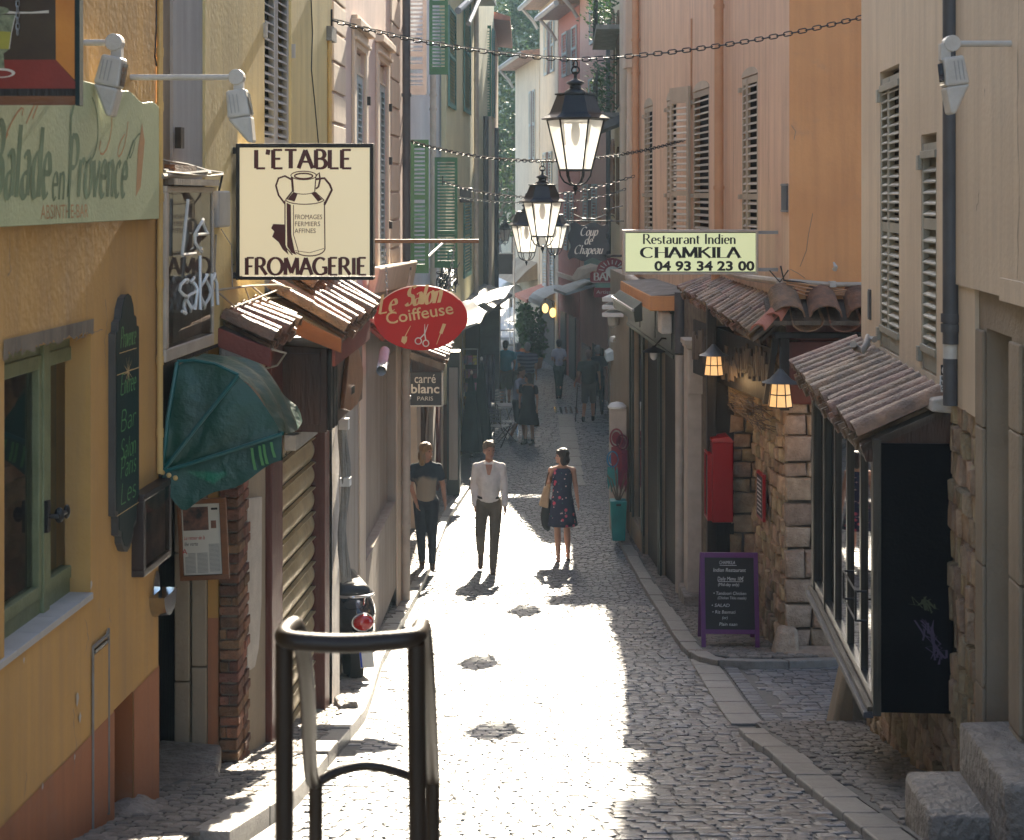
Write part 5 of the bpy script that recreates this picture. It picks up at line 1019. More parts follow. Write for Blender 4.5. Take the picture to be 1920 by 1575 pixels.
a, c = F.S(1040), F.S(1014); b = MB(F.L); b.hexa([(a, 0, PZ(545, 58)), (c, 0, PZ(545, 58)), (c, 1.0, PZ(562, 58)), (a, 1.0, PZ(562, 58)), (a, 0, PZ(538, 58)), (c, 0, PZ(538, 58)), (c, 1.0, PZ(556, 58)), (a, 1.0, PZ(556, 58))]); obj('tiled_awning', b, mt['tile_red'], B)
bx(B, F, a, c, .0, .03, gz(58), PZ(560, 58), mt['wood_black'], 'shop_door')
for i, (x, y) in enumerate(((1022, 577), (1036, 585))):
    t = thing('wall_globe_lamp', ('left' if i == 0 else 'right')+' one of the two glowing yellow lamps over the far shop door', 'lamp', (PX(x, 56.5), 56.2, PZ(y, 56.5)), 0, 'glowing lamps over the far shop'); b = MB(); b.ell((0, 0, 0), (.11, .11, .17)); obj('globe', b, mt['bulb_far'], t, smooth=True); b = MB(); b.tube([(0, .1, .24), (0, .3, .3), (0, .6, .3)], .02, 6); obj('arm', b, mt['iron'], t)
B, F = far_house('tan_house', 'tan house with an overhanging tiled roof against the trees, last of the far row', 1011, 966, ZC+5.3, mt['cream_plaster'], [(1004, 994, 170, 300)], mt['sh_pale'])
b = MB(F.L); a = F.S(998)
for i in range(260): s_, n_, zz_ = a+random.gauss(0, .5), .3+random.gauss(0, .12), PZ(610, 63)+random.gauss(0, .5); d = .14; b.add([(s_, n_, zz_), (s_+d, n_, zz_+random.uniform(-d, d)), (s_+random.uniform(-d, d), n_+d, zz_+d)], [(0, 1, 2)])
obj('wall_plant', b, mt['leaf2'], B, kind='stuff'); bx(B, F, F.S(990), F.S(974), .0, .03, gz(64), PZ(600, 64), mt['wood_brown'], 'shop_door')
b = MB(F.L); b.hexa([(.5, 0, PZ(520, 62)), (F.len-1, 0, PZ(520, 62)), (F.len-1, .9, PZ(530, 62)), (.5, .9, PZ(530, 62)), (.5, 0, PZ(490, 62)), (F.len-1, 0, PZ(490, 62)), (F.len-1, .4, PZ(505, 62)), (.5, .4, PZ(505, 62))]); obj('balcony_box', b, mt['shaft_stone'], B)
# ---------------------------------------------------------------- trees behind the square, and the square itself
def leaves(mb, blobs, n, size, seed):
    rg = np.random.RandomState(seed); tot = sum(b[3]*b[4]*b[5] for b in blobs); V = []; Fc = []; C = []; k = len(mb.v)
    for (x, y, z, rx, ry, rz) in blobs:
        m = int(n*rx*ry*rz/tot); u = rg.normal(size=(m, 3)); u /= np.linalg.norm(u, axis=1)[:, None]; r = rg.uniform(.45, 1.05, (m, 1))**.6
        p = u*r*np.array([rx, ry, rz])+np.array([x, y, z]); nz = np.sin(p[:, 0]*1.7+p[:, 2]*1.3)*np.sin(p[:, 2]*2.1+p[:, 1])*.5; keep = nz+rg.uniform(-.2, .9, m) > .12; p = p[keep]; m = len(p)
        a = rg.normal(size=(m, 3))*size; b = rg.normal(size=(m, 3))*size
        for q in (p, p+a, p+a*.5+b, p+b*.7-a*.3): V.append(q)
        base = k
        idx = np.arange(m); Fc += [tuple(t) for t in np.stack([base+idx, base+m+idx, base+2*m+idx, base+3*m+idx], 1)]; k += 4*m; C += list(rg.uniform(0, 1, m))
    mb.v += [tuple(q) for arr in V for q in arr]; mb.f += Fc; mb.c += C
def tree(label, X, Y, blobs, n, size, seed, trunk, th=.25, grp='trees behind the square'):
    t = thing('broadleaf_tree', label, 'tree', (X, Y, gz(Y)), 0, grp); b = MB(); leaves(b, blobs, n, size, seed); obj('crown', b, mt['leaf'], t)
    b = MB(); b.tube([(0, 0, -.2), (.1, 0, trunk*.5), (-.1, .2, trunk), (0, .3, trunk*1.5)], [th, th*.8, th*.6, th*.3], 8)
    for i in range(5): a = i*1.3; b.tube([(0, .1, trunk*.8), (math.cos(a)*1.2, math.sin(a)*1.0, trunk*1.15), (math.cos(a)*2.4, math.sin(a)*1.8, trunk*1.6)], [th*.5, th*.35, th*.12], 6)
    obj('trunk', b, mt['bark'], t, smooth=60); return t
rb = random.Random(5)
def blobset(cx, cz, w_, h, n): return [(cx+rb.uniform(-w_, w_), rb.uniform(-1.5, 1.5), cz+rb.uniform(-h, h), rb.uniform(1.6, 2.6), rb.uniform(1.4, 2.2), rb.uniform(1.4, 2.4)) for _ in range(n)]
tree('big dark green tree filling the gap between the house rows, trunk left of the square', -1.2, 84, blobset(0, 11.5, 2.2, 5.5, 16), 15000, .11, 1, 4.5, .3)
tree('tall green tree behind the tan house roof, right half of the gap', 2.6, 86, blobset(0, 15, 3.0, 8.5, 22), 17000, .11, 2, 6, .35)
tree('highest tree crown over the street gap, behind the other trees', .2, 92, blobset(0, 23, 4.0, 9, 24), 17000, .12, 3, 8, .4)
tree('tree on the hill rising above the far roofs, right of the gap', 8, 94, blobset(0, 24, 4.5, 9, 26), 13000, .14, 4, 9, .4)
tree('leaning tree over the lemon house end, left of the gap', -6, 88, blobset(0, 17, 3.5, 9, 20), 11000, .13, 5, 7, .35)
tree('low sunlit tree beyond the bright square', -1.0, 121, blobset(0, 7.5, 3.4, 2.4, 12), 6000, .14, 6, 3.4, .25)
for i, (x, Y, s_) in enumerate(((956, 66, 1.0), (949, 74, 1.0), (962, 80, 1.0))):
    X = PX(x, Y); t = thing('market_parasol', ['front white parasol under the trees at the end of the lane', 'middle white parasol at the end of the lane', 'rearmost white parasol in the bright square'][i], 'parasol', (X, Y, gz(Y)), .3*i, 'white parasols in the square')
    b = MB(); b.lathe([(.95, 2.0), (.93, 2.12), (.5, 2.42), (.04, 2.66)], 8); obj('canopy', b, mt['white_paint'], t); b = MB(); b.tube([(0, 0, 0), (0, 0, 2.7)], .025, 6); obj('pole', b, mt['white_paint'], t); b = MB(); b.box(-.3, .3, -.3, .3, 0, .08); obj('base', b, mt['conc'], t)
t = thing('dark_shop_sign', 'dark rectangular hanging banner at the end of the lane above the white parasols', 'sign', (PX(944, 60), 60, PZ(514, 60)), 0); b = MB(); b.box(-.30, .34, 0, .06, 0, .75); obj('panel', b, mt['navy_sign'], t); b = MB(); b.box(-.34, .38, -.01, .07, .75, .80); obj('rail', b, mt['zinc'], t)
t = thing('white_post', 'thin white flag post beside the tan house at the square', 'post', (PX(964, 58), 58, gz(58)), 0); b = MB(); b.tube([(0, 0, 0), (0, 0, 4.9)], .03, 6); obj('pole', b, mt['white_paint'], t, smooth=True); b = MB(); b.ell((0, 0, 4.93), (.06, .06, .06)); obj('finial', b, mt['white_paint'], t)
# pale houses across the square
b = MB(); B = thing('cream_villa', 'sunlit cream villa across the bright square', 'house', (0, 126, gz(124)), 0)
b.box(-14, 16, 0, 8, -1, 7.2); obj('wall', b, mt['cream_plaster'], B); b = MB(); b.box(-15, 17, -.6, 9, 7.2, 7.8); obj('roof', b, mt['tile_red'], B)
for i in range(9): b = MB(); b.box(-12+i*3, -11+i*3, -.06, 0, 2.6, 4.4); obj('window', b, mt['sh_pale'], B)
# hillside closing the view
mb = MB(); mb.add([(-160, 135, ZC-8), (160, 135, ZC-8), (160, 210, ZC+42), (-160, 210, ZC+42)], [(0, 1, 2, 3)]); obj('hill', mb, mt['leaf'], kind='structure')
# ---------------------------------------------------------------- lettering
def arc(cx, cy, rx, ry, a0, a1, n=9): return [(cx+rx*math.cos(R(a0+(a1-a0)*i/(n-1))), cy+ry*math.sin(R(a0+(a1-a0)*i/(n-1)))) for i in range(n)]
X_ = .62
GL = {
 'A': (.80, [[(0, 0), (.37, 1)], [(.37, 1), (.76, 0)], [(.14, .36), (.62, .36)]]), 'B': (.68, [[(.08, 0), (.08, 1)], [(.08, 1), (.3, 1)]+arc(.3, .76, .24, .24, 90, -90)+[(.08, .52)], [(.08, .52), (.32, .52)]+arc(.34, .26, .27, .26, 90, -90)+[(.08, 0)]]),
 'C': (.85, [arc(.45, .5, .42, .5, 48, 312, 14)]), 'E': (.62, [[(.08, 0), (.08, 1)], [(.08, 1), (.56, 1)], [(.08, .52), (.46, .52)], [(.08, 0), (.58, 0)]]),
 'F': (.58, [[(.08, 0), (.08, 1)], [(.08, 1), (.55, 1)], [(.08, .5), (.45, .5)]]), 'G': (.92, [arc(.45, .5, .42, .5, 48, 300, 14)+[(.80, .12), (.80, .42)], [(.56, .44), (.9, .44)]]),
 'H': (.82, [[(.08, 0), (.08, 1)], [(.72, 0), (.72, 1)], [(.08, .5), (.72, .5)]]), 'I': (.30, [[(.14, 0), (.14, 1)]]), 'K': (.78, [[(.08, 0), (.08, 1)], [(.66, 1), (.1, .46)], [(.26, .6), (.74, 0)]]),
 'L': (.60, [[(.08, 0), (.08, 1)], [(.08, 0), (.56, 0)]]), 'M': (.98, [[(.08, 0), (.12, 1)], [(.12, 1), (.48, .1)], [(.48, .1), (.84, 1)], [(.84, 1), (.88, 0)]]), 'N': (.84, [[(.08, 0), (.08, 1)], [(.08, 1), (.72, 0)], [(.72, 0), (.72, 1)]]),
 'O': (.98, [arc(.48, .5, .45, .5, 90, 450, 20)]), 'P': (.66, [[(.08, 0), (.08, 1)], [(.08, 1), (.3, 1)]+arc(.32, .74, .26, .26, 90, -90)+[(.08, .48)]]), 'R': (.76, [[(.08, 0), (.08, 1)], [(.08, 1), (.3, 1)]+arc(.32, .75, .25, .25, 90, -90)+[(.08, .5)], [(.34, .5), (.72, 0)]]),
 'S': (.60, [arc(.30, .75, .23, .24, 35, 270, 9)+arc(.30, .26, .25, .25, 90, -145, 9)[1:]]), 'T': (.70, [[(.34, 0), (.34, 1)], [(.02, 1), (.66, 1)]]), "'": (.20, [[(.08, 1.02), (.03, .74)]]),
 'a': (.54, [arc(.25, .46, .18, .16, 150, 0, 6)+[(.43, .40), (.43, .02)], [(.43, .36)]+arc(.24, .17, .19, .17, 80, 300, 9)+[(.43, .12)]]), 'b': (.58, [[(.08, 1), (.08, 0)], arc(.29, .31, .22, .31, 160, -160, 12)]), 'c': (.50, [arc(.28, .31, .24, .31, 50, 310, 10)]),
 'd': (.60, [[(.48, 1), (.48, 0)], arc(.27, .31, .22, .31, 20, 340, 12)]), 'e': (.52, [[(.05, .34), (.46, .34)]+arc(.26, .31, .21, .31, 8, 310, 12)]), 'h': (.58, [[(.08, 1), (.08, 0)], [(.08, .42)]+arc(.28, .42, .18, .20, 160, 0, 6)+[(.46, 0)]]),
 'i': (.24, [[(.10, X_), (.10, 0)], [(.10, .86), (.10, .80)]]), 'l': (.24, [[(.10, 1), (.10, 0)]]), 'm': (.84, [[(.08, X_), (.08, 0)], arc(.25, .42, .17, .20, 170, 0, 6)+[(.42, 0)], arc(.59, .42, .17, .20, 170, 0, 6)+[(.76, 0)]]), 'n': (.58, [[(.08, X_), (.08, 0)], arc(.27, .42, .19, .20, 170, 0, 6)+[(.46, 0)]]),
 'o': (.56, [arc(.27, .31, .24, .31, 90, 450, 16)]), 'p': (.58, [[(.08, X_), (.08, -.34)], arc(.29, .31, .22, .31, 160, -160, 12)]), 'r': (.42, [[(.08, X_), (.08, 0)], arc(.25, .40, .17, .22, 170, 45, 6)]), 's': (.44, [arc(.21, .46, .15, .15, 40, 270, 7)+arc(.21, .16, .17, .16, 90, -140, 7)[1:]]),
 't': (.36, [[(.14, .84), (.14, .12)]+arc(.24, .12, .10, .12, 180, 300, 4), [(.0, X_), (.32, X_)]]), 'u': (.58, [[(.08, X_), (.08, .2)]+arc(.26, .2, .18, .2, 180, 350, 6), [(.46, X_), (.46, 0)]]), 'v': (.52, [[(.02, X_), (.24, 0)], [(.24, 0), (.48, X_)]]), 'f': (.36, [arc(.26, .82, .13, .18, 60, 180, 5)+[(.13, 0)], [(.0, X_), (.30, X_)]]),
 ' ': (.34, []), '-': (.4, [[(.05, .32), (.32, .32)]]), '\u00e9': (.52, [[(.05, .34), (.46, .34)]+arc(.26, .31, .21, .31, 8, 310, 12), [(.22, .74), (.36, .92)]])}
def pen(mb, T, text, x0, z0, h, wx=1., thick=.17, thin=.06, ang=0., serif=.0, slant=0., y=-.001, spc=.06, yz=.0004, fit=None, rot=0.):
    def width(): return sum(GL[c][0]+spc for c in text)*h*wx-spc*h*wx
    if fit: wx = wx*fit/width()
    x = x0; k = 0; ca, sa = math.cos(rot), math.sin(rot)
    for c in text:
        adv, st = GL[c]; strokes = [list(s) for s in st]
        if serif:
            for s in list(st):
                for (p, q) in ((s[0], s[1]), (s[-1], s[-2])):
                    if abs(q[1]-p[1]) > .8*abs(q[0]-p[0]) and (abs(p[1]) < .01 or abs(p[1]-1) < .01 or abs(p[1]-X_) < .01) and c not in 'OCGSoce': strokes.append([(p[0]-serif, p[1]), (p[0]+serif, p[1])])
        for s in strokes:
            L_ = []; Rr = []
            for i, p in enumerate(s):
                a = s[max(0, i-1)]; b = s[min(len(s)-1, i+1)]; dx, dy = (b[0]-a[0])*wx, b[1]-a[1]; d = math.hypot(dx, dy) or 1; dx /= d; dy /= d
                ph = math.atan2(dy, dx)-R(ang); hw = .5*math.sqrt((thick*math.sin(ph))**2+(thin*math.cos(ph))**2)
                ext = (0, 0)
                L_.append((p[0]*wx-dy*hw, p[1]+dx*hw)); Rr.append((p[0]*wx+dy*hw, p[1]-dx*hw))
            V = []
            for (u, v) in L_+Rr:
                X = x+(u+slant*v)*h-x0; Z = v*h; V.append((x0+X*ca-Z*sa, y-k*yz, z0+X*sa+Z*ca))
            n = len(s); o = len(mb.v); mb.add([T(*p) for p in V] if T else V, [(i, i+1, n+i+1, n+i) for i in range(n-1)]); k = (k+1) % 5
        x += (adv+spc)*h*wx
    return x-x0
def pentext(parent, T, m, *a, **k): b = MB(); w_ = pen(b, T, *a, **k); obj('lettering', b, m, parent); return w_
def ftext(parent, T, m, text, cx, cz, size, y=-.002, bold=0., shear=0., align='CENTER', fit=None, rot=0., name='lettering', squash=1.):
    cu = bpy.data.curves.new('t', 'FONT'); cu.body = text; cu.size = 1; cu.align_x = align; cu.offset = bold; cu.shear = shear; cu.resolution_u = 3
    o = bpy.data.objects.new('t', cu); COL.objects.link(o); bpy.context.view_layer.update(); me = o.to_mesh()
    vs = [v.co.copy() for v in me.vertices]; fs_ = [tuple(p.vertices) for p in me.polygons]; o.to_mesh_clear(); bpy.data.objects.remove(o); bpy.data.curves.remove(cu)
    if not vs: return
    s = size
    sx = s*squash
    if fit: xs = [v.x for v in vs]; sx = fit/(max(xs)-min(xs))
    ca, sa = math.cos(rot), math.sin(rot); b = MB()
    P = []
    for v in vs: X, Z = v.x*sx, v.y*s; P.append((cx+X*ca-Z*sa, y, cz+X*sa+Z*ca))
    b.add([T(*p) for p in P] if T else P, fs_); return obj(name, b, m, parent)
def disc(mb, cx, cz, rx, rz, y, n=20, rot=0): mb.add([(cx+rx*math.cos(2*math.pi*i/n)*math.cos(rot)-rz*math.sin(2*math.pi*i/n)*math.sin(rot), y, cz+rx*math.cos(2*math.pi*i/n)*math.sin(rot)+rz*math.sin(2*math.pi*i/n)*math.cos(rot)) for i in range(n)], [tuple(range(n))])
def ribbon(mb, pts, w_, y, closed=False):
    n = len(pts); L_ = []; Q = []
    for i, p in enumerate(pts):
        a = pts[i-1] if (i or closed) else p; b = pts[(i+1) % n] if (i < n-1 or closed) else p; dx, dz = b[0]-a[0], b[1]-a[1]; d = math.hypot(dx, dz) or 1; ww = w_[i] if isinstance(w_, list) else w_
        L_.append((p[0]-dz/d*ww/2, y, p[1]+dx/d*ww/2)); Q.append((p[0]+dz/d*ww/2, y, p[1]-dx/d*ww/2))
    m = n if closed else n-1; mb.add(L_+Q, [(i, (i+1) % n, n+(i+1) % n, n+i) for i in range(m)])

# ---------------------------------------------------------------- hanging signs (local x right, z up, face towards -y)
def at(x, y, Y): return (PX(x, Y), Y, PZ(y, Y))
Y = 8.7; k = Y/FPX; t = thing('cheese_shop_sign', 'square backlit cream sign with a milk churn drawing, hanging from the straw house', 'sign', at(571, 397, Y), 0)
W, H = 258*k/2, 256*k/2
b = MB(); b.box(-W, W, 0, .11, H-.022, H); b.box(-W, W, 0, .11, -H, -H+.016); b.box(-W, -W+.020, 0, .11, -H+.016, H-.022); b.box(W-.020, W, 0, .11, -H+.022, H-.022); obj('frame', b, mt['wood_black'], t, bev=.003)
b = MB(); b.box(-W+.020, W-.020, .008, .10, -H+.022, H-.022); obj('face_panel', b, mt['sign_cream'], t)
pentext(t, None, mt['maroon'], "L'ETABLE", -.272, .236, .100, thick=.235, thin=.12, serif=0, y=.006, fit=.53)
pentext(t, None, mt['maroon'], 'FROMAGERIE', -.322, -.343, .092, thick=.23, thin=.115, serif=0, y=.006, fit=.66)
b = MB(); px = lambda x, y: ((x-571)*k, (397-y)*k); q = lambda *P: [px(*p) for p in P]; yy = .0065
def fill(P, y_=None): b.add([(p[0], y_ or yy, p[1]) for p in P], [tuple(range(len(P)))])
def ln(P, w_=.004, c=False, y_=.0062): ribbon(b, q(*P), w_, y_, c)
el = lambda cx, cy, rx, ry, a0=0, a1=360, n=20: [(cx+rx*math.cos(R(a0+(a1-a0)*i/n)), cy+ry*math.sin(R(a0+(a1-a0)*i/n))) for i in range(n+1)]
ln(el(569, 329, 24, 8)[:-1], .005, True); ln(el(569, 330, 17, 5)[:-1], .008, True, .0058); ln([(547, 332), (549, 358), (548, 360)], .012); ln([(592, 332), (590, 358)], .006); ln(el(569, 358, 21, 6, 0, 180), .004, y_=.006)
ln([(547, 360), (536, 374)], .008); ln([(591, 360), (608, 376)], .005); ln(el(571, 374, 36, 9, 0, 180), .005, y_=.006); fill(q((549, 361), (558, 363), (552, 378), (538, 374))); fill(q((583, 362), (590, 360), (604, 374), (596, 378)), .0055)
ln([(534, 376), (534, 462), (548, 478)], .006); ln([(608, 378), (609, 466)], .006); ln(el(580, 466, 29, 14, 0, 150), .006, y_=.006); fill(q((537, 380), (545, 384), (546, 440), (552, 470), (556, 478), (546, 474), (538, 462))); ln([(550, 384), (550, 440), (560, 474)], .004, y_=.0055)
ln([(549, 338), (534, 330), (522, 334), (517, 348), (522, 366), (534, 382)], .010, y_=.0059); ln([(592, 336), (608, 334), (618, 346), (622, 356), (614, 372), (608, 384)], .012, y_=.0059); ln([(592, 330), (598, 324), (600, 336), (597, 350), (592, 354)], .010, y_=.0057)
fill(q((534, 421), (512, 420), (508, 428), (514, 434), (510, 444), (522, 454), (530, 468), (541, 478), (534, 455)), .0056); ln([(522, 433), (536, 433)], .003, y_=.0050); ln([(553, 470), (580, 474), (607, 466)], .003, y_=.0057)
obj('milk_churn_drawing', b, mt['maroon'], t)
for i, s_ in enumerate(('FROMAGES', 'FERMIERS', 'AFFINES')): ftext(t, None, mt['maroon'], s_, px(552, 0)[0], px(0, 411+13*i)[1], .036, y=.0050, bold=.0, align='LEFT', fit=(.148, .137, .115)[i])
b = MB(); b.box(-W-.11, -W, .03, .05, H-.055, H-.02); b.box(-W-.115, -W-.10, .02, .06, H-.13, H+.05); b.box(-W-.085, -W-.06, .035, .045, H-.075, H-.055); b.box(-W-.10, -W, .03, .06, -H+.005, -H+.04); obj('wall_bracket', b, mt['iron'], t)
b = MB(); b.tube([(-W-.09, .04, -H+.04), (-W-.085, .04, -H+.085), (-W-.05, .04, -H+.10), (-W-.015, .04, -H+.08)], .004, 5); obj('cable', b, mt['cable_black'], t)

Y = 14.2; k = Y/FPX; t = thing('hair_salon_sign', 'oval red hairdresser sign hung on two chains below a wooden bar', 'sign', at(789, 596, Y), 0)
b = MB(); out = [(.415*math.cos(a)*(1-.035*(abs(a-5.55) < .35)), .288*math.sin(a)) for a in [2*math.pi*i/64 for i in range(64)]]; b.prism(out, 0, .03); obj('panel', b, mt['sign_red'], t, bev=.002)
b = MB(); ribbon(b, [(.410*math.cos(2*math.pi*i/64), .284*math.sin(2*math.pi*i/64)) for i in range(6, 29)], .007, -.001); obj('edge_line', b, mt['ivory'], t)
pentext(t, None, mt['gold'], 'Le', -.375, .035, .16, thick=.17, thin=.035, slant=.38, ang=25, y=-.002, rot=.2, fit=.16); pentext(t, None, mt['gold'], 'Salon', -.145, .105, .17, thick=.20, thin=.035, slant=.38, ang=25, y=-.002, rot=.10, fit=.32)
ftext(t, None, mt['gold'], 'Coiffeuse', -.005, -.01, .15, y=-.003, bold=.008, fit=.60, rot=.16)
b = MB(); ribbon(b, [(.0, -.07), (-.05, -.165)], [.004, .009], -.002); b.add([(-.075, -.002, -.165), (-.03, -.002, -.165), (-.035, -.002, -.21), (-.055, -.002, -.235), (-.085, -.002, -.21)], [(0, 1, 2, 3, 4)]); b.v = [(x-.09, y_, z) for x, y_, z in b.v]; obj('brush_drawing', b, mt['gold'], t)
b = MB(); ribbon(b, [(.065, -.055), (.035, -.14), (-.01, -.185)], [.003, .011, .010], -.002); ribbon(b, [(.035, -.055), (.035, -.14), (.045, -.20)], [.003, .011, .010], -.0026); ribbon(b, [(-.022+.028*math.cos(a), -.205+.028*math.sin(a)) for a in [2*math.pi*i/14 for i in range(14)]], .010, -.0022, True); ribbon(b, [(.045+.026*math.cos(a), -.225+.028*math.sin(a)) for a in [2*math.pi*i/14 for i in range(14)]], .010, -.0022, True); obj('scissors_drawing', b, mt['ivory'], t)
b = MB(); b.add([(.195, -.002, -.05), (.225, -.002, -.055), (.19, -.002, -.145), (.165, -.002, -.135)], [(0, 1, 2, 3)]); ribbon(b, [(.175, -.14), (.14, -.235)], [.008, .004], -.0023); obj('comb_drawing', b, mt['gold'], t)
bar = at(802, 452, Y+.02); b = MB(); b.box(bar[0]-t.location[0]-.47, bar[0]-t.location[0]+.455, 0, .035, bar[2]-t.location[2]-.018, bar[2]-t.location[2]+.016); obj('wooden_bar', b, mt['wood_warm'], t, bev=.004)
def linkmesh(L_=.055, w_=.026, r=.0042, m='iron'):
    b = MB(); P = [(L_/2*.55+w_/2*math.cos(a), w_/2*math.sin(a), 0) for a in [R(-90+180*i/5) for i in range(6)]]+[(-L_/2*.55+w_/2*math.cos(a), w_/2*math.sin(a), 0) for a in [R(90+180*i/5) for i in range(6)]]
    b.tube(P, r, 5, closed=True); return mesh('chain_link', b, mt[m], True)
def chainrun(parent, pts, L_=.055, w_=.026, r=.0042, me=None, m='iron'):
    me = me or linkmesh(L_, w_, r, m); P = [Vector(p) for p in pts]; ds = [0]
    for a, c in zip(P, P[1:]): ds.append(ds[-1]+(c-a).length)
    pitch = L_*.55+w_-2.6*r; s = pitch/2; i = 0
    def pos(s): return Vector([float(np.interp(s, ds, [p[j] for p in P])) for j in range(3)])
    while s < ds[-1]:
        p = pos(s); d = (pos(min(ds[-1], s+.01))-pos(max(0, s-.01))).normalized(); qq = d.to_track_quat('X', 'Z') @ Euler((R(90) if i % 2 else R(8), 0, 0)).to_quaternion()
        o = bpy.data.objects.new('chain_link', me); COL.objects.link(o); o.parent = parent; o.location = p; o.rotation_euler = qq.to_euler(); s += pitch; i += 1
for x0, y0, x1, y1 in ((722, 458, 726, 552), (853, 458, 838, 560)):
    a_ = Vector(at(x0, y0, Y+.015))-t.location; c_ = Vector(at(x1, y1, Y+.015))-t.location; chainrun(t, [tuple(a_), tuple(c_)], .04, .02, .003, m='zinc')

Y = 20.4; k = Y/FPX; t = thing('linen_shop_sign', 'small square navy shop sign with pale lettering beside the pale downpipe', 'sign', at(797, 729, Y), 0)
b = MB(); b.box(-32*k, 33*k, 0, .05, -31*k, 31*k); obj('panel', b, mt['navy_sign'], t); b = MB(); b.box(-32*k, 33*k, -.004, .055, -33.5*k, -31*k); b.box(31*k, 34*k, -.004, .055, -31*k, 31*k); obj('frame', b, mt['white_enamel'], t)
ftext(t, None, mt['ivory'], 'carr\u00e9', 0, 11*k, .165, fit=.27, bold=.004); ftext(t, None, mt['ivory'], 'blanc', -.0, -8*k, .165, fit=.36, bold=.02); ftext(t, None, mt['ivory'], 'PARIS', .0, -22*k, .075, fit=.2)
b = MB(); b.box(-32*k-.2, -32*k, .01, .03, 24*k, 27*k); obj('bracket', b, mt['iron'], t)

Y = 15.4; k = Y/FPX; t = thing('indian_restaurant_sign', 'long pale yellow lit box sign with black lettering and a phone number', 'sign', at(1295, 473, Y), 0)
W, H = 127*k, 42*k; b = MB(); b.box(-W, W, 0, .14, H-.022, H); b.box(-W, W, 0, .14, -H, -H+.022); b.box(-W, -W+.022, 0, .14, -H+.022, H-.022); b.box(W-.022, W, 0, .14, -H+.022, H-.022); obj('frame', b, mt['pipe_pale'], t, bev=.004)
b = MB(); b.box(-W+.022, W-.022, .008, .13, -H+.022, H-.022); obj('face_panel', b, mt['sign_lime'], t); b = MB(); g = .026; ribbon(b, [(-W+g, -H+g), (W-g, -H+g), (W-g, H-g), (-W+g, H-g)], .008, .0075, True); obj('inner_line', b, mt['ink'], t)
pentext(t, None, mt['ink'], 'Restaurant Indien', (1206-1295)*k, (473-457)*k, .092, thick=.19, thin=.055, serif=.09, y=.006, fit=174*k)
pentext(t, None, mt['ink'], 'CHAMKILA', (1202-1295)*k, (473-483)*k, .098, thick=.34, thin=.06, serif=.13, y=.006, fit=186*k)
ftext(t, None, mt['ink'], '04 93 34 23 00', (1321-1295)*k, (473-507)*k, .125, y=.006, bold=.035, fit=188*k)
b = MB()
for z in (.19, -.17): b.box(W, W+.26, .05, .075, z-.016, z+.016); b.box(W+.245, W+.265, .03, .1, z-.07, z+.09)
obj('wall_bracket', b, mt['zinc'], t)

Y = 26.8; k = Y/FPX; t = thing('hat_shop_sign', 'black wavy-edged hanging sign with cream script on a scrolled iron bracket', 'sign', at(1103, 453, Y), 0)
out = []
for i in range(60):
    u = i/60*4; s_ = int(u); f = u-s_; w_ = .028*math.sin(f*math.pi*4)
    out.append([(-.32+.64*f, .30+w_), (.32+w_, .30-.6*f), (.32-.64*f, -.30-w_), (-.32-w_, -.30+.6*f)][s_])
b = MB(); b.prism(out[::-1], 0, .03); obj('board', b, mt['navy_sign'], t)
for s_, x, z, f in (('Coup', -.14, .10, .29), ('de', -.07, -.045, .13), ('Chapeau', -.24, -.205, .47)): pentext(t, None, mt['ivory'], s_, x, z, .145, thick=.15, thin=.04, slant=.3, ang=30, fit=f)
b = MB(); b.box(-.36, .60, 0, .03, .335, .355); P = [(.58, .015, .60), (.40, .015, .56), (.30, .015, .45), (.1, .015, .38), (-.1, .015, .39), (-.25, .015, .46), (-.27, .015, .55), (-.2, .015, .56), (-.19, .015, .5)]; b.tube(P, .010, 5); b.tube([(.28+.05*math.cos(a), .015, .50+.05*math.sin(a)) for a in [i*.6 for i in range(9)]], .008, 5); b.tube([(.40+.04*math.cos(a), .015, .40+.04*math.sin(a)) for a in [i*.6 for i in range(9)]], .008, 5)
for x in (-.2, .2): b.box(x-.005, x+.005, .01, .02, .29, .34)
b.box(.25, .60, 0, .03, -.26, -.22); obj('scroll_bracket', b, mt['iron'], t)
Y = 30.5; k = Y/FPX; t = thing('bakery_sign', 'dark red bakery sign with a half sun above pale capitals', 'sign', at(1146, 518, Y), 0)
b = MB(); out = [(-.40, -.09), (-.36, -.13), (.42, -.13), (.42, .09), (-.36, .09), (-.40, .05)]; b.prism(out[::-1], 0, .06); b.prism([(.30*math.cos(R(a))+.02, .09+.26*math.sin(R(a))) for a in range(180, -1, -15)], .005, .055); b.box(-.33, .42, .0, .06, -.40, -.22); obj('panel', b, mt['sign_red'].copy(), t); b_mat = t.children[0].data.materials[0]
for n_ in b_mat.node_tree.nodes:
    if n_.type == 'VALTORGB':
        for e in n_.color_ramp.elements: e.color = (.16, .03, .045, 1)
b = MB(); disc(b, .02, .09, .13, .10, -.002)
for i in range(9): a = R(10+20*i); ribbon(b, [(.02+.17*math.cos(a), .09+.14*math.sin(a)), (.02+.26*math.cos(a), .09+.22*math.sin(a))], .018, -.003)
ribbon(b, [(-.18, .05), (.1, .14), (.2, .2)], .02, -.004); ribbon(b, [(-.37, -.115), (.41, -.115)], .008, -.002); obj('sun_drawing', b, mt['sh_pale'], t)
pentext(t, None, mt['sh_pale'], 'BANETT', -.33, -.075, .14, thick=.22, thin=.08, serif=.1, fit=.70); ftext(t, None, mt['sh_pale'], 'Artisan - Bou', .03, -.33, .09, fit=.62)
b = MB(); b.box(-.3, .42, .02, .04, -.22, -.13); obj('link_plate', b, mt['sh_teal'], t)

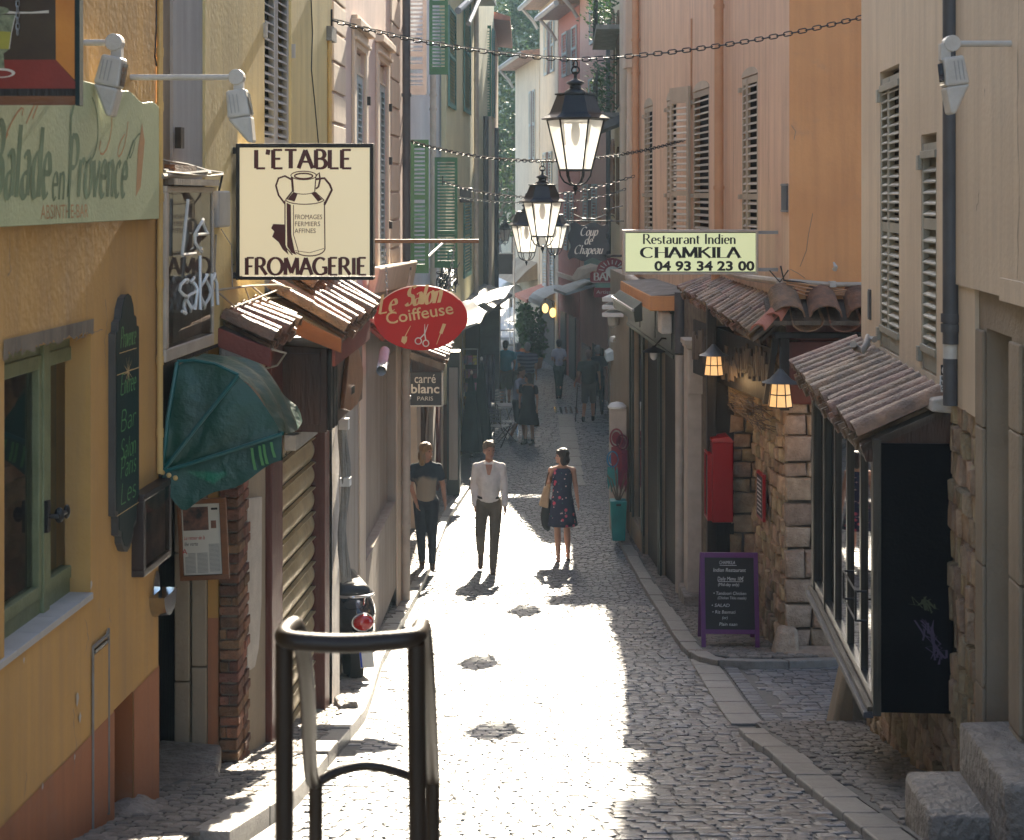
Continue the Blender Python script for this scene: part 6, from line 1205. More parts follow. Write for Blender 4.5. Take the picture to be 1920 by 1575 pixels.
# painted sign in the top left corner: a stemmed glass with a spoon on a red table (a generic still life)
Y = 5.05; k = Y/FPX; t = thing('painted_glass_sign', 'painted sign of a stemmed glass and spoon in an orange frame, top left corner', 'sign', at(74, 98, Y), 0)
b = MB(); b.box(-.30, .1265, 0, .035, -.165, .42); obj('panel', b, mt['wood_black'], t); b = MB(); b.box(.115, .1275, -.003, .04, -.168, .42); obj('side_frame', b, mt['teal_enamel'], t)
def flat(P, m, y_, nm='painted_area'): b = MB(); b.add([(x, y_, z) for x, z in P], [tuple(range(len(P)))]); return obj(nm, b, m, t)
g = lambda x, y: ((x-74)*k, (98-y)*k)
mo = M('orange_panel_paint', (.62, .24, .03), (.5, .17, .02), ro=.4, bump=.05); mr_ = M('red_table_paint', (.24, .022, .012), (.2, .018, .01), sc_=8, ro=.4, bump=.05); md_ = M('dark_brown_paint', (.05, .03, .010), (.028, .010, .005), sc_=4, ro=.4, bump=.03); mg_ = M('painted_glass', (.30, .33, .20), (.10, .12, .07), sc_=40, ro=.3, bump=0)
flat([g(-100, -200), g(103, -200), g(103, 112), g(-100, 112)], md_, -.001); flat([g(103, -200), g(140, -200), g(140, 150), g(105, 112)], mo, -.0012); flat([g(-100, 112), g(105, 112), g(140, 152), g(-100, 152)], mr_, -.0014); flat([g(-100, 152), g(141, 152), g(141, 166), g(-100, 166)], mr_, -.0016); flat([g(-100, 180), g(141, 180), g(141, 197), g(-100, 197)], mt['wood_warm'], -.0018)
flat([g(-14, 28), g(29, 28), g(22, 60), g(18, 92), g(8, 100), g(-6, 100), g(-14, 92)], mg_, -.002); flat([g(-10, 58), g(21, 60), g(17, 92), g(-8, 92)], M('yellow_drink', (.42, .38, .06), ro=.3, bump=0), -.0024); flat([g(-2, 100), g(7, 100), g(9, 128), g(-3, 128)], mg_, -.0026)
b = MB(); disc(b, *g(2, 137), 27*k, 9*k, -.0028); obj('glass_foot', b, mt['ivory'], t); b = MB(); disc(b, *g(2, 138), 21*k, 6*k, -.0032); obj('foot_shade', b, mr_, t)
b = MB(); ribbon(b, [g(-10, 22), g(30, 24), g(60, 24), g(92, 22)], [.012, .006, .005, .009], -.003); ribbon(b, [g(29, 30), g(22, 62), g(18, 92)], .0025, -.0032); obj('spoon', b, mt['ivory'], t); b = MB(); disc(b, *g(-4, 20), 22*k, 8*k, -.0034); obj('sugar', b, mg_, t)
b = MB(); chainrun(t, [(g(35, -30)[0], -.01, g(35, -30)[1]), (g(35, 70)[0], -.01, g(35, 70)[1])], .022, .010, .0016, m='zinc')

# absinthe bar board along the wall
s0, s1 = FL.S(-60), FL.S(282); t, T = FL.sub('long_bar_sign', 'long faded sage green board with painted script lettering on the ochre house', 'sign', s1, .0, ZC-.108)
L_ = s1-s0; top = .57; out = [(-L_, 0), (0, 0), (0, .50)]+[(-L_*.0-.05*i, .50+.045*(i/12)+.012*math.sin(i*.9)) for i in range(1, 14)]+[(-L_, .57)]
b = MB(lambda x, y, z: T(x, y, z)); b.prism(out, .012, .04); obj('board', b, mt['sage_sign'], t, bev=.002)
# lettering faces the street; the reader's left is nearer the camera
TT2 = lambda x, y, z: T(x-L_, -y, z)
sx = lambda x: FL.S(x, .04)-s0
for wd, xa, xb_, z0, h, th in (('Balade', -20, 92, .10, .25, .17), ('en', 96, 120, .09, .16, .14), ('Provence', 126, 236, .10, .23, .17)):
    GLb = wd; xx = sx(xa); b = MB(); pen(b, TT2, wd, xx, z0, h, thick=th, thin=.05, slant=.18, ang=30, y=-.041, fit=sx(xb_)-sx(xa), spc=.08); obj('lettering', b, mt['sage_letter'], t)
b = MB(); x = sx(20); ribbon(b, [(sx(128), .02), (sx(132), .4), (sx(140), .47)], .02, -.0425); b.v = [TT2(*v) for v in b.v]; obj('lettering_swash', b, mt['sage_letter'], t)
ftext(t, TT2, mt['orange_letter'], 'ABSINTHE-BAR', (sx(76)+sx(165))/2, .02, .075, y=-.041, fit=sx(165)-sx(76))
for i, (x0, c_, h0) in enumerate(((172, 'sage_letter', .40), (200, 'orange_letter', .42), (232, 'orange_letter', .40), (252, 'sage_letter', .38), (24, 'orange_letter', .40), (60, 'orange_letter', .44), (240, 'sage_letter', .30))):
    b = MB(); a = sx(x0); ribbon(b, [(a+.06*math.sin(j*.55+i)*(1+.08*j), h0+.09*math.cos(j*.5+i*.7)-.012*j) for j in range(9)], .009, -.0412); b.v = [TT2(*v) for v in b.v]; obj('painted_flourish', b, mt[c_], t)
b = MB(); a = sx(254); b.add([TT2(*p) for p in ((a, -.0414, .10), (a+.07, -.0414, .14), (a+.13, -.0414, .34), (a+.09, -.0414, .42), (a+.03, -.0414, .30))], [(0, 1, 2, 3, 4)]); obj('painted_glass', b, mt['orange_letter'], t)

# menu plaque, cases, ashtray
s0, s1 = FL.S(203), FL.S(249); z0, z1 = PZ(1035, FL.Yat(FL.S(226))), PZ(552, FL.Yat(FL.S(226))); t, T = FL.sub('green_name_plaque', 'tall narrow dark green plaque with rounded ends and green script, on the ochre house', 'plaque', (s0+s1)/2, 0, z0)
w_, h = (s1-s0)/2, z1-z0; half = [(.0, 0), (.25, .012), (.5, .05), (.52, .075), (.78, .09), (.80, .16), (1, .17), (1, .86)]+[(.80, .865), (.78, .90), (.58, .91), (.5, .95), (.28, .988), (0, 1)]
out = [(w_*a, h*c_) for a, c_ in half]+[(-w_*a, h*c_) for a, c_ in half[::-1][1:-1]]
b = MB(T); b.prism(out, 0, .028); obj('rim', b, mt['darkmetal'], t); b = MB(T); b.prism([(x*.9, .02+z*.985) for x, z in out], .0285, .031); obj('board', b, mt['teal_enamel'], t)
TT3 = lambda x, y, z: T(x, -y, z)
for i, (s_, f) in enumerate((('\u273f', .77), ('Provence', .74), ('Paris', .66), ('Spirits', .60), ('Absinthe', .55), ('Pear', .47), ('Liqueur', .42), ('Galerie', .35), ('de Provence', .30), ('Bar', .23), ('de la Cuisine', .18), ('Absinthes', .115))):
    if i: pass
for i, (s_, f, r_) in enumerate((('Provence', .80, .12), ('Entree', .62, .12), ('Bar', .48, .2), ('Salon', .37, .12), ('Paris', .30, .12), ('Les', .2, .2))):
    try: b = MB(); pen(b, TT3, s_, -w_*.62, h*f, .085, thick=.10, thin=.05, slant=.2, ang=30, y=-.0315, fit=w_*1.25); obj('lettering', b, mt['green_letter'], t)
    except KeyError: pass
b = MB(T); b.box(-w_*.7, w_*.7, .0312, .032, h*.78, h*.783); b.box(-w_*.9, w_*.9, .0312, .032, h*.70, h*.703); b.box(-w_*.9, w_*.9, .0312, .032, h*.165, h*.168)
for i in range(10): a = i*.628; b.quad((0, .0322, h*.70), (.012*math.cos(a), .0322, h*.70+.012*math.sin(a)), (w_*.42*math.cos(a+.1), .0322, h*.70+w_*.42*math.sin(a+.1)), (.012*math.cos(a+.4), .0322, h*.70+.012*math.sin(a+.4)))
obj('sun_emblem', b, mt['gold'], t)
sa_ = FL.S(270, .055); sb_ = FL.S(322, .055); Ya = FL.Yat(sa_, .055); z0, z1 = PZ(1083, Ya), PZ(928, Ya); t, T = FL.sub('menu_case', 'brown wall-mounted menu case with a printed sheet behind glass, left of the doorway', 'display case', sa_, -.045, z0)
L_ = sb_-sa_; H = z1-z0; b = MB(T); b.box(0, L_, 0, .10, 0, .03); b.box(0, L_, 0, .10, H-.03, H); b.box(0, .03, 0, .10, .03, H-.03); b.box(L_-.03, L_, 0, .10, .03, H-.03); b.box(.03, L_-.03, 0, .02, .03, H-.03); obj('case', b, mt['brown_case'], t, bev=.004)
b = MB(T); b.quad((.035, .08, .03), (L_-.035, .08, .03), (L_-.035, .08, H-.03), (.035, .08, H-.03)); obj('printed_sheet', b, mt['photo2'], t); b = MB(T); b.quad((.03, .096, .03), (L_-.03, .096, .03), (L_-.03, .096, H-.03), (.03, .096, H-.03)); obj('pane', b, mt['case_glass'], t)
sa_ = FL.S(292); z0 = PZ(1152, FL.Yat(sa_)); t, T = FL.sub('wall_ashtray', 'polished steel half-round ashtray on the ochre wall under the menu case', 'ashtray', sa_, 0, z0)
b = MB(T); out = [(-.06+.13*u, .0) for u in (0,)]; P = [(.13*math.cos(R(a)), .11*math.sin(R(a))) for a in range(180, 361, 20)]
V = []; 
for (x, z) in P: V += [(x*.8, .0, z+.10), (x*.8, .07+.0*z, z*.9+.10)]
b.add(V, [(2*i, 2*i+1, 2*i+3, 2*i+2) for i in range(len(P)-1)]+[tuple(2*i+1 for i in range(len(P)))]); obj('bowl', b, mt['mirror'], t, smooth=True); b = MB(T); b.prism([(.05*math.cos(R(a)), .10+.10*math.sin(R(a))) for a in range(0, 181, 20)], .0, .006); obj('back_plate', b, mt['mirror'], t)
Yp = 8.45; k = Yp/FPX; t = thing('framed_article', 'wood-framed newspaper article hanging before the stone jamb of the doorway', 'framed article', at(380, 1012, Yp), 0); t.rotation_euler = (0, R(-2.5), 0)
W, H = 46*k, 76*k; b = MB(); b.box(-W, W, 0, .03, -H, -H+.025); b.box(-W, W, 0, .03, H-.025, H); b.box(-W, -W+.02, 0, .03, -H+.025, H-.025); b.box(W-.035, W, 0, .03, -H+.025, H-.025); b.box(-W+.02, W-.035, .02, .03, -H+.025, H-.025); obj('frame', b, mt['wood_warm'], t, bev=.003)
b = MB(); x0, x1, z0, z1 = -W+.022, W-.037, -H+.027, H-.027; b.quad((x0, .012, z0), (x1, .012, z0), (x1, .012, z1), (x0, .012, z1)); obj('page', b, mt['paper'], t); w_ = x1-x0; h = z1-z0
b = MB(); b.quad((x0+.03*w_, .011, z1-.37*h), (x0+.70*w_, .011, z1-.37*h), (x0+.70*w_, .011, z1-.04*h), (x0+.03*w_, .011, z1-.04*h)); b.quad((x0+.76*w_, .011, z1-.35*h), (x0+.90*w_, .011, z1-.35*h), (x0+.90*w_, .011, z1-.24*h), (x0+.76*w_, .011, z1-.24*h)); obj('printed_photo', b, mt['photo1'], t)
ftext(t, None, mt['sign_red'], 'Le retour de la', x0+.03*w_, z1-.50*h, .03, y=.0105, shear=.3, align='LEFT', fit=.55*w_); ftext(t, None, mt['ink'], 'f\u00e9e verte', x0+.03*w_, z1-.585*h, .03, y=.0105, shear=.3, align='LEFT', fit=.36*w_); ftext(t, None, mt['sign_red'], 'A', x0+.04*w_, z1-.70*h, .04, y=.0105); b = MB(); b.quad((x0+.78*w_, .011, z1-.09*h), (x0+.95*w_, .011, z1-.09*h), (x0+.95*w_, .011, z1-.06*h), (x0+.78*w_, .011, z1-.06*h)); obj('masthead', b, mt['ink'], t)
b = MB()
for i in range(3):
    xa = x0+(.04+.32*i)*w_
    for j in range(16 if i < 2 else 22): z = z1-(.70+.018*j-(.12 if i == 2 else 0))*h; z > z0+.01 and b.quad((xa+(.09*w_ if i == 0 and j < 3 else 0), .011, z), (xa+.28*w_, .011, z), (xa+.28*w_, .011, z+.009*h), (xa+(.09*w_ if i == 0 and j < 3 else 0), .011, z+.009*h))
obj('text_columns', b, M('small_print', (.30, .29, .27), ro=.8, bump=0), t)
# neon display case
sa_, sb_ = FL.S(312, .045), FL.S(402, .045); Ym = FL.Yat(sa_, .045); z0, z1 = PZ(680, Ym), PZ(350, FL.Yat(sb_, .045)); t, T = FL.sub('neon_display_case', 'tall wall-mounted display case with unlit neon script tubes, above the green awning', 'neon sign', sa_, -.075, z0)
L_ = sb_-sa_; H = z1-z0; b = MB(T); b.box(0, L_, -.05, .12, 0, .06); b.box(0, L_, -.05, .12, H-.03, H); b.box(0, .045, -.05, .12, .06, H-.03); b.box(L_-.03, L_, -.05, .12, .06, H-.03); obj('case', b, mt['pipe_pale'], t, bev=.006)
b = MB(T); b.quad((.04, -.03, .06), (L_-.03, -.03, .06), (L_-.03, -.03, H-.03), (.04, -.03, H-.03)); obj('back_sheet', b, mt['white_paint'], t); b = MB(T); b.quad((.30, -.022, H*.45), (.5, -.022, H*.45), (.5, -.022, H*.62), (.30, -.022, H*.62)); obj('dark_print', b, mt['teal_enamel'], t)
b = MB(T); b.quad((.045, .112, .06), (L_-.03, .112, .06), (L_-.03, .112, H-.03), (.045, .112, H-.03)); obj('pane', b, mt['case_glass'], t)
def neon(text, x0, z0, h, fit, y_, sl=.15):
    tot = sum(GL[c][0]+.04 for c in text)*h; wx = fit/tot; x = x0
    for c in text:
        b = MB()
        for s in GL[c][1]: b.tube([T(x+(p[0]*wx+sl*p[1]*wx)*h, y_+.012*math.sin(i*1.3), z0+p[1]*h) for i, p in enumerate(s)], .0085, 6)
        if b.v: obj('neon_tube', b, mt['neon'], t, smooth=True)
        x += (GL[c][0]+.04)*h*wx
neon('Le', .16, H*.60, .26, L_*.55, .14); neon('salon', .12, H*.26, .26, L_*.80, .15)
t.children[0]['label'] = 'cream painted case'
# floodlights on arms
def flood(name, lab, loc, arm, rot, sc__=1., flip=1):
    t = thing('floodlight', lab, 'floodlight', loc, 0, 'floodlights on long white arms'); b = MB(); b.tube([(arm, .0, .0), (0, 0, 0)], .013, 10); obj('arm', b, mt['white_enamel'], t, smooth=True)
    b = MB(); b.tube([(-.018*flip, -.028, 0), (-.018*flip, .028, 0)], .034, 16); b.box(-.03, .012, -.02, .02, -.07, 0); b.tube([(arm*.06, 0, 0), (arm*.02, 0, 0)], .017, 10); obj('joint', b, mt['white_enamel'], t, bev=.003)
    m_ = Matrix.Rotation(rot, 4, 'Y'); b = MB(); out = [(-.045, .0), (.045, .0), (.055, -.03), (.05, -.09), (.0, -.20), (-.05, -.10), (-.055, -.03)]
    def F_(x, y, z): v = m_ @ Vector((x, y, z)); return (v.x*flip-.018*flip, v.y, v.z-.055)
    b = MB(F_); b.hexa([(-.05, -.05, -.12), (.05, -.05, -.12), (.05, .05, -.12), (-.05, .05, -.12), (-.042, -.045, 0), (.042, -.045, 0), (.042, .045, 0), (-.042, .045, 0)]); b.hexa([(.025, -.05, -.235), (.045, -.05, -.235), (.045, .05, -.235), (.025, .05, -.235), (-.05, -.05, -.1205), (.05, -.05, -.1205), (.05, .05, -.1205), (-.05, .05, -.1205)]); obj('housing', b, mt['white_enamel'], t, bev=.012)
    b = MB(F_); b.quad((.0515, -.04, -.11), (.0515, .04, -.11), (.0485, .04, -.02), (.0485, -.04, -.02)); obj('lens', b, mt['glass_dark'], t)
    b = MB(F_)
    for i in range(3): b.box(-.03+.016*i, -.026+.016*i, -.0515, -.049, -.10, -.02)
    obj('cooling_fin', b, mt['sh_grey'], t)
flood('f', 'left of the two white floodlights above the green board, beside the painted sign', at(224, 80, 6.3), -.16, R(12)); flood('f', 'white floodlight with chipped paint on the longest arm, above the square cream sign', at(452, 145, 6.9), -.50, R(-8)); flood('f', 'white floodlight pointing down beside the dark downpipe on the right', at(1775, 82, 6.6), .42, R(8), flip=-1)
# ---------------------------------------------------------------- hexagonal street lanterns on chains
def lantern(label, loc, s=1., rz=0.):
    t = thing('street_lantern', label, 'lantern', loc, rz, 'black lanterns hung over the lane'); a0 = R(0)
    def hexr(r, z, a=a0): return [(r*math.cos(a+math.pi/3*i), r*math.sin(a+math.pi/3*i), z) for i in range(6)]
    rb_, rt = .115*s, .205*s; z0, z1 = -.74*s, -.375*s
    B_, T_ = hexr(rb_, z0), hexr(rt, z1)
    for i in range(6):
        b = MB(); b.quad(B_[i], B_[(i+1) % 6], T_[(i+1) % 6], T_[i]); obj('pane', b, mt['lantern_glass'], t)
    b = MB()
    for i in range(6): b.tube([B_[i], T_[i]], .0075*s, 6); b.tube([B_[i], B_[(i+1) % 6]], .009*s, 6); b.tube([T_[i], T_[(i+1) % 6]], .009*s, 6)
    obj('frame', b, mt['iron'], t)
    b = MB(); b.lathe([(.245*s, z1+.0), (.248*s, z1+.008*s), (.200*s, z1+.035*s), (.185*s, z1+.05*s), (.135*s, z1+.175*s), (.150*s, z1+.178*s), (.150*s, z1+.188*s), (.06*s, z1+.190*s)], 6, a0=a0); obj('roof', b, mt['iron'], t)
    b = MB(); b.lathe([(.085*s, z1+.185*s), (.075*s, z1+.205*s), (.045*s, z1+.225*s), (.040*s, z1+.245*s), (.068*s, z1+.262*s), (.062*s, z1+.272*s), (.02*s, z1+.290*s), (.012*s, z1+.30*s), (.012*s, -.045*s), (.018*s, -.03*s)], 14); obj('cap', b, mt['iron'], t, smooth=True)
    b = MB(); b.tube([(.028*s*math.cos(a), 0, -.02*s+.028*s*math.sin(a)) for a in [2*math.pi*i/12 for i in range(12)]], .006*s, 6, closed=True); b.tube([(.015*s*math.cos(a), .003, .025*s+.026*s*math.sin(a)) for a in [2*math.pi*i/10 for i in range(10)]], .005*s, 6, closed=True); obj('hook', b, mt['iron'], t, smooth=True)
    b = MB()
    for i in range(6):
        x, y, z = B_[i]; b.tube([(x, y, z), (x*.95, y*.95, z-.04*s), (x*.7, y*.7, z-.085*s), (x*.35, y*.35, z-.105*s), (0, 0, z-.11*s)], .0062*s, 5)
    b.lathe([(.008*s, z0-.105*s), (.02*s, z0-.13*s), (.008*s, z0-.155*s), (.002*s, z0-.18*s)], 8); obj('scroll_base', b, mt['iron'], t, smooth=True)
    b = MB(); b.lathe([(.13*s, z1-.01), (.13*s, z1-.005)], 6, a0=a0); obj('reflector', b, mt['white_enamel'], t); b = MB(); b.lathe([(.02*s, z1-.02*s), (.035*s, z1-.08*s), (.03*s, z1-.15*s), (.01*s, z1-.19*s)], 12); obj('lamp_bulb', b, mt['neon'], t, smooth=True)
    return t
def chain_line(label, A, mid, C, sag=.04, L_=.055, w_=.026, r=.0042, me=None, wire=True):
    A, mid, C = Vector(A), Vector(mid), Vector(C); t = thing('chain', label, 'chain', tuple(mid), 0)
    for P, Q in ((A, mid), (mid, C)):
        pts = []; 
        for i in range(13):
            u = i/12; p = P.lerp(Q, u)-mid; p.z -= sag*4*u*(1-u); pts.append(tuple(p))
        chainrun(t, pts, L_, w_, r, me)
    if wire:
        b = MB(); pts = []
        for i in range(17): u = i/16; p = A.lerp(mid, u)-mid; p.z -= sag*4*u*(1-u)-.012-.004*math.sin(i*2.1); pts.append(tuple(p))
        b.tube(pts, .0045, 5); obj('supply_cable', b, mt['cable'], t)
    b = MB(); d = A-mid; b.tube([(d.x, d.y, d.z-.06), (d.x, d.y, d.z+.08)], .008, 6); obj('wall_hook', b, mt['iron'], t); return t
nearlink = linkmesh(.060, .028, .0045)
p = at(1079, 112, 11.2); chain_line('nearest chain across the lane carrying the largest lantern', at(622, 38, 11.68), p, at(1614, 33, 10.95), .05, me=nearlink, L_=.06, w_=.028)
lantern('largest hexagonal black lantern hanging from the nearest chain', (p[0], p[1], p[2]-.055), .97, R(-5))
fl2 = linkmesh(.075, .034, .005)
p = at(1017, 302, 17.0); chain_line('second chain, from the pale pipe side to the rose house over the lane', at(768, 264, 19.4), p, at(1285, 262, 20.4), .06, L_=.075, w_=.034, me=fl2); lantern('second lantern, in front of the cluster of three, below the largest', (p[0], p[1], p[2]-.06), 1.0, R(-3))
p = at(987, 370, 21.5); chain_line('third chain with sunlit cable, above the lantern at the left of the cluster', at(830, 340, 24), p, at(1190, 330, 23), .05, L_=.09, w_=.04, me=fl2); lantern('left lantern of the cluster, partly behind the second lantern', (p[0], p[1], p[2]), 1.0, R(-8))
p = at(1040, 380, 26); chain_line('fourth chain, lowest and faintest, reaching the lantern at the right of the cluster', at(850, 368, 29), p, at(1180, 352, 27), .05, L_=.09, w_=.04, me=fl2); lantern('right lantern of the cluster, half hidden behind the second lantern', (p[0], p[1], p[2]), 1.0, R(3))
lantern('smallest distant lantern against the trees at the end of the lane', at(947, 408, 54), 1.05, R(20)); t = thing('wall_bracket', 'long bracket holding the smallest distant lantern to the lemon house', 'bracket', at(947, 408, 54)); b = MB(); b.tube([(0, 0, .03), (-.35, 0, .06)], .015, 6); obj('arm', b, mt['iron'], t)

# restaurant lanterns, lit
def caged(label, x, y, Y, s=1., hang=.25, arm=None):
    t = thing('caged_wall_lantern', label, 'lantern', at(x, y, Y), R(18), 'lit amber lanterns of the stone restaurant'); n = 8
    def ring(r, z): return [(r*math.cos(2*math.pi*i/n)*s, r*math.sin(2*math.pi*i/n)*s, z*s) for i in range(n)]
    A_, M_, C_ = ring(.085, .11), ring(.098, .0), ring(.112, -.11)
    for i in range(n):
        j = (i+1) % n; b = MB(); b.quad(A_[i], A_[j], M_[j], M_[i]); b.quad(M_[i], M_[j], C_[j], C_[i]); obj('pane', b, mt['lamp_amber'], t)
    b = MB()
    for i in range(n): b.tube([A_[i], M_[i], C_[i]], .0055*s, 5)
    for q in (A_, M_, C_): b.tube(q, .0055*s, 5, closed=True)
    obj('cage', b, mt['iron'], t); b = MB(); b.lathe([(.165*s, .105*s), (.10*s, .135*s), (.04*s, .20*s), (.02*s, .225*s)], 16); obj('hood', b, mt['darkmetal'], t, smooth=True)
    b = MB(); b.ell((0, 0, .01), (.03, .03, .045)); obj('bulb', b, mt['bulb'], t, smooth=True)
    b = MB(); b.tube([(0, 0, .2*s), (0, 0, (.22+hang)*s)], .008, 6); obj('chain_rod', b, mt['iron'], t)
    l = bpy.data.lights.new('lantern_light', 'POINT'); l.energy = .7; l.color = (1, .62, .28); l.shadow_soft_size = .06; o = bpy.data.objects.new('lantern_light', l); COL.objects.link(o); o.parent = t; o.location = (0, 0, -.16); return t
caged('lit amber lantern beside the stone pilaster, farther of the two at the restaurant', 1338, 684, 16.2, .92, .12); caged('lit amber lantern hanging near the tiled bay roof, nearer of the two at the restaurant', 1463, 739, 14.35, 1.0, .2)

# carved laths sign of the restaurant
t = thing('lath_sign', 'dark weathered sign of upright laths hanging along the restaurant front', 'sign', (2.46, 15.1, ZC-1.45), math.atan2(2.9, -.42)); L_ = 2.9
b = MB(); b.hexa([(0, -.01, -.52), (L_, -.01, -.55), (L_, .01, -.55), (0, .01, -.52), (0, -.01, 0), (L_, -.01, .05), (L_, .01, .05), (0, .01, 0)]); obj('board', b, mt['wood_black'], t)
for i in range(44): x = .03+i*L_/44.5; h = random.uniform(.10, .20); z = -.40+random.uniform(-.04, .06)+.18*math.sin(i*.21)*.3; b = MB(); b.box(x, x+.045, .012, .03, z, z+h+.10); obj('lath', b, mt['wood_old'], t)
b = MB(); pen(b, lambda x, y, z: (L_-x, -y, z), 'CHAMKILA', .5, -.30, .20, thick=.2, thin=.1, y=-.034, fit=1.9); obj('lettering', b, mt['wood_black'], t)

# menu boxes, chalkboard
t = thing('red_menu_box', 'tall glossy red wall-mounted menu box beside the pilaster', 'display case', at(1349, 980, 16.7), 0)
k = 16.7/FPX; b = MB(); b.box(-.075, .145, 0, .30, .0, .84); obj('case', b, mt['red_box'], t, bev=.01); b = MB(); b.hexa([(-.085, -.01, .84), (.155, -.01, .84), (.155, .31, .84), (-.085, .31, .84), (-.08, .0, .87), (.10, .0, .90), (.10, .3, .90), (-.08, .3, .87)]); obj('lid', b, mt['red_box'], t, bev=.004)
b = MB(); b.box(-.125, -.078, .0, .30, .02, .04); b.box(-.125, -.078, .0, .30, .70, .72); b.box(-.125, -.078, .0, .02, .04, .70); b.box(-.125, -.078, .28, .30, .04, .70); obj('front_frame', b, mt['red_box'], t); b = MB(); b.quad((-.10, .02, .04), (-.10, .28, .04), (-.10, .28, .70), (-.10, .02, .70)); obj('pane', b, mt['case_glass'], t); b = MB(); b.quad((-.082, .02, .04), (-.082, .28, .04), (-.082, .28, .50), (-.082, .02, .50)); obj('menu_sheet', b, mt['paper'], t)
t, T = FD1.sub('small_red_frame', 'small red-framed menu on the rubble wall between red box and corner stones', 'framed menu', FD1.S(1428, .08), .07, PZ(962, 16)); b = MB(T); b.box(-.16, .16, 0, .03, 0, .46); obj('frame', b, mt['red_box'], t, bev=.004); b = MB(T); b.box(-.13, .13, .0305, .033, .03, .43); obj('menu_sheet', b, mt['ink'], t); b = MB(T)
for i in range(9): b.box(-.10, .10, .0335, .034, .06+.04*i, .075+.04*i)
obj('chalk_lines', b, mt['chalk'], t)
Yb = 15.15; k = Yb/FPX; X = PX(1370, Yb); t = thing('chalkboard_sign', 'purple-framed A-board with chalk writing standing on the right pavement', 'chalkboard', (X, Yb, gz(Yb)+.09), R(-2))
def aframe(y0, y1, sgn):
    def T(u, v, z): f = z/.85; return (u, y0+(y1-y0)*f+v, z)
    return T
Tf = aframe(0, .16, 1); W = .275
b = MB(Tf); b.box(-W, -W+.042, 0, .025, -.02, .84); b.box(W-.042, W, 0, .025, -.02, .84); b.box(-W+.042, W-.042, 0, .025, .795, .84); b.box(-W+.042, W-.042, 0, .025, .10, .14); obj('front_frame', b, mt['purple'], t, bev=.003)
b = MB(Tf); b.box(-W+.042, W-.042, .005, .02, .14, .795); obj('slate_panel', b, mt['chalkboard'], t)
Tb = aframe(.42, .19, -1); b = MB(Tb); b.box(-W, -W+.042, 0, .022, -.04, .83); b.box(W-.042, W, 0, .022, -.04, .83); b.box(-W+.042, W-.042, 0, .022, .10, .83); obj('rear_frame', b, mt['purple'], t)
for s_, x, z, sz, f in (('CHAMKILA', -.02, .735, .045, .15), ('Indian Restaurant', .0, .665, .05, .31), ('Daily Menu 10\u20ac', .01, .585, .05, .25), ('(Mid-day only)', -.01, .535, .042, .20), ('\u2022 Tandoori Chicken', .0, .455, .042, .31), ('(Chicken Tikka masala)', .02, .415, .036, .27), ('\u2022 SALAD', -.09, .345, .042, .17), ('\u2022 Riz Basmati', -.06, .285, .042, .22), ('(or)', -.05, .235, .038, .05), ('Plain naan', -.02, .175, .042, .17)): ftext(t, Tf, mt['chalk'], s_, x, z, sz, y=.0035, shear=.15, fit=f)
b = MB(Tf); b.box(-.09, .07, .003, .0045, .722, .726); b.box(-.11, .13, .003, .0045, .573, .577); obj('underline', b, mt['chalk'], t)
# stickers on the downpipe
t = thing('pipe_stickers', 'black and white stickers stuck to the lower end of the dark downpipe', 'sticker', at(1773, 695, 7.84), R(-8)); k = 7.84/FPX
b = MB(); b.box(-9*k, 9*k, -.006, -.004, -8*k, 11*k); obj('black_sticker', b, mt['ink'], t); b = MB(); b.box(-11*k, 13*k, -.006, -.004, -27*k, -9*k); b.box(-9*k, 13*k, -.0065, -.0045, -40*k, -24*k); obj('white_sticker', b, mt['white_paint'], t)
b = MB(); ribbon(b, [(6*k*math.cos(R(a)), 1*k+8*k*math.sin(R(a))) for a in range(-40, 221, 20)], 3*k, -.008); obj('emblem', b, mt['white_paint'], t); ftext(t, None, mt['white_paint'], 'A', 0, -3*k, 10*k, y=-.009, bold=.04)
for i, s_ in enumerate(('EKER', 'IANI', 'OUGO')): ftext(t, None, mt['ink'], s_, 1*k, (-17-9.5*i)*k, 9*k, y=-.009, bold=.04, fit=19*k)
# gooseneck lamp on the green shop
t = thing('gooseneck_lamp', 'black gooseneck wall lamp with round milky globe on the green shop front', 'wall lamp', at(1226, 655, 20.3), 0); b = MB(); b.tube([(.32, .0, .05), (.22, 0, .13), (.10, 0, .14), (.03, 0, .06), (0, 0, .03)], .012, 8); obj('arm', b, mt['iron'], t, smooth=True)
b = MB(); b.lathe([(.16, -.03), (.08, .01), (.03, .03), (.02, .05)], 18); obj('shade', b, mt['iron'], t, smooth=True); b = MB(); b.ell((0, 0, -.06), (.055, .055, .08)); obj('globe', b, mt['neon'], t, smooth=True)

# sunlit lamps and fittings at the corner beyond the green shop
for i, (x, y, Y, lab) in enumerate(((1150, 602, 26.5, 'white round spotlight catching the sun under the green shop awning'), (1158, 634, 27.2, 'white tilted spotlight below the round one at the green shop corner'))):
    t = thing('corner_spotlight', lab, 'floodlight', at(x, y, Y), R(20)); b = MB(); b.lathe([(.03, -.10), (.09, -.06), (.10, .05), (.06, .08)], 14) if i == 0 else b.hexa([(-.12, -.06, -.06), (.12, -.06, -.02), (.12, .10, -.02), (-.12, .10, -.06), (-.10, -.08, .02), (.14, -.08, .08), (.14, .08, .08), (-.10, .08, .02)]); obj('housing', b, mt['white_enamel'], t, smooth=True); b = MB(); b.tube([(0, 0, .06), (.12, 0, .16), (.3, .1, .16)], .014, 6); obj('arm', b, mt['white_enamel'], t)
t = thing('roller_blind_cassette', 'stack of white slatted shutters catching the sun at the green shop corner', 'awning', at(1152, 575, 26.2), R(-12))
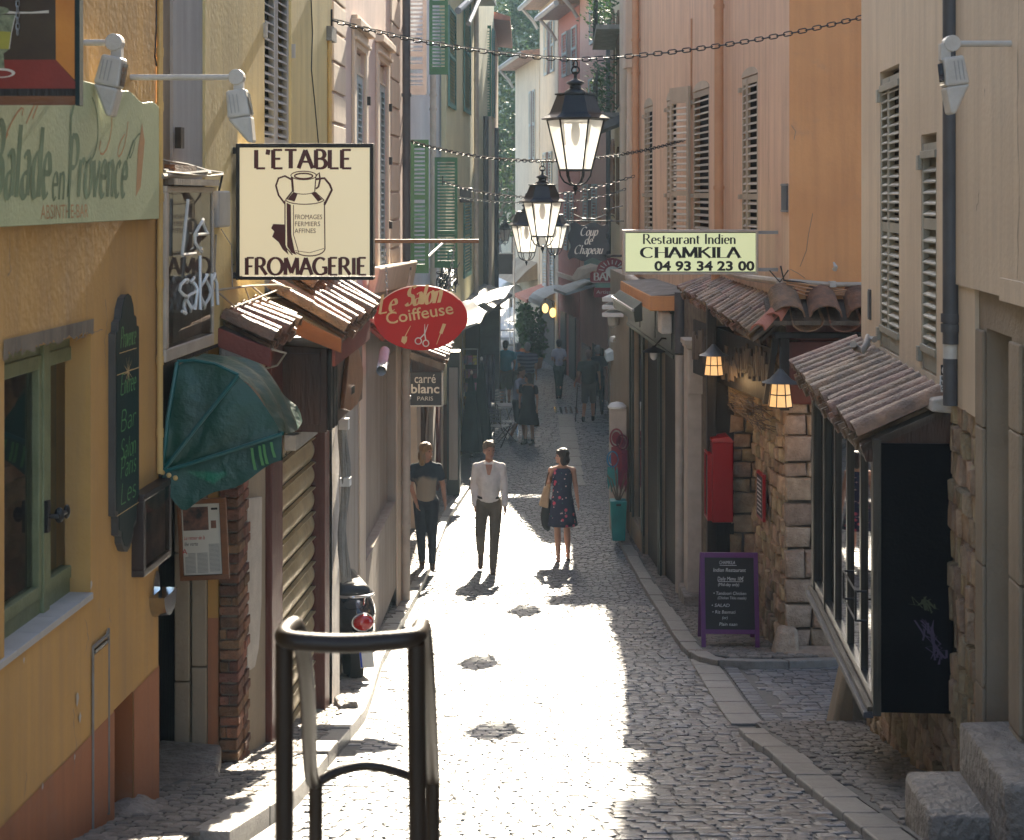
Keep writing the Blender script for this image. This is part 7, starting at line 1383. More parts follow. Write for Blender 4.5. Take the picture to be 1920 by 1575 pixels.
for i in range(3): b = MB(); b.box(-.16, .22, -.3, .5, .10-i*.125, .17-i*.125); obj('slat', b, mt['white_paint'], t, bev=.01)

# green vinyl dome awning over the doorway
t = thing('green_awning', 'dark green vinyl hooped awning with scalloped valance over the doorway', 'awning', FL.W(4.3, 0, ZC-1.0), FL.rz)
def aw(fn): return lambda *a: fn(*a)
# side profile in the plane facing the camera: fan from the wall hinge; near end s=3.30, far end s=5.15
def S2(x, n): return FL.S(x, n)
Z0 = ZC-1.0
def lp(s, n, z): return (s-4.3, -n, z-Z0)
hin = (3.36, .015, ZC-1.31)
tcr = bpy.data.textures.new('creases', 'CLOUDS'); tcr.noise_scale = .10
def crease(o): o.modifiers.new('subd', 'SUBSURF').render_levels = 2; d_ = o.modifiers.new('crease', 'DISPLACE'); d_.texture = tcr; d_.strength = .006; d_.mid_level = .5
ribs_n, ribs_f = [], []
hin = (3.36, .015, ZC-1.27)
for (n_, dz) in ((.075, .50), (.15, .505), (.25, .49), (.36, .44), (.43, .37), (.49, .285), (.53, .23), (.56, .175)):
    ribs_n.append((3.38, n_, hin[2]+dz)); ribs_f.append((3.85, max(.02, n_*.36), hin[2]+dz*.98))
angs = ribs_n
V = []; U = 14; b = MB(lp); F_ = []
for i, (a, c_) in enumerate(zip(ribs_n, ribs_f)):
    for j in range(U+1):
        u = j/U; bul = .035*math.sin(math.pi*u)*(0 if i in (0,) else 1); wr = .016*math.sin(u*15+i*1.9)*(1 if 0 < i < 7 else .3)
        V.append((a[0]+(c_[0]-a[0])*u, a[1]+bul*.5+wr, a[2]+(c_[2]-a[2])*u-bul*.6+wr))
for i in range(len(angs)-1):
    for j in range(U): F_.append((i*(U+1)+j, i*(U+1)+j+1, (i+1)*(U+1)+j+1, (i+1)*(U+1)+j))
b.add(V, F_, .5); o = obj('canvas_top', b, mt['green_vinyl'], t, smooth=60); crease(o)
b = MB(lp); V = [hin]; F_ = []
K = 7
for i, a in enumerate(ribs_n):
    for k_ in range(1, K+1): u = k_/K; V.append((a[0]-.05*(1-u)-.02*math.sin(math.pi*u)-.010*math.sin(i*1.9+u*9), hin[1]+(a[1]-hin[1])*u, hin[2]+(a[2]-hin[2])*u))
for i in range(len(angs)-1):
    F_.append((0, 1+i*K, 1+(i+1)*K))
    for k_ in range(K-1): F_.append((1+i*K+k_, 1+i*K+k_+1, 1+(i+1)*K+k_+1, 1+(i+1)*K+k_))
b.add(V, F_, .5); o = obj('canvas_side', b, mt['green_vinyl'], t, smooth=60); crease(o)
b = MB(lp)
for i in (0, 3, 7): a = ribs_n[i]; b.tube([(hin[0]-.03, hin[1], hin[2]), ((hin[0]+a[0])/2-.05, (hin[1]+a[1])/2, (hin[2]+a[2])/2), (a[0]-.01, a[1], a[2])], .010, 6)
b.tube([(p_[0]-.008, p_[1], p_[2]+.004) for p_ in ribs_n[:4]], .008, 6); b.tube([ribs_n[7], ribs_f[7]], .010, 6); obj('piping', b, mt['green_pipe'], t, smooth=True)
b = MB(lp); V = []; a, c_ = ribs_n[7], ribs_f[7]; Q = 64
for j in range(Q+1):
    u = j/Q; n_ = a[1]+(c_[1]-a[1])*u; s_ = a[0]+(c_[0]-a[0])*u; z = a[2]+(c_[2]-a[2])*u; dep = .115+.02*abs(math.sin(u*math.pi*4)); wv = .014*math.sin(u*34)+.01*math.sin(u*61)*(u > .5)
    V += [(s_, n_, z), (s_, n_+wv*.6, z-dep*.5), (s_, n_+wv, z-dep)]
F_ = [(3*j+i, 3*j+i+1, 3*j+i+4, 3*j+i+3) for j in range(Q) for i in range(2)]; b.add(V, F_, .5)
V = []
for j in range(25):
    u = j/24; n_ = hin[1]+(a[1]-hin[1])*u; z = hin[2]+(a[2]-hin[2])*u; dep = min(.22, .05+u*.9)*(1-.42*u)+.014*math.sin(u*12); V += [(a[0]-.04*(1-u), n_, z), (a[0]-.04*(1-u)-.02, n_, z-dep)]
b.add(V, [(2*j, 2*j+1, 2*j+3, 2*j+2) for j in range(24)], .5); obj('valance', b, mt['green_vinyl'], t, smooth=60)
b = MB(); pen(b, lambda x, y, z: lp(3.40+x, a[1]+.02-y, z), "L'Ro", .85, a[2]-.14, .10, thick=.2, thin=.08, slant=.2, y=-.005) if False else None
b = MB(lp)
e_ = 3.352
for n_, hh in ((.42, .10), (.455, .09), (.475, .09), (.51, .07)): z_ = hin[2]+.175*n_/.56-.02; b.add([(e_, n_, z_), (e_, n_+.012, z_), (e_, n_+.018, z_-hh*.5), (e_, n_+.006, z_-hh*.5), (e_, n_+.03, z_-hh), (e_, n_+.016, z_-hh)], [(0, 1, 2, 3), (3, 2, 4, 5)])
obj('lettering', b, mt['green_letter'], t); b = MB(lp)
for i in range(3): b.ell((hin[0]-.04, .02+.03*i, hin[2]-.0-.012*i), (.012, .012, .012), 8, 6)
obj('hinge_bolt', b, mt['conduit'], t)

# brown wooden box sign above the roller shutter
t = thing('wooden_box_sign', 'big brown wooden box sign with a shaped front panel, under the larger tiled canopy', 'sign', FL.W(5.9, 0, ZC-1.5), FL.rz)
def bp(s, n, z): return (s-5.9, -n, z-(ZC-1.5))
b = MB(bp); b.hexa([(5.92, .0, ZC-1.47), (7.30, .0, ZC-1.47), (7.30, .30, ZC-1.44), (5.92, .30, ZC-1.47), (5.92, .0, ZC-.93), (7.30, .0, ZC-.90), (7.30, .30, ZC-.92), (5.92, .30, ZC-.95)]); obj('box', b, mt['wood_brown'], t, bev=.006)
b = MB(bp); b.box(5.905, 5.919, .02, .26, ZC-1.42, ZC-.98); obj('end_panel', b, mt['wood_brown'], t, bev=.002)
b = MB(bp); 
for s_ in (5.93, 6.04, 6.13): b.box(s_, s_+.06, .301, .325, ZC-1.46, ZC-.96)
b.box(5.93, 7.3, .301, .325, ZC-.99, ZC-.93); obj('front_batten', b, mt['wood_black'], t, bev=.004)
b = MB(bp); out = [(6.35, ZC-1.38), (6.55, ZC-1.05), (6.72, ZC-.99), (6.95, ZC-1.06), (7.12, ZC-1.2), (7.10, ZC-1.34), (6.9, ZC-1.42), (6.6, ZC-1.43)]; b.prism(out, .305, .335); obj('shaped_panel', b, mt['wood_warm'], t, bev=.006)
b = MB(bp); b.box(6.6, 6.72, .336, .342, ZC-1.32, ZC-1.27); obj('metal_tag', b, mt['mirror'], t)
t = thing('woven_mat_strip', 'pale woven fringe strip between the box sign and the roller shutter', 'trim', FL.W(6.4, 0, ZC-1.55), FL.rz)
for i in range(26): b = MB(); b.box(-.45+i*.028, -.428+i*.028, -.10, -.03, -.04, .05+random.uniform(-.008, .008)); obj('strand', b, mt['mortar_pale'], t)
t = thing('rolled_hanging_cloth', 'tattered grey rolled cloth hanging beside the roller shutter jamb', 'cloth', FL.W(FL.S(620), .06, ZC-1.5), FL.rz); b = MB()
for i in range(3): b.tube([(.03*i-.05+.015*math.sin(j*1.1+i), -.03-.012*i+.01*math.sin(j), -.12*j) for j in range(12)], [.018+.008*math.sin(j*.9+i*2) for j in range(12)], 8)
obj('cloth', b, mt['conc'], t, smooth=True); b = MB(); b.box(-.07, .02, -.09, -.02, -.62, -.56); b.box(-.12, -.06, -.09, -.02, -.2, -.12); obj('tag', b, mt['white_paint'], t)

# foreground handrail
t = thing('handrail', 'dark brown tubular steel handrail standing in the immediate foreground', 'handrail', (-.26, 2.6, gz(2.6)), 0)
def hp(x, y, z): return (x+.26, y-2.6, z-gz(2.6))
def at2(x, y, Y): v = at(x, y, Y); return hp(*v)
r = .0148; n0, n1 = 2.6, 3.55
b = MB(); b.tube([at2(533, 1205, n0), at2(533, 1600, n0), hp(PX(533, n0), n0, gz(n0)-.05)], r, 20); obj('front_post', b, mt['rail'], t, smooth=True); b = MB(); b.tube([at2(780, 1205, n0), at2(784, 1600, n0), hp(PX(784, n0), n0, gz(n0)-.05)], r, 20); obj('front_post', b, mt['rail'], t, smooth=True)
xl_, xr_ = at2(592, 1470, n1), at2(812, 1462, n1)
def smooth(P, it=3):
    for _ in range(it):
        Q = [P[0]]
        for a, c_ in zip(P, P[1:]): a, c_ = Vector(a), Vector(c_); Q += [tuple(a*.75+c_*.25), tuple(a*.25+c_*.75)]
        Q.append(P[-1]); P = Q
    return P
zt_ = at2(533, 1196, n0)[2]; A_ = at2(533, 1196, n0); C_ = at2(779, 1192, n0)
top = [xl_, (xl_[0]-.01, xl_[1]-.02, xl_[2]+.02), (A_[0]+.0, .30, zt_-.16), (A_[0]+.008, .11, zt_-.006), (A_[0]-.002, .05, zt_+.002), (A_[0]-.004, -.005, zt_), (A_[0]+.03, -.022, zt_-.001), ((A_[0]+C_[0])/2, -.022, zt_-.004), (C_[0]-.03, -.02, zt_+.001), (C_[0]+.004, -.005, zt_+.002), (C_[0]+.004, .05, zt_+.002), (C_[0]+.006, .11, zt_-.006), (C_[0]+.004, .30, zt_-.16), (xr_[0], xr_[1]-.02, xr_[2]+.02), xr_]
b = MB(); b.tube(smooth(top, 4), r*1.02, 20); obj('top_rail', b, mt['rail'], t, smooth=60)
for q in (xl_, xr_): b = MB(); b.tube([(q[0], q[1], q[2]+.004), (q[0], q[1], gz(n1)-gz(2.6)-.05)], r, 18); obj('rear_post', b, mt['rail'], t, smooth=True)
b = MB(); mz = at2(700, 1452, n1)[2]; b.tube(smooth([(xl_[0], xl_[1], xl_[2]-.0), (xl_[0]+.05, xl_[1]+.02, mz+.004), ((xl_[0]+xr_[0])/2, xl_[1]+.05, mz+.006), (xr_[0], xr_[1], xr_[2]-.01)], 3), r*.72, 14); obj('cross_rail', b, mt['rail'], t, smooth=True)

# scooter tucked behind the sunlit pier
Ys = 13.2; t = thing('parked_scooter', 'black scooter with red tail light parked behind the sunlit pier', 'scooter', (PX(661, Ys), Ys, gz(Ys)+.03), R(16)); t.scale = (1.12,)*3
blk = M('glossy_black_paint', (.012, .013, .018), ro=.18, bump=0, coat=.6); rub = M('tyre_rubber', (.02, .02, .02), ro=.8, bump=.2)
b = MB(); b.lathe([(.13, -.045), (.205, -.05), (.225, -.02), (.225, .02), (.205, .05), (.13, .045)], 28); b.v = [(z, y_, x+.22) for x, y_, z in b.v]; w1_ = obj('rear_wheel', b, rub, t, smooth=True); b = MB(); b.lathe([(.02, -.03), (.125, -.035), (.125, .035), (.02, .03)], 20); b.v = [(z, y_, x+.22) for x, y_, z in b.v]; obj('rim', b, mt['darkmetal'], w1_, smooth=True)
b = MB(); b.lathe([(.13, -.045), (.205, -.05), (.225, -.02), (.225, .02), (.205, .05), (.13, .045)], 28); b.v = [(z, y_+1.2, x+.22) for x, y_, z in b.v]; obj('front_wheel', b, rub, t, smooth=True)
b = MB(); b.ell((0, .18, .50), (.19, .46, .17), 20, 12); b.ell((.0, .05, .40), (.17, .30, .12), 20, 12); b.cap((0, .6, .30), (0, .95, .32), .13, .10); b.cap((0, 1.0, .34), (0, 1.08, .86), .12, .08); o = obj('body', b, blk, t, smooth=True); md = o.modifiers.new('r', 'REMESH'); md.mode = 'VOXEL'; md.voxel_size = .014; md.use_smooth_shade = True; sm_ = o.modifiers.new('s', 'SMOOTH'); sm_.iterations = 6
b = MB(); b.hexa([(-.14, -.08, .64), (.14, -.08, .64), (.15, .62, .62), (-.15, .62, .62), (-.11, -.04, .72), (.11, -.04, .72), (.12, .60, .70), (-.12, .60, .70)]); obj('seat', b, mt['iron'], t, bev=.035, smooth=60)
b = MB(); b.tube(smooth([(-.15, .35, .60), (-.15, -.05, .66), (-.11, -.20, .67), (.11, -.20, .67), (.15, -.05, .66), (.15, .35, .60)], 3), .011, 8); b.tube([(.05, -.19, .66), (.05, -.15, .55)], .009, 6); obj('grab_rail', b, mt['mirror'], t, smooth=True)
b = MB(); b.ell((.03, -.27, .50), (.075, .05, .058), 16, 10); tl = obj('tail_light', b, M('red_lens', (.45, .005, .005), ro=.15, bump=0, coat=.8), t, smooth=True); b = MB(); b.tube([(.03+.08*math.cos(a), -.255, .50+.062*math.sin(a)) for a in [2*math.pi*i/16 for i in range(16)]], .006, 5, closed=True); obj('chrome_ring', b, mt['mirror'], tl)
b = MB(); b.prism([(-.07, .36), (.07, .36), (.07, .365)]+[(.07*math.cos(R(a)), .36+.07*math.sin(R(a))) for a in range(15, 180, 15)], -.262, -.250); obj('badge', b, mt['pipe_pale'], t)
b = MB(); b.hexa([(.0, -.33, .19), (.10, -.33, .19), (.10, -.325, .19), (0, -.325, .19), (-.005, -.29, .30), (.095, -.29, .30), (.095, -.285, .30), (-.005, -.285, .30)]); np_ = obj('number_plate', b, mt['paper'], t); b = MB(); b.hexa([(.0, -.334, .195), (.014, -.334, .195), (.014, -.331, .195), (0, -.331, .195), (-.005, -.294, .295), (.01, -.294, .295), (.01, -.291, .295), (-.005, -.291, .295)]); obj('blue_band', b, M('plate_band_blue', (.02, .06, .35), bump=0), np_)
b = MB(); b.hexa([(-.06, -.30, .30), (.12, -.30, .30), (.14, -.1, .36), (-.1, -.1, .36), (-.06, -.27, .34), (.12, -.27, .34), (.14, -.08, .42), (-.1, -.08, .42)]); obj('mudguard', b, mt['iron'], t, bev=.01)
b = MB(); b.tube([(-.26, .98, .98), (-.05, 1.04, .93), (.05, 1.04, .93), (.12, .99, .95)], .014, 8); obj('handlebar', b, mt['iron'], t, smooth=True); b = MB(); b.tube([(.12, -.05, .25), (.13, .35, .22)], .045, 10); obj('exhaust', b, mt['darkmetal'], t, smooth=True)

# teal bin, display column with dream catchers
Yq = 24.1; t = thing('teal_planter', 'tall turquoise tapered planter by the kerb in front of the green shop corner', 'planter', (PX(1159, Yq), Yq, PZ(1012, Yq)), 0)
teal = M('turquoise_plastic', (.02, .28, .27), ro=.4, bump=.05); b = MB(); b.hexa([(-.09, -.09, 0), (.10, -.09, 0), (.10, .10, 0), (-.09, .10, 0), (-.125, -.12, .60), (.125, -.12, .60), (.125, .13, .60), (-.125, .13, .60)]); obj('pot', b, teal, t, bev=.01); b = MB(); b.box(-.035, .035, -.126, -.12, .53, .56); obj('handle_slot', b, mt['ink'], t)
for i in range(7): b = MB(); a = i*.9; b.tube([(0, 0, .55), (.10*math.cos(a), .10*math.sin(a), .75+.05*i % .2), (.18*math.cos(a), .12*math.sin(a), .95+.04*(i % 3))], [.014, .010, .006], 6); obj('dried_stem', b, mt['wood_old'], t)
Yq = 25.2; t = thing('souvenir_column', 'wooden column with white cap hung with dream catchers beside the green shop', 'display stand', (PX(1157, Yq), Yq, gz(Yq)+.08), 0)
b = MB(); b.box(-.12, .14, -.1, .12, 0, 1.90); obj('column', b, mt['pipe_pale'], t, bev=.01); b = MB(); b.lathe([(.14, 1.9), (.15, 1.93), (.1, 1.98), (.02, 2.0)], 18); obj('cap', b, mt['white_paint'], t, smooth=True)
for i, (x, z, r_, c_) in enumerate(((-.02, 1.45, .14, (.25, .02, .04)), (.07, 1.38, .12, (.14, .02, .06)), (-.08, 1.12, .12, (.02, .22, .42)), (.06, 1.10, .10, (.20, .02, .06)))):
    mm_ = M('feather_%d' % i, c_, ro=.7, bump=.1); tt = thing('dream_catcher', ['red dream catcher highest on the souvenir column', 'dark pink dream catcher right of the red one on the column', 'blue oval dream catcher with turquoise feathers on the column', 'magenta dream catcher beside the blue one on the column'][i], 'dream catcher', (t.location.x+x, Yq-.14, t.location.z+z), 0)
    b = MB(); b.tube([(r_*.7*math.cos(a), -.01, r_*math.sin(a)) for a in [2*math.pi*k_/16 for k_ in range(16)]], .014, 5, closed=True); disc(b, 0, 0, r_*.5, r_*.7, -.005); obj('ring', b, mm_, tt)
    for j in range(4): b = MB(); x_ = -.06+.04*j; b.add([(x_-.02, -.01, -r_), (x_+.02, -.012, -r_), (x_+.026, -.02, -r_-.25-.05*(j % 2)), (x_, -.02, -r_-.36-.05*(j % 2)), (x_-.026, -.016, -r_-.22)], [(0, 1, 2, 3, 4)]); obj('feather', b, mm_ if i != 2 else teal, tt)
# canopy corner flap by the stand
t = thing('striped_corner_awning', 'small cream corner awning above the souvenir column', 'awning', at(1160, 660, 27.6), 0); b = MB(); b.hexa([(-.22, -.2, -.16), (.25, -.2, -.02), (.25, .5, -.02), (-.22, .5, -.16), (-.22, -.1, -.02), (.25, -.1, .2), (.25, .5, .2), (-.22, .5, -.02)]); obj('cloth', b, mt['sh_pale'], t, bev=.02)

# ---------------------------------------------------------------- shops on the left past the linen sign
B = thing('narrow_shopfront', 'narrow shop front with brown and red door posts behind the standing woman', 'shop front', (PX(772, 20.5), 20.5, gz(20.5)), 0); o0 = B.location.copy()
for i, (x0, x1, Y, m_) in enumerate(((764, 782, 25.2, 'cream_trim'), (783, 798, 26.4, 'wood_brown'), (799, 812, 27.9, 'stone_grey_wall'), (813, 822, 29.4, 'fascia_red'), (823, 829, 30.4, 'cream_trim'), (829, 841, 30.9, 'wood_brown'))):
    b = MB(); b.box(PX(x0, Y)-o0.x, PX(x1, Y)-o0.x, Y-20.5, Y-20.5+1.0, gz(Y)-.3-o0.z, PZ(760 if i else 700, Y)-o0.z); obj('door_post', b, mt[m_], B, bev=.01)
b = MB(); b.box(PX(770, 25)-o0.x, PX(829, 25.2)-o0.x, 4.6, 8, PZ(770, 21)-o0.z, PZ(700, 21)-o0.z); obj('lintel', b, mt['wood_brown'], B, bev=.01)
can = MB(); 
B2 = thing('linen_shop_canopy', 'sunlit ribbed tile canopy above the small navy shop sign', 'canopy', at(800, 665, 20.3), 0)
canopy(B2, lambda s, n, z: (n-.28, s, z), .0, 3.0, .0, .52, (.08, .16), (-.10, -.02), mt['tile_grey'], r=.07, rows=1)
b = MB(); b.hexa([(-.28, -.06, -.02), (.22, -.06, -.20), (.22, -.03, -.20), (-.28, -.03, -.02), (-.28, -.06, .06), (.24, -.06, -.11), (.24, -.03, -.11), (-.28, -.03, .06)]); obj('end_board', b, mt['wood_old'], B2)
# dark side shops under the lemon house
B = thing('dark_shop_row', 'row of dark shop fronts with awnings at the foot of the lemon house', 'shop front', (PX(868, 35), 35, gz(35)), 0); o0 = B.location.copy()
def bw(x0, x1, Y0, Y1, y0, y1, m_, nm, bev=0): b = MB(); b.box(PX(x0, Y0)-o0.x, PX(x1, Y0)-o0.x, Y0-35, Y1-35, PZ(y1, Y0)-o0.z, PZ(y0, Y0)-o0.z); return obj(nm, b, mt[m_], B, bev=bev)
bw(838, 862, 28.8, 29.3, 660, 930, 'green_shop', 'grey_door'); bw(842, 858, 28.7, 28.8, 690, 900, 'stone_grey_wall', 'door_panel')
bw(866, 899, 36, 37, 590, 850, 'wood_black', 'shop_side'); bw(871, 893, 35.9, 36, 670, 790, 'navy_sign', 'shop_window'); bw(895, 936, 41, 46, 560, 745, 'plate_blue', 'shop_side'); bw(862, 868, 35, 35.2, 600, 860, 'sh_grey', 'post')
rp_ = thing('postcard_rack', 'tall rack of bright postcards outside the dark shop row', 'rack', (PX(882, 35.5), 35.3, gz(35.5)+.3), 0); b = MB(); b.box(-.17, -.155, 0, .1, 0, 2.0); b.box(.155, .17, 0, .1, 0, 2.0); b.box(-.17, .17, 0, .1, 1.98, 2.0); obj('frame', b, mt['zinc'], rp_)
pcm = M('postcards', (.45, .16, .05), (.10, .12, .2), sc_=9, ro=.5, bump=0, rnd=.6, hue=.12)
for i in range(5):
    for j in range(3): b = MB(); b.box(-.145+.10*j, -.055+.10*j, -.02, 0, .45+.30*i, .65+.30*i); obj('postcard', b, pcm, rp_)
for i, (x, Y, h, lab) in enumerate(((884, 34.6, 1.75, 'left of the two folded dark green parasols by the dark shop row'), (903, 35.2, 2.0, 'right of the two folded dark green parasols, beside the cafe table'))):
    t = thing('folded_parasol', lab, 'parasol', (PX(x, Y), Y, gz(Y)+.03), 0); b = MB(); b.lathe([(.26, .1), (.22, .4), (.15, 1.0), (.07, h-.2), (.02, h)], 9, sx=1); b.v = [(x_*(1+.15*math.sin(math.atan2(y_, x_)*4)), y_, z) for x_, y_, z in b.v]; obj('folded_canopy', b, mt['teal_enamel'], t, smooth=30); b = MB(); b.tube([(0, 0, 0), (0, 0, h+.08)], .022, 8); obj('pole', b, mt['wood_old'], t); b = MB(); b.ell((0, 0, h+.05), (.03, .03, .05)); obj('finial', b, mt['white_paint'], t)
for i, (x0, x1, Y, y0, y1, lab, m_) in enumerate(((893, 925, 41.5, 620, 770, 'tall slate blue cloth hanging from the awning end of the dark shops', 'plate_blue'), (905, 928, 39.5, 665, 775, 'grey-mauve cloth panel hanging beside the slate blue cloth', 'sh_grey'))):
    t = thing('hanging_cloth', lab, 'cloth', at((x0+x1)/2, y1, Y), 0); W = (PX(x1, Y)-PX(x0, Y))/2; H = PZ(y0, Y)-PZ(y1, Y); b = MB(); V = []
    for j in range(17): u = j/16; V += [(-W+2*W*u, .05*math.sin(u*19), 0), (-W+2*W*u, .03*math.sin(u*19+.5), H)]
    b.add(V, [(2*j, 2*j+2, 2*j+3, 2*j+1) for j in range(16)]); obj('cloth', b, M('blue_grey_cloth_%d' % i, (.12, .14, .19) if i == 0 else (.20, .19, .24), ro=.8, bump=.1), t, smooth=True)
AW = [(905, 562, 36, .42, .26, -14, 'large white awning tip blazing in the sun, left of the lane end', 'white_paint'), (885, 590, 33, .34, .16, 18, 'small white awning corner left of the red oval sign', 'white_paint'), (866, 612, 31, .30, .12, -8, 'lowest white awning corner in the sun, right of the red oval sign', 'white_paint'), (893, 583, 39, .7, .12, 10, 'grey awning roof behind the blazing white tip', 'sh_grey')]
for x, y, Y, w_, h, tl_, lab, m_ in AW:
    t = thing('sunlit_awning', lab, 'awning', at(x, y, Y), R(tl_)); b = MB(); V = []
    for j in range(9):
        u = j/8
        for i in range(5): v = i/4; V.append((-w_+2*w_*v, 1.6*u, h*(u-.3)+.05*math.sin(u*7+v*3)-.18*(1-v)*(1)+.1*v))
    b.add(V, [(5*j+i, 5*j+i+1, 5*j+i+6, 5*j+i+5) for j in range(8) for i in range(4)]); obj('canvas', b, mt[m_], t, smooth=True); b = MB(); b.tube([(-w_, 0, -.18-h*.3), (w_, 0, .1-h*.3)], .02, 6); obj('front_bar', b, mt['zinc'], t)
t = thing('sloping_ribbed_awning', 'dark ribbed awning roof running along the shops under the lemon house', 'awning', at(858, 575, 33), R(-5)); b = MB()
for i in range(9): b.hexa([(-.35, i*1.0, -.05), (.35+.0*i, i*1.0, -.35), (.35, i*1.0+.95, -.35), (-.35, i*1.0+.95, -.05), (-.35, i*1.0, .0), (.35, i*1.0, -.30), (.35, i*1.0+.95, -.30), (-.35, i*1.0+.95, .0)])
obj('ribbed_canvas', b, mt['plate_blue'], t)
# cafe table and chairs
def chair(lab, x, Y, rz, grp='metal cafe chairs'):
    t = thing('cafe_chair', lab, 'chair', (x, Y, gz(Y)+.02), rz, grp); b = MB()
    for sx_ in (-.2, .2): b.tube([(sx_, -.2, 0), (sx_, .2, .45), (sx_, .25, .88)], .013, 6); b.tube([(sx_, .22, 0), (sx_, -.2, .45)], .013, 6)
    obj('frame', b, mt['mirror'], t)
    for i in range(5): b = MB(); b.box(-.2, .2, -.2+.08*i, -.14+.08*i, .445, .46); obj('seat_slat', b, mt['zinc'], t)
    for i in range(4): b = MB(); b.box(-.2, .2, .22, .235, .58+.08*i, .63+.08*i); obj('back_slat', b, mt['zinc'], t)
chair('silver folding cafe chair nearest the camera beside the folded parasol', PX(934, 36.3), 36.3, 2.6); chair('silver folding cafe chair pushed up behind the cafe table', PX(940, 40.2), 40.2, .4); chair('silver cafe chair turned sideways left of the dark-dressed couple', PX(950, 37.2), 37.2, 1.7)
Yc = 38.3; t = thing('cafe_table', 'small square cafe table with a pale top beside the dark-dressed couple', 'table', (PX(948, Yc), Yc, gz(Yc)+.02), 0); b = MB(); b.box(-.34, .34, -.3, .3, .70, .73); obj('table_top', b, mt['sh_grey'], t, bev=.005)
for sx_ in (-1, 1): b = MB(); b.tube([(sx_*.28, -.25, 0), (sx_*.28, .25, .7)], .012, 6); b.tube([(sx_*.28, .25, 0), (sx_*.28, -.25, .7)], .012, 6); obj('leg', b, mt['mirror'], t)
# far shop clutter on the right side
for i, (x, Y, s_) in enumerate(((1003, 57, .36), (986, 61, .3))):
    t = thing('potted_shrub', ('taller' if i == 0 else 'shorter')+' dark potted shrub against the far row of houses', 'plant', (PX(x, Y), Y-1, gz(Y)), 0); b = MB(); leaves(b, [(0, 0, 1.2, s_, s_, 1.0)], 900, .07, 20+i); obj('foliage', b, mt['leaf2'], t); b = MB(); b.lathe([(.2, 0), (.28, .4), (.26, .4)], 12); obj('pot', b, mt['terracotta_paint'], t)
# ---------------------------------------------------------------- people
skin = M('skin', (.50, .27, .18), (.44, .23, .15), sc_=12, ro=.5, bump=.05, spec=.4); skin2 = M('tanned_skin', (.42, .215, .14), (.36, .18, .12), sc_=12, ro=.5, bump=.05)
eyem = mt['ink']; lipm = M('lips', (.36, .10, .09), ro=.5, bump=0)
def cloth(n, c, c2=None, **k): d = dict(sc_=9, ro=.85, bump=.35, bs=22); d.update(k); return M(n, c, c2 or tuple(x*.82 for x in c), **d)
def shirt_print(name, base, blob, p, rad):   # dark tee with a pale painted shape on the belly
    m = cloth(name, base); nt = m.node_tree; L = nt.links.new; pb = [n for n in nt.nodes if n.type == 'BSDF_PRINCIPLED'][0]; src = pb.inputs['Base Color'].links[0].from_socket
    tc = nt.nodes.new('ShaderNodeTexCoord'); vm = nt.nodes.new('ShaderNodeVectorMath'); vm.operation = 'DISTANCE'; vm.inputs[1].default_value = p; ns = nt.nodes.new('ShaderNodeTexNoise'); ns.inputs['Scale'].default_value = 6; L(tc.outputs['Object'], ns.inputs[0])
    mx0 = nt.nodes.new('ShaderNodeMixRGB'); mx0.blend_type = 'ADD'; mx0.inputs[0].default_value = .22; L(tc.outputs['Object'], mx0.inputs[1]); L(ns.outputs['Color'], mx0.inputs[2]); L(mx0.outputs[0], vm.inputs[0])
    rp = nt.nodes.new('ShaderNodeValToRGB'); rp.color_ramp.elements[0].position = rad; rp.color_ramp.elements[1].position = rad+.07; rp.color_ramp.elements[0].color = (1, 1, 1, 1); rp.color_ramp.elements[1].color = (0, 0, 0, 1); L(vm.outputs['Value'], rp.inputs[0])
    mx = nt.nodes.new('ShaderNodeMixRGB'); L(rp.outputs[0], mx.inputs[0]); L(src, mx.inputs[1]); mx.inputs[2].default_value = (*blob, 1); L(mx.outputs[0], pb.inputs['Base Color']); return m
def floral(name):
    m = cloth(name, (.018, .022, .06)); nt = m.node_tree; L = nt.links.new; pb = [n for n in nt.nodes if n.type == 'BSDF_PRINCIPLED'][0]; src = pb.inputs['Base Color'].links[0].from_socket
    tc = nt.nodes.new('ShaderNodeTexCoord')
    for sc__, thr, colr, seed in ((11, .30, (.55, .07, .12), 0), (17, .20, (.50, .30, .32), 3), (21, .16, (.05, .14, .12), 7)):
        mp = nt.nodes.new('ShaderNodeMapping'); mp.inputs['Location'].default_value = (seed, seed*.7, seed*1.3); v = nt.nodes.new('ShaderNodeTexVoronoi'); v.inputs['Scale'].default_value = sc__; L(tc.outputs['Object'], mp.inputs[0]); L(mp.outputs[0], v.inputs['Vector'])
        sep = nt.nodes.new('ShaderNodeSeparateColor'); L(v.outputs['Color'], sep.inputs[0]); gt = nt.nodes.new('ShaderNodeMath'); gt.operation = 'GREATER_THAN'; gt.inputs[1].default_value = .52; L(sep.outputs[0], gt.inputs[0])
        lt = nt.nodes.new('ShaderNodeMath'); lt.operation = 'LESS_THAN'; lt.inputs[1].default_value = thr; L(v.outputs['Distance'], lt.inputs[0]); mu = nt.nodes.new('ShaderNodeMath'); mu.operation = 'MULTIPLY'; L(gt.outputs[0], mu.inputs[0]); L(lt.outputs[0], mu.inputs[1])
        mx = nt.nodes.new('ShaderNodeMixRGB'); L(mu.outputs[0], mx.inputs[0]); L(src, mx.inputs[1]); mx.inputs[2].default_value = (*colr, 1); src = mx.outputs[0]
    L(src, pb.inputs['Base Color']); return m
def blob(name, mb, m, parent, vox, it=6):
    o = obj(name, mb, m, parent, smooth=60); r_ = o.modifiers.new('remesh', 'REMESH'); r_.mode = 'VOXEL'; r_.voxel_size = vox; r_.use_smooth_shade = True; s_ = o.modifiers.new('smooth', 'SMOOTH'); s_.iterations = it; s_.factor = .5; return o
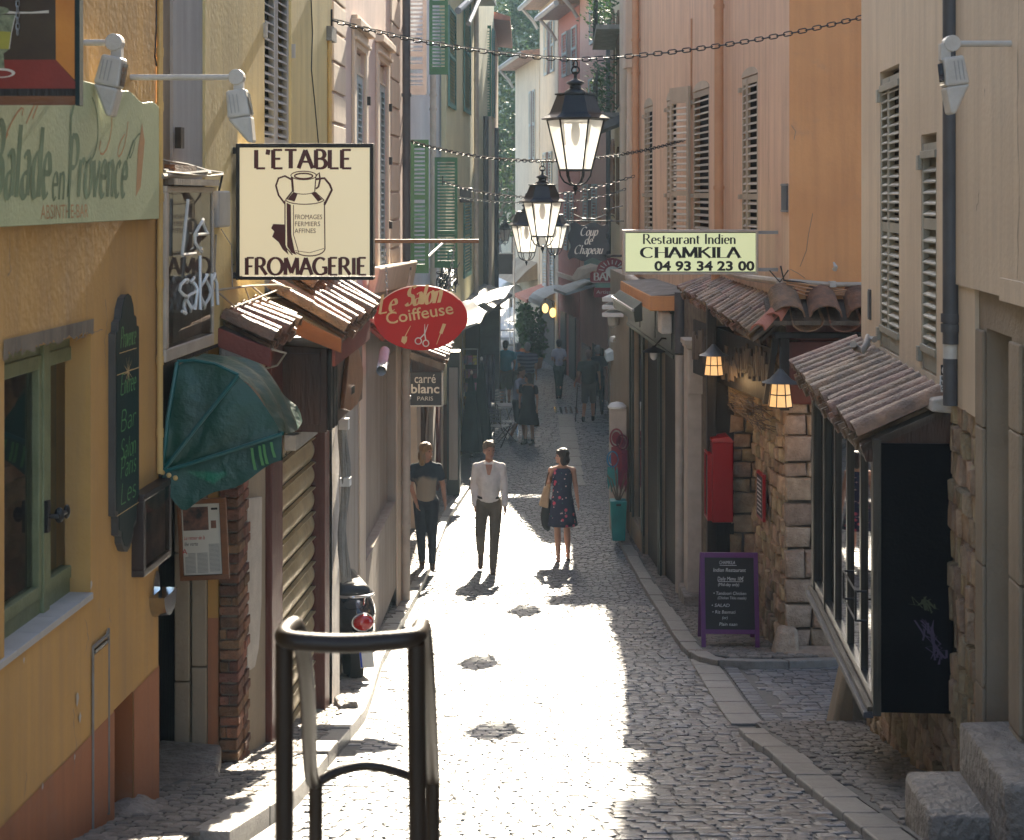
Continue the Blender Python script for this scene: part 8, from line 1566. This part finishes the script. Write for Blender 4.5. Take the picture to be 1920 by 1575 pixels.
def hand(mb, w_, d, side, curl=.5, r=.0085, k=1.):
    # palm continues the forearm along d; five bent fingers
    w_ = Vector(w_); d = Vector(d).normalized(); fw = Vector((0, -1, 0)); fw = (fw-d*fw.dot(d)).normalized(); lat = d.cross(fw)*side
    pc = w_+d*.045*k; mb.cap(w_+d*.005*k, w_+d*.065*k, .020*k, .024*k, 8); mb.cap(w_+d*.03*k+fw*.016*k, w_+d*.07*k+fw*.02*k, .016*k, .015*k, 8); mb.cap(w_+d*.03*k-fw*.016*k, w_+d*.068*k-fw*.02*k, .016*k, .014*k, 8)
    for i, L_ in enumerate((.062, .070, .066, .052)):
        base = w_+d*.078*k+fw*(.027-.018*i)*k; b1 = base+(d+lat*-.25*curl)*L_*.5*k; b2 = b1+(d*.6-lat*curl+fw*.05)*L_*.5*k
        mb.cap(base-d*.02*k, b1, r*1.1*k, r*k, 6); mb.cap(b1, b2, r*k, r*.8*k, 6)
    t0 = w_+d*.025*k+fw*.024*k; t1 = t0+(d*.7+fw*.75)*.034*k; mb.cap(t0, t1, r*1.35*k, r*1.1*k, 6); mb.cap(t1, t1+(d*.95+fw*.2-lat*.2)*.03*k, r*1.1*k, r*.9*k, 6)
def person(label, X, Y, zg, rz, h, legs, arms, yaw=0., top=None, bottom=None, dress=None, hair=None, hairm=None, shoes=None, sk=None, vox=.0095, sleeve='long', wide=1., lean=0., shorts=False, tilt=0., feet='shoe', bald=False):
    k = h/1.75; sk = sk or skin; t = thing('person', label, 'person', (X, Y, zg), rz); S = lambda p: (p[0]*k, p[1]*k, p[2]*k); hand_on = vox < .015
    P = {'pel': (0, 0, .96), 'ch': (0, lean*.5, 1.28), 'nk': (0, lean, 1.50), 'hd': (0, lean*1.15-.01, 1.635)}
    A = [((-.172*wide, lean, 1.415), *arms[0]), ((.172*wide, lean, 1.415), *arms[1])]; Lg = [((-.09, 0, .93), *legs[0]), ((.09, 0, .93), *legs[1])]
    b = MB(lambda x, y, z: (x*k, y*k, z*k))
    # torso core, neck
    b.ell((0, lean*.5, 1.26), (.15*wide, .10, .20)); b.ell((0, 0, .98), (.145*wide, .10, .13)); b.cap((0, 0, 1.0), (0, lean*.5, 1.22), .115, .125, 14); b.cap((0, lean, 1.46), (-.165*wide, lean, 1.415), .055, .048); b.cap((0, lean, 1.46), (.165*wide, lean, 1.415), .055, .048); b.cap((0, lean, 1.42), (0, lean*1.1-.005, 1.57), .058, .050)
    ch, sh = math.cos(yaw), math.sin(yaw); hc = Vector(P['hd'])
    def HP(x, y, z): y2 = y*math.cos(tilt)-z*math.sin(tilt); z2 = y*math.sin(tilt)+z*math.cos(tilt); return (hc.x+x*ch-y2*sh, hc.y+x*sh+y2*ch, hc.z+z2)
    hb = MB(); hb.ell((0, .005, .025), (.073, .092, .090), 18, 12); hb.ell((0, -.030, -.045), (.054, .058, .062), 14, 10); hb.cap((0, -.092, .0), (0, -.108, -.028), .010, .014, 8); hb.ell((0, -.088, -.062), (.024, .012, .010)); hb.ell((0, -.080, -.088), (.022, .018, .016)); hb.ell((-.074, .01, -.008), (.010, .020, .030)); hb.ell((.074, .01, -.008), (.010, .020, .030)); hb.ell((0, -.082, .025), (.05, .014, .012))
    hb.v = [HP(*v) for v in hb.v]; b.add(hb.v, hb.f)
    for i, (s_, e, w_) in enumerate(A):
        b.cap(s_, e, .047, .038); b.cap(e, w_, .038, .026); b.ell(s_, (.052, .055, .055))
        if hand_on: hand(b, w_, Vector(w_)-Vector(e), 1 if i == 0 else -1)
        else: b.ell(tuple(Vector(w_)+(Vector(w_)-Vector(e)).normalized()*.08), (.026, .035, .075))
    for i, (hp_, kn, an) in enumerate([l[:3] for l in Lg]):
        b.cap(hp_, kn, .080, .054); mid = Vector(kn).lerp(Vector(an), .35)+Vector((0, .012, 0)); b.cap(kn, tuple(mid), .053, .054); b.cap(tuple(mid), an, .054, .036)
        up_ = Vector(kn)-Vector(an); fd = Vector((0, -1, 0)); pitch = legs[i][2] if len(legs[i]) > 2 else 0; f = Vector((.02*(1 if i else -1), -math.cos(pitch), -math.sin(pitch))); a_ = Vector(an)
        b.cap(tuple(a_+Vector((0, .03, -.045))), tuple(a_+f*.14+Vector((0, 0, -.055))), .034, .030)
    for q in range(len(b.v)): pass
    blob('body', b, sk, t, vox*k, 4 if hand_on else 6)
    eb = MB()
    for sx_ in (-1, 1): eb.ell((sx_*.030, -.0845, .012), (.012, .006, .006), 8, 6)
    eb.v = [tuple(c*k for c in HP(*v)) for v in eb.v]; obj('eyes', eb, eyem, t); eb = MB(); eb.ell((0, -.099, -.060), (.020, .006, .005), 8, 6); eb.v = [tuple(c*k for c in HP(*v)) for v in eb.v]; obj('mouth', eb, lipm, t)
    C = lambda: MB(lambda x, y, z: (x*k, y*k, z*k))
    if top:
        b = C(); b.ell((0, lean*.5, 1.27), (.172*wide, .122, .205), 18, 12); b.cap((-.02, lean, 1.445), (-.16*wide, lean, 1.405), .070, .060); b.cap((.02, lean, 1.445), (.16*wide, lean, 1.405), .070, .060); b.cap((0, lean*.3, 1.02), (0, lean*.6, 1.25), .137*wide, .150*wide, 16); b.ell((0, 0, .985), (.158*wide, .118, .10), 16, 10)
        for i, (s_, e, w_) in enumerate(A):
            s2 = Vector(s_); e2 = Vector(e); w2 = Vector(w_)
            if sleeve == 'none': continue
            b.cap(s_, tuple(s2.lerp(e2, .55 if sleeve == 'short' else 1)), .060, .062 if sleeve == 'short' else .054)
            if sleeve == 'long': b.cap(e, tuple(e2.lerp(w2, .94)), .054, .043)
        blob('shirt', b, top, t, vox*1.15*k, 5)
    if bottom:
        b = C(); b.ell((0, 0, .955), (.152*wide, .118, .12), 16, 10); b.ell((0, .02, .90), (.15*wide, .115, .10), 16, 10)
        for (hp_, kn, an) in [l[:3] for l in Lg]:
            kv, av = Vector(kn), Vector(an)
            b.cap(hp_, kn, .097, .072 if not shorts else .085)
            if not shorts: b.cap(kn, tuple(kv.lerp(av, .94)), .070, .054)
        blob('trousers', b, bottom, t, vox*1.15*k, 5); bb = C(); bb.lathe([(.158*wide, 1.0), (.160*wide, 1.03)], 20, sy=.76)
        if top and sleeve == 'long': obj('belt', bb, mt['ink'], t)
    if dress:
        dm, zh, flare = dress; prof = [(.10, 1.455), (.135, 1.43), (.150, 1.35), (.158, 1.26), (.142, 1.14), (.150, 1.04), (.178, .92), (.190, .82), (.20+flare*.4, .70), (.205+flare, zh)]
        b = C(); n = 40; V = []; F_ = []
        for i, (r_, z) in enumerate(prof):
            for j in range(n): a = 2*math.pi*j/n; wv = 1+.035*math.sin(a*9+z*3)*max(0, (1.0-z))*2; V.append((r_*wide*wv*math.cos(a), (r_*.84)*wv*math.sin(a)+lean*max(0, (z-.9)), z))
        for i in range(len(prof)-1):
            for j in range(n): F_.append((i*n+j, i*n+(j+1) % n, (i+1)*n+(j+1) % n, (i+1)*n+j))
        b.add(V, F_, .5); o = obj('dress', b, dm, t, smooth=180); o.modifiers.new('thick', 'SOLIDIFY').thickness = .004
        if sleeve == 'short':
            b = C()
            for (s_, e, w_) in A: b.cap(s_, tuple(Vector(s_).lerp(Vector(e), .5)), .066, .060)
            blob('sleeves', b, dm, t, vox*1.2*k)
    if hair:
        b = MB()
        if hair == 'short': b.ell((0, .018, .055), (.083, .098, .080), 18, 12); b.ell((0, -.045, .100), (.058, .055, .036)); b.ell((-.03, -.03, .125), (.03, .05, .02)); b.ell((.035, -.01, .125), (.03, .05, .022)); b.ell((0, .055, .0), (.07, .055, .07))
        elif hair == 'bob': b.ell((0, .014, .045), (.092, .105, .092), 18, 12); b.ell((0, .05, -.05), (.096, .075, .09)); b.ell((-.072, .0, -.055), (.028, .062, .085)); b.ell((.072, .0, -.055), (.028, .062, .085)); b.ell((0, -.060, .072), (.066, .040, .034))
        elif hair == 'wavy': b.ell((0, .014, .05), (.092, .105, .088), 18, 12); b.ell((0, .05, -.06), (.10, .07, .11)); b.ell((-.078, .0, -.08), (.032, .055, .11)); b.ell((.078, .01, -.08), (.032, .055, .11)); b.ell((-.06, .02, -.15), (.05, .05, .05)); b.ell((.07, .03, -.15), (.04, .05, .05))
        elif hair == 'back': b.ell((0, .01, .03), (.088, .10, .095), 18, 12); b.ell((0, .05, -.03), (.075, .06, .08))
        b.v = [tuple(c*k for c in HP(*v)) for v in b.v]; o = blob('hair', b, hairm, t, .0105*k, 2); tx_ = bpy.data.textures.get('strands') or bpy.data.textures.new('strands', 'CLOUDS'); tx_.noise_scale = .02; dd = o.modifiers.new('strands', 'DISPLACE'); dd.texture = tx_; dd.strength = .012
    if shoes:
        for i, (hp_, kn, an) in enumerate([l[:3] for l in Lg]):
            pitch = legs[i][2] if len(legs[i]) > 2 else 0; a_ = Vector(an); f = Vector((.02*(1 if i else -1), -math.cos(pitch), -math.sin(pitch))); b = C()
            b.cap(tuple(a_+Vector((0, .035, -.045))), tuple(a_+f*.15+Vector((0, 0, -.057))), .042 if feet == 'shoe' else .036, .037 if feet == 'shoe' else .033)
            if feet == 'shoe': b.cap(tuple(a_+Vector((0, .01, -.03))), tuple(a_+Vector((0, .0, .02))), .045, .045)
            if feet == 'sandal': b.v = [(x, y, min(z, (a_.z-.058)*k+.0)) if True else 0 for x, y, z in b.v]
            blob('shoe', b, shoes, t, .009*k, 3)
    return t
stand = [((-.095, 0, .50), (-.10, .02, .085)), ((.095, 0, .50), (.10, .02, .085))]
jeans = cloth('dark_jeans', (.012, .016, .028)); khaki = cloth('olive_trousers', (.115, .095, .07)); white = cloth('white_shirt', (.74, .71, .70), bs=14, bump=.5)
blond = M('blonde_hair', (.34, .21, .09), (.16, .09, .04), sc_=30, st=(1, 1, .2), ro=.45, bump=.6); grey_h = M('grey_hair', (.42, .40, .37), (.28, .26, .24), sc_=30, ro=.5, bump=.5); dark_h = M('dark_brown_hair', (.035, .018, .012), (.018, .01, .007), sc_=30, st=(1, 1, .2), ro=.38, bump=.5); fair_h = M('fair_grey_hair', (.22, .15, .09), (.11, .075, .045), sc_=30, ro=.5, bump=.6)
leather = cloth('brown_leather', (.08, .045, .03), ro=.5); blackm = mt['iron']
# woman at the left wall
p1 = person('person with wavy fair hair in dark T-shirt and jeans walking along the left wall', PX(799, 21.8), 21.8, gz(21.8)+.085, R(4), 1.70, [((-.075, -.03, .51), (-.055, .06, .10), .25), ((.085, -.05, .50), (.085, -.03, .085))], [((-.215, .03, 1.15), (-.14, -.10, .94)), ((.235, .05, 1.16), (.26, -.07, .95))], yaw=R(48), top=shirt_print('dark_tee_with_pale_print', (.016, .03, .05), (.30, .25, .19), (.10, -.06, 1.16), .17), bottom=jeans, hair='wavy', hairm=blond, shoes=leather, sleeve='short', vox=.009, feet='shoe')
# walking man
p2 = person('person in a white open-collar shirt striding in the middle of the lane', PX(917, 22), 22, gz(22), R(0), 1.79, [((-.115, -.12, .54), (-.115, .16, .24), 1.1), ((.075, -.06, .49), (.055, -.12, .085), .0)], [((-.205, .07, 1.15), (-.185, -.02, .90)), ((.205, -.01, 1.15), (.215, -.12, .92))], yaw=R(22), top=white, bottom=khaki, hair='short', hairm=fair_h, shoes=leather, sk=skin2, vox=.009)
b = MB(); 
for sg_ in (-1, 1): b.add([(sg_*.015, -.130, 1.36), (sg_*.055, -.10, 1.50), (sg_*.085, -.05, 1.535), (sg_*.095, -.075, 1.49), (sg_*.06, -.128, 1.44)], [(0, 1, 2, 3, 4)])
o = obj('collar', b, white, p2); o.modifiers.new('t', 'SOLIDIFY').thickness = .006; b = MB(); b.add([(-.02, -.136, 1.36), (.02, -.136, 1.36), (.05, -.108, 1.50), (-.05, -.108, 1.50)], [(0, 1, 2, 3)]) ; obj('open_neck', b, skin2, p2)
# woman in floral dress
p3 = person('person with a dark bob in a sleeveless navy floral dress, shoulder bag on one side', PX(1054, 22.9), 22.9, gz(22.9), R(0), 1.60, [((-.075, -.04, .50), (-.06, -.02, .085)), ((.075, -.03, .50), (.095, .10, .12), .3)], [((-.215, .05, 1.18), (-.20, -.10, 1.27)), ((.215, .04, 1.15), (.245, -.04, .92))], yaw=R(-72), dress=(floral('navy_floral_fabric'), .56, .03), hair='bob', hairm=dark_h, shoes=leather, sleeve='none', vox=.009, feet='sandal')
t = thing('shoulder_bag', 'pale tan shoulder bag carried by the person in the floral dress', 'bag', (p3.location.x-.235, 22.86, p3.location.z+.80), R(8)); b = MB(); b.hexa([(-.10, -.05, 0), (.03, -.05, -.04), (.03, .06, -.04), (-.10, .06, 0), (-.02, -.04, .27), (.075, -.04, .33), (.075, .05, .33), (-.02, .05, .27)]); obj('pouch', b, cloth('tan_canvas', (.48, .33, .20)), t, bev=.02); b = MB(); b.tube([(-.01, 0, .26), (.03, .0, .44), (.10, .02, .54), (.14, .04, .42), (.07, 0, .31)], .008, 6); obj('strap', b, leather, t)
t = thing('carried_jacket', 'dark jacket hanging over the shoulder bag of the person in the floral dress', 'jacket', (p3.location.x-.235, 22.88, p3.location.z+.52), 0); b = MB(); b.ell((0, 0, .12), (.075, .05, .20), 14, 10); b.ell((.02, .01, .28), (.07, .05, .12), 12, 8); b.ell((.03, -.01, -.02), (.04, .04, .08), 12, 8); blob('cloth', b, cloth('dark_jacket', (.02, .022, .024)), t, .012)
# distant people
V_ = .02; hang = [((-.22, .03, 1.15), (-.23, -.03, .90)), ((.22, .03, 1.15), (.24, -.01, .90))]
stripe = cloth('striped_polo', (.09, .09, .12)); nt = stripe.node_tree; pb = [n for n in nt.nodes if n.type == 'BSDF_PRINCIPLED'][0]; wv = nt.nodes.new('ShaderNodeTexWave'); wv.bands_direction = 'Z'; wv.inputs['Scale'].default_value = 3.2; tc = nt.nodes.new('ShaderNodeTexCoord'); nt.links.new(tc.outputs['Object'], wv.inputs[0]); rp = nt.nodes.new('ShaderNodeValToRGB'); rp.color_ramp.elements[0].color = (.05, .055, .09, 1); rp.color_ramp.elements[1].color = (.20, .20, .23, 1); nt.links.new(wv.outputs['Fac'], rp.inputs[0]); nt.links.new(rp.outputs[0], pb.inputs['Base Color'])
person('person in a teal shirt and khaki shorts at the end of the left shops', PX(948, 44.6), 44.6, gz(44.6)+.02, R(170), 1.84, stand, [((-.25, .0, 1.17), (-.20, -.16, 1.02)), ((.26, .05, 1.16), (.28, .0, .93))], top=cloth('teal_shirt', (.03, .24, .28)), bottom=cloth('khaki_shorts', (.16, .15, .09)), shorts=True, hair='back', hairm=dark_h, shoes=leather, sleeve='short', vox=V_, wide=1.12)
person('person with short grey hair standing between the teal shirt and the striped shirt', PX(971, 45.4), 45.4, gz(45.4)+.02, R(190), 1.72, stand, hang, top=cloth('pale_blue_top', (.20, .33, .42)), bottom=khaki, hair='back', hairm=grey_h, shoes=leather, sleeve='short', vox=V_)
person('broad person in a striped polo shirt seen from behind, beyond the couple', PX(989, 43.6), 43.6, gz(43.6)+.02, R(178), 1.84, stand, hang, top=stripe, bottom=khaki, hair='back', hairm=grey_h, shoes=leather, sleeve='short', vox=V_, wide=1.25)
person('person in a pale grey shirt leaning towards a companion beside the cafe table', PX(971, 37.2), 37.2, gz(37.2)+.02, R(60), 1.72, [((-.095, -.05, .50), (-.10, .14, .085)), ((.095, -.12, .50), (.10, -.12, .085))], [((-.20, -.12, 1.18), (-.10, -.30, 1.05)), ((.22, -.05, 1.16), (.15, -.22, 1.0))], top=cloth('pale_lilac_shirt', (.42, .42, .50)), bottom=cloth('black_shorts', (.02, .022, .026)), shorts=True, hair='short', hairm=dark_h, shoes=cloth('white_trainers', (.5, .5, .48)), sleeve='short', vox=.016, lean=-.08)
person('person in a black knee-length dress with short dark hair in the middle distance', PX(991, 36.6), 36.6, gz(36.6)+.02, R(-30), 1.62, stand, [((-.22, -.05, 1.17), (-.14, -.20, 1.02)), ((.22, .05, 1.16), (.24, .0, .93))], yaw=R(-30), dress=(cloth('black_dress_fabric', (.016, .019, .022)), .50, .05), hair='bob', hairm=dark_h, shoes=mt['ink'], sleeve='short', vox=.016, wide=1.1)
t = thing('shopping_bag', 'brown bag hanging beside the person in the black dress', 'bag', (PX(1003, 36.7), 36.7, gz(36.7)+.42), 0); b = MB(); b.hexa([(-.10, -.05, 0), (.10, -.05, 0), (.10, .05, 0), (-.10, .05, 0), (-.08, -.03, .38), (.06, -.03, .38), (.06, .03, .38), (-.08, .03, .38)]); obj('pouch', b, leather, t, bev=.02); b = MB(); b.tube([(-.06, 0, .37), (-.04, 0, .56), (.04, 0, .56), (.05, 0, .37)], .008, 5); obj('handle', b, leather, t)
person('slim person in a white top walking away down the far lane', PX(1048, 46.6), 46.6, gz(46.6)+.02, R(180), 1.72, [((-.05, -.02, .50), (-.04, .03, .085)), ((.05, -.02, .50), (.05, -.03, .085))], [((-.20, .05, 1.17), (-.10, -.10, 1.1)), ((.20, .05, 1.17), (.10, -.10, 1.1))], top=cloth('white_top', (.60, .57, .64)), bottom=cloth('green_trousers', (.03, .07, .06)), hair='back', hairm=dark_h, shoes=blackm, sleeve='short', vox=V_, wide=.85)
pc = person('person in a grey T-shirt and shorts leaning on a cane', PX(1104, 41), 41, gz(41)+.02, R(176), 1.84, [((-.10, -.08, .50), (-.10, -.14, .085)), ((.10, .0, .50), (.13, .06, .085))], [((-.25, .03, 1.16), (-.27, -.03, .92)), ((.26, .04, 1.15), (.33, -.05, .95))], top=cloth('grey_green_tee', (.11, .12, .10)), bottom=cloth('taupe_shorts', (.17, .145, .125)), shorts=True, hair='back', hairm=M('thin_grey_hair', (.42, .28, .22), ro=.5), shoes=blackm, sleeve='short', vox=.016, wide=1.2)
t = thing('walking_cane', 'dark walking cane held by the person in the grey T-shirt', 'cane', (PX(1079, 40.9), 40.9, gz(40.9)+.03), 0); b = MB(); b.tube([(0, 0, 0), (.05, .02, .86), (.06, .02, .90), (.12, .02, .90)], .013, 6); obj('shaft', b, mt['wood_black'], t)
person('person in a dark navy outfit with pale grey hair beyond the person with the cane', PX(1121, 42.6), 42.6, gz(42.6)+.02, R(180), 1.84, stand, hang, top=cloth('navy_top', (.015, .025, .035)), bottom=cloth('navy_trousers', (.015, .02, .03)), hair='back', hairm=grey_h, shoes=blackm, sleeve='short', vox=V_)
# ---------------------------------------------------------------- cracks and knocks in the render
def crack(B, F, pts, w_=.004, n=.006, m='dirty_plaster'):
    P = []
    for (x0, y0), (x1, y1) in zip(pts, pts[1:]):
        for i in range(6): u = i/6; P.append((x0+(x1-x0)*u+random.uniform(-1.6, 1.6), y0+(y1-y0)*u+random.uniform(-2, 2)))
    Q = [F.P(x, y, n) for x, y in P]; b = MB(F.L)
    for i in range(len(Q)-1):
        a, c = Q[i], Q[i+1]; d = (c[0]-a[0], c[1]-a[1]); L_ = math.hypot(*d) or 1; k = w_*random.uniform(.4, 1.2); px, pz = -d[1]/L_*k/2, d[0]/L_*k/2
        b.quad((a[0]-px, n, a[1]-pz), (a[0]+px, n, a[1]+pz), (c[0]+px, n, c[1]+pz), (c[0]-px, n, c[1]-pz))
    obj('crack', b, mt[m], B)
def chip(B, F, x, y, r_, n=.005, m='mortar_pale'):
    s_, z_ = F.P(x, y, n); b = MB(F.L); k = 11; b.add([(s_+r_*random.uniform(.5, 1.1)*math.cos(6.28*i/k), n, z_+r_*1.5*random.uniform(.5, 1.1)*math.sin(6.28*i/k)) for i in range(k)], [tuple(range(k))]); obj('plaster_chip', b, mt[m], B)
for pts in ([(197, 560), (201, 600), (196, 640), (200, 700)], [(18, 440), (20, 505), (14, 520)], [(140, 640), (168, 626), (196, 617)], [(160, 1160), (165, 1200), (158, 1235)], [(205, 1140), (208, 1180)], [(50, 1450), (46, 1500)], [(138, 1330), (142, 1400), (136, 1470)]): crack(H1, FL, pts)
for x, y, r_ in ((171, 1096, .014), (145, 1310, .02), (150, 1345, .016), (200, 1190, .012), (205, 1350, .012), (140, 1420, .010), (80, 1475, .01), (45, 1237, .008), (205, 1405, .016)): chip(H1, FL, x, y, r_)
for pts in ([(415, 5), (419, 130), (418, 260)], [(441, 0), (448, 60), (446, 128)], [(560, 0), (566, 90), (563, 260)]): crack(H2, FL, pts, .003, .003)
for pts in ([(1910, 0), (1908, 200), (1911, 400), (1905, 545)], [(1845, 165), (1846, 185)], [(1836, 360), (1831, 400)]): crack(H7, FR, pts, .006, .037)
for pts in ([(1700, 20), (1702, 120)], [(1640, 230), (1646, 420), (1643, 560)]): crack(H7, FR, pts, .0025, .004)
for pts in ([(1375, 60), (1379, 190), (1376, 330)], [(1290, 0), (1292, 140)], [(1240, 80), (1243, 300)], [(1440, 280), (1446, 420)]): crack(H8, FU, pts, .004, .004)
b = MB()
for pts in ([(1484, 235), (1492, 246), (1489, 262)], [(1500, 500), (1512, 470), (1516, 440), (1524, 400)], [(1482, 505), (1496, 512), (1510, 522)]):
    for (x0, y0), (x1, y1) in zip(pts, pts[1:]): b.tube([(PX(x0, 14.98), 14.982, PZ(y0, 14.98)), (PX(x1, 14.98), 14.982, PZ(y1, 14.98))], .0025, 4)
wchild(FU, 'crack', b, mt['dirty_plaster'], H8, kind='stuff')
# ---------------------------------------------------------------- dusty air of the lane
hm = bpy.data.materials.new('haze_air'); hm.use_nodes = True; nt = hm.node_tree; nt.nodes.clear()
pv_ = nt.nodes.new('ShaderNodeVolumePrincipled'); pv_.inputs['Color'].default_value = (.55, .78, 1, 1); pv_.inputs['Density'].default_value = .0006; pv_.inputs['Anisotropy'].default_value = .1
mo = nt.nodes.new('ShaderNodeOutputMaterial'); nt.links.new(pv_.outputs[0], mo.inputs['Volume'])
b = MB(); b.box(-310, 310, -62, 240, -3, 52); obj('haze', b, hm, kind='stuff')
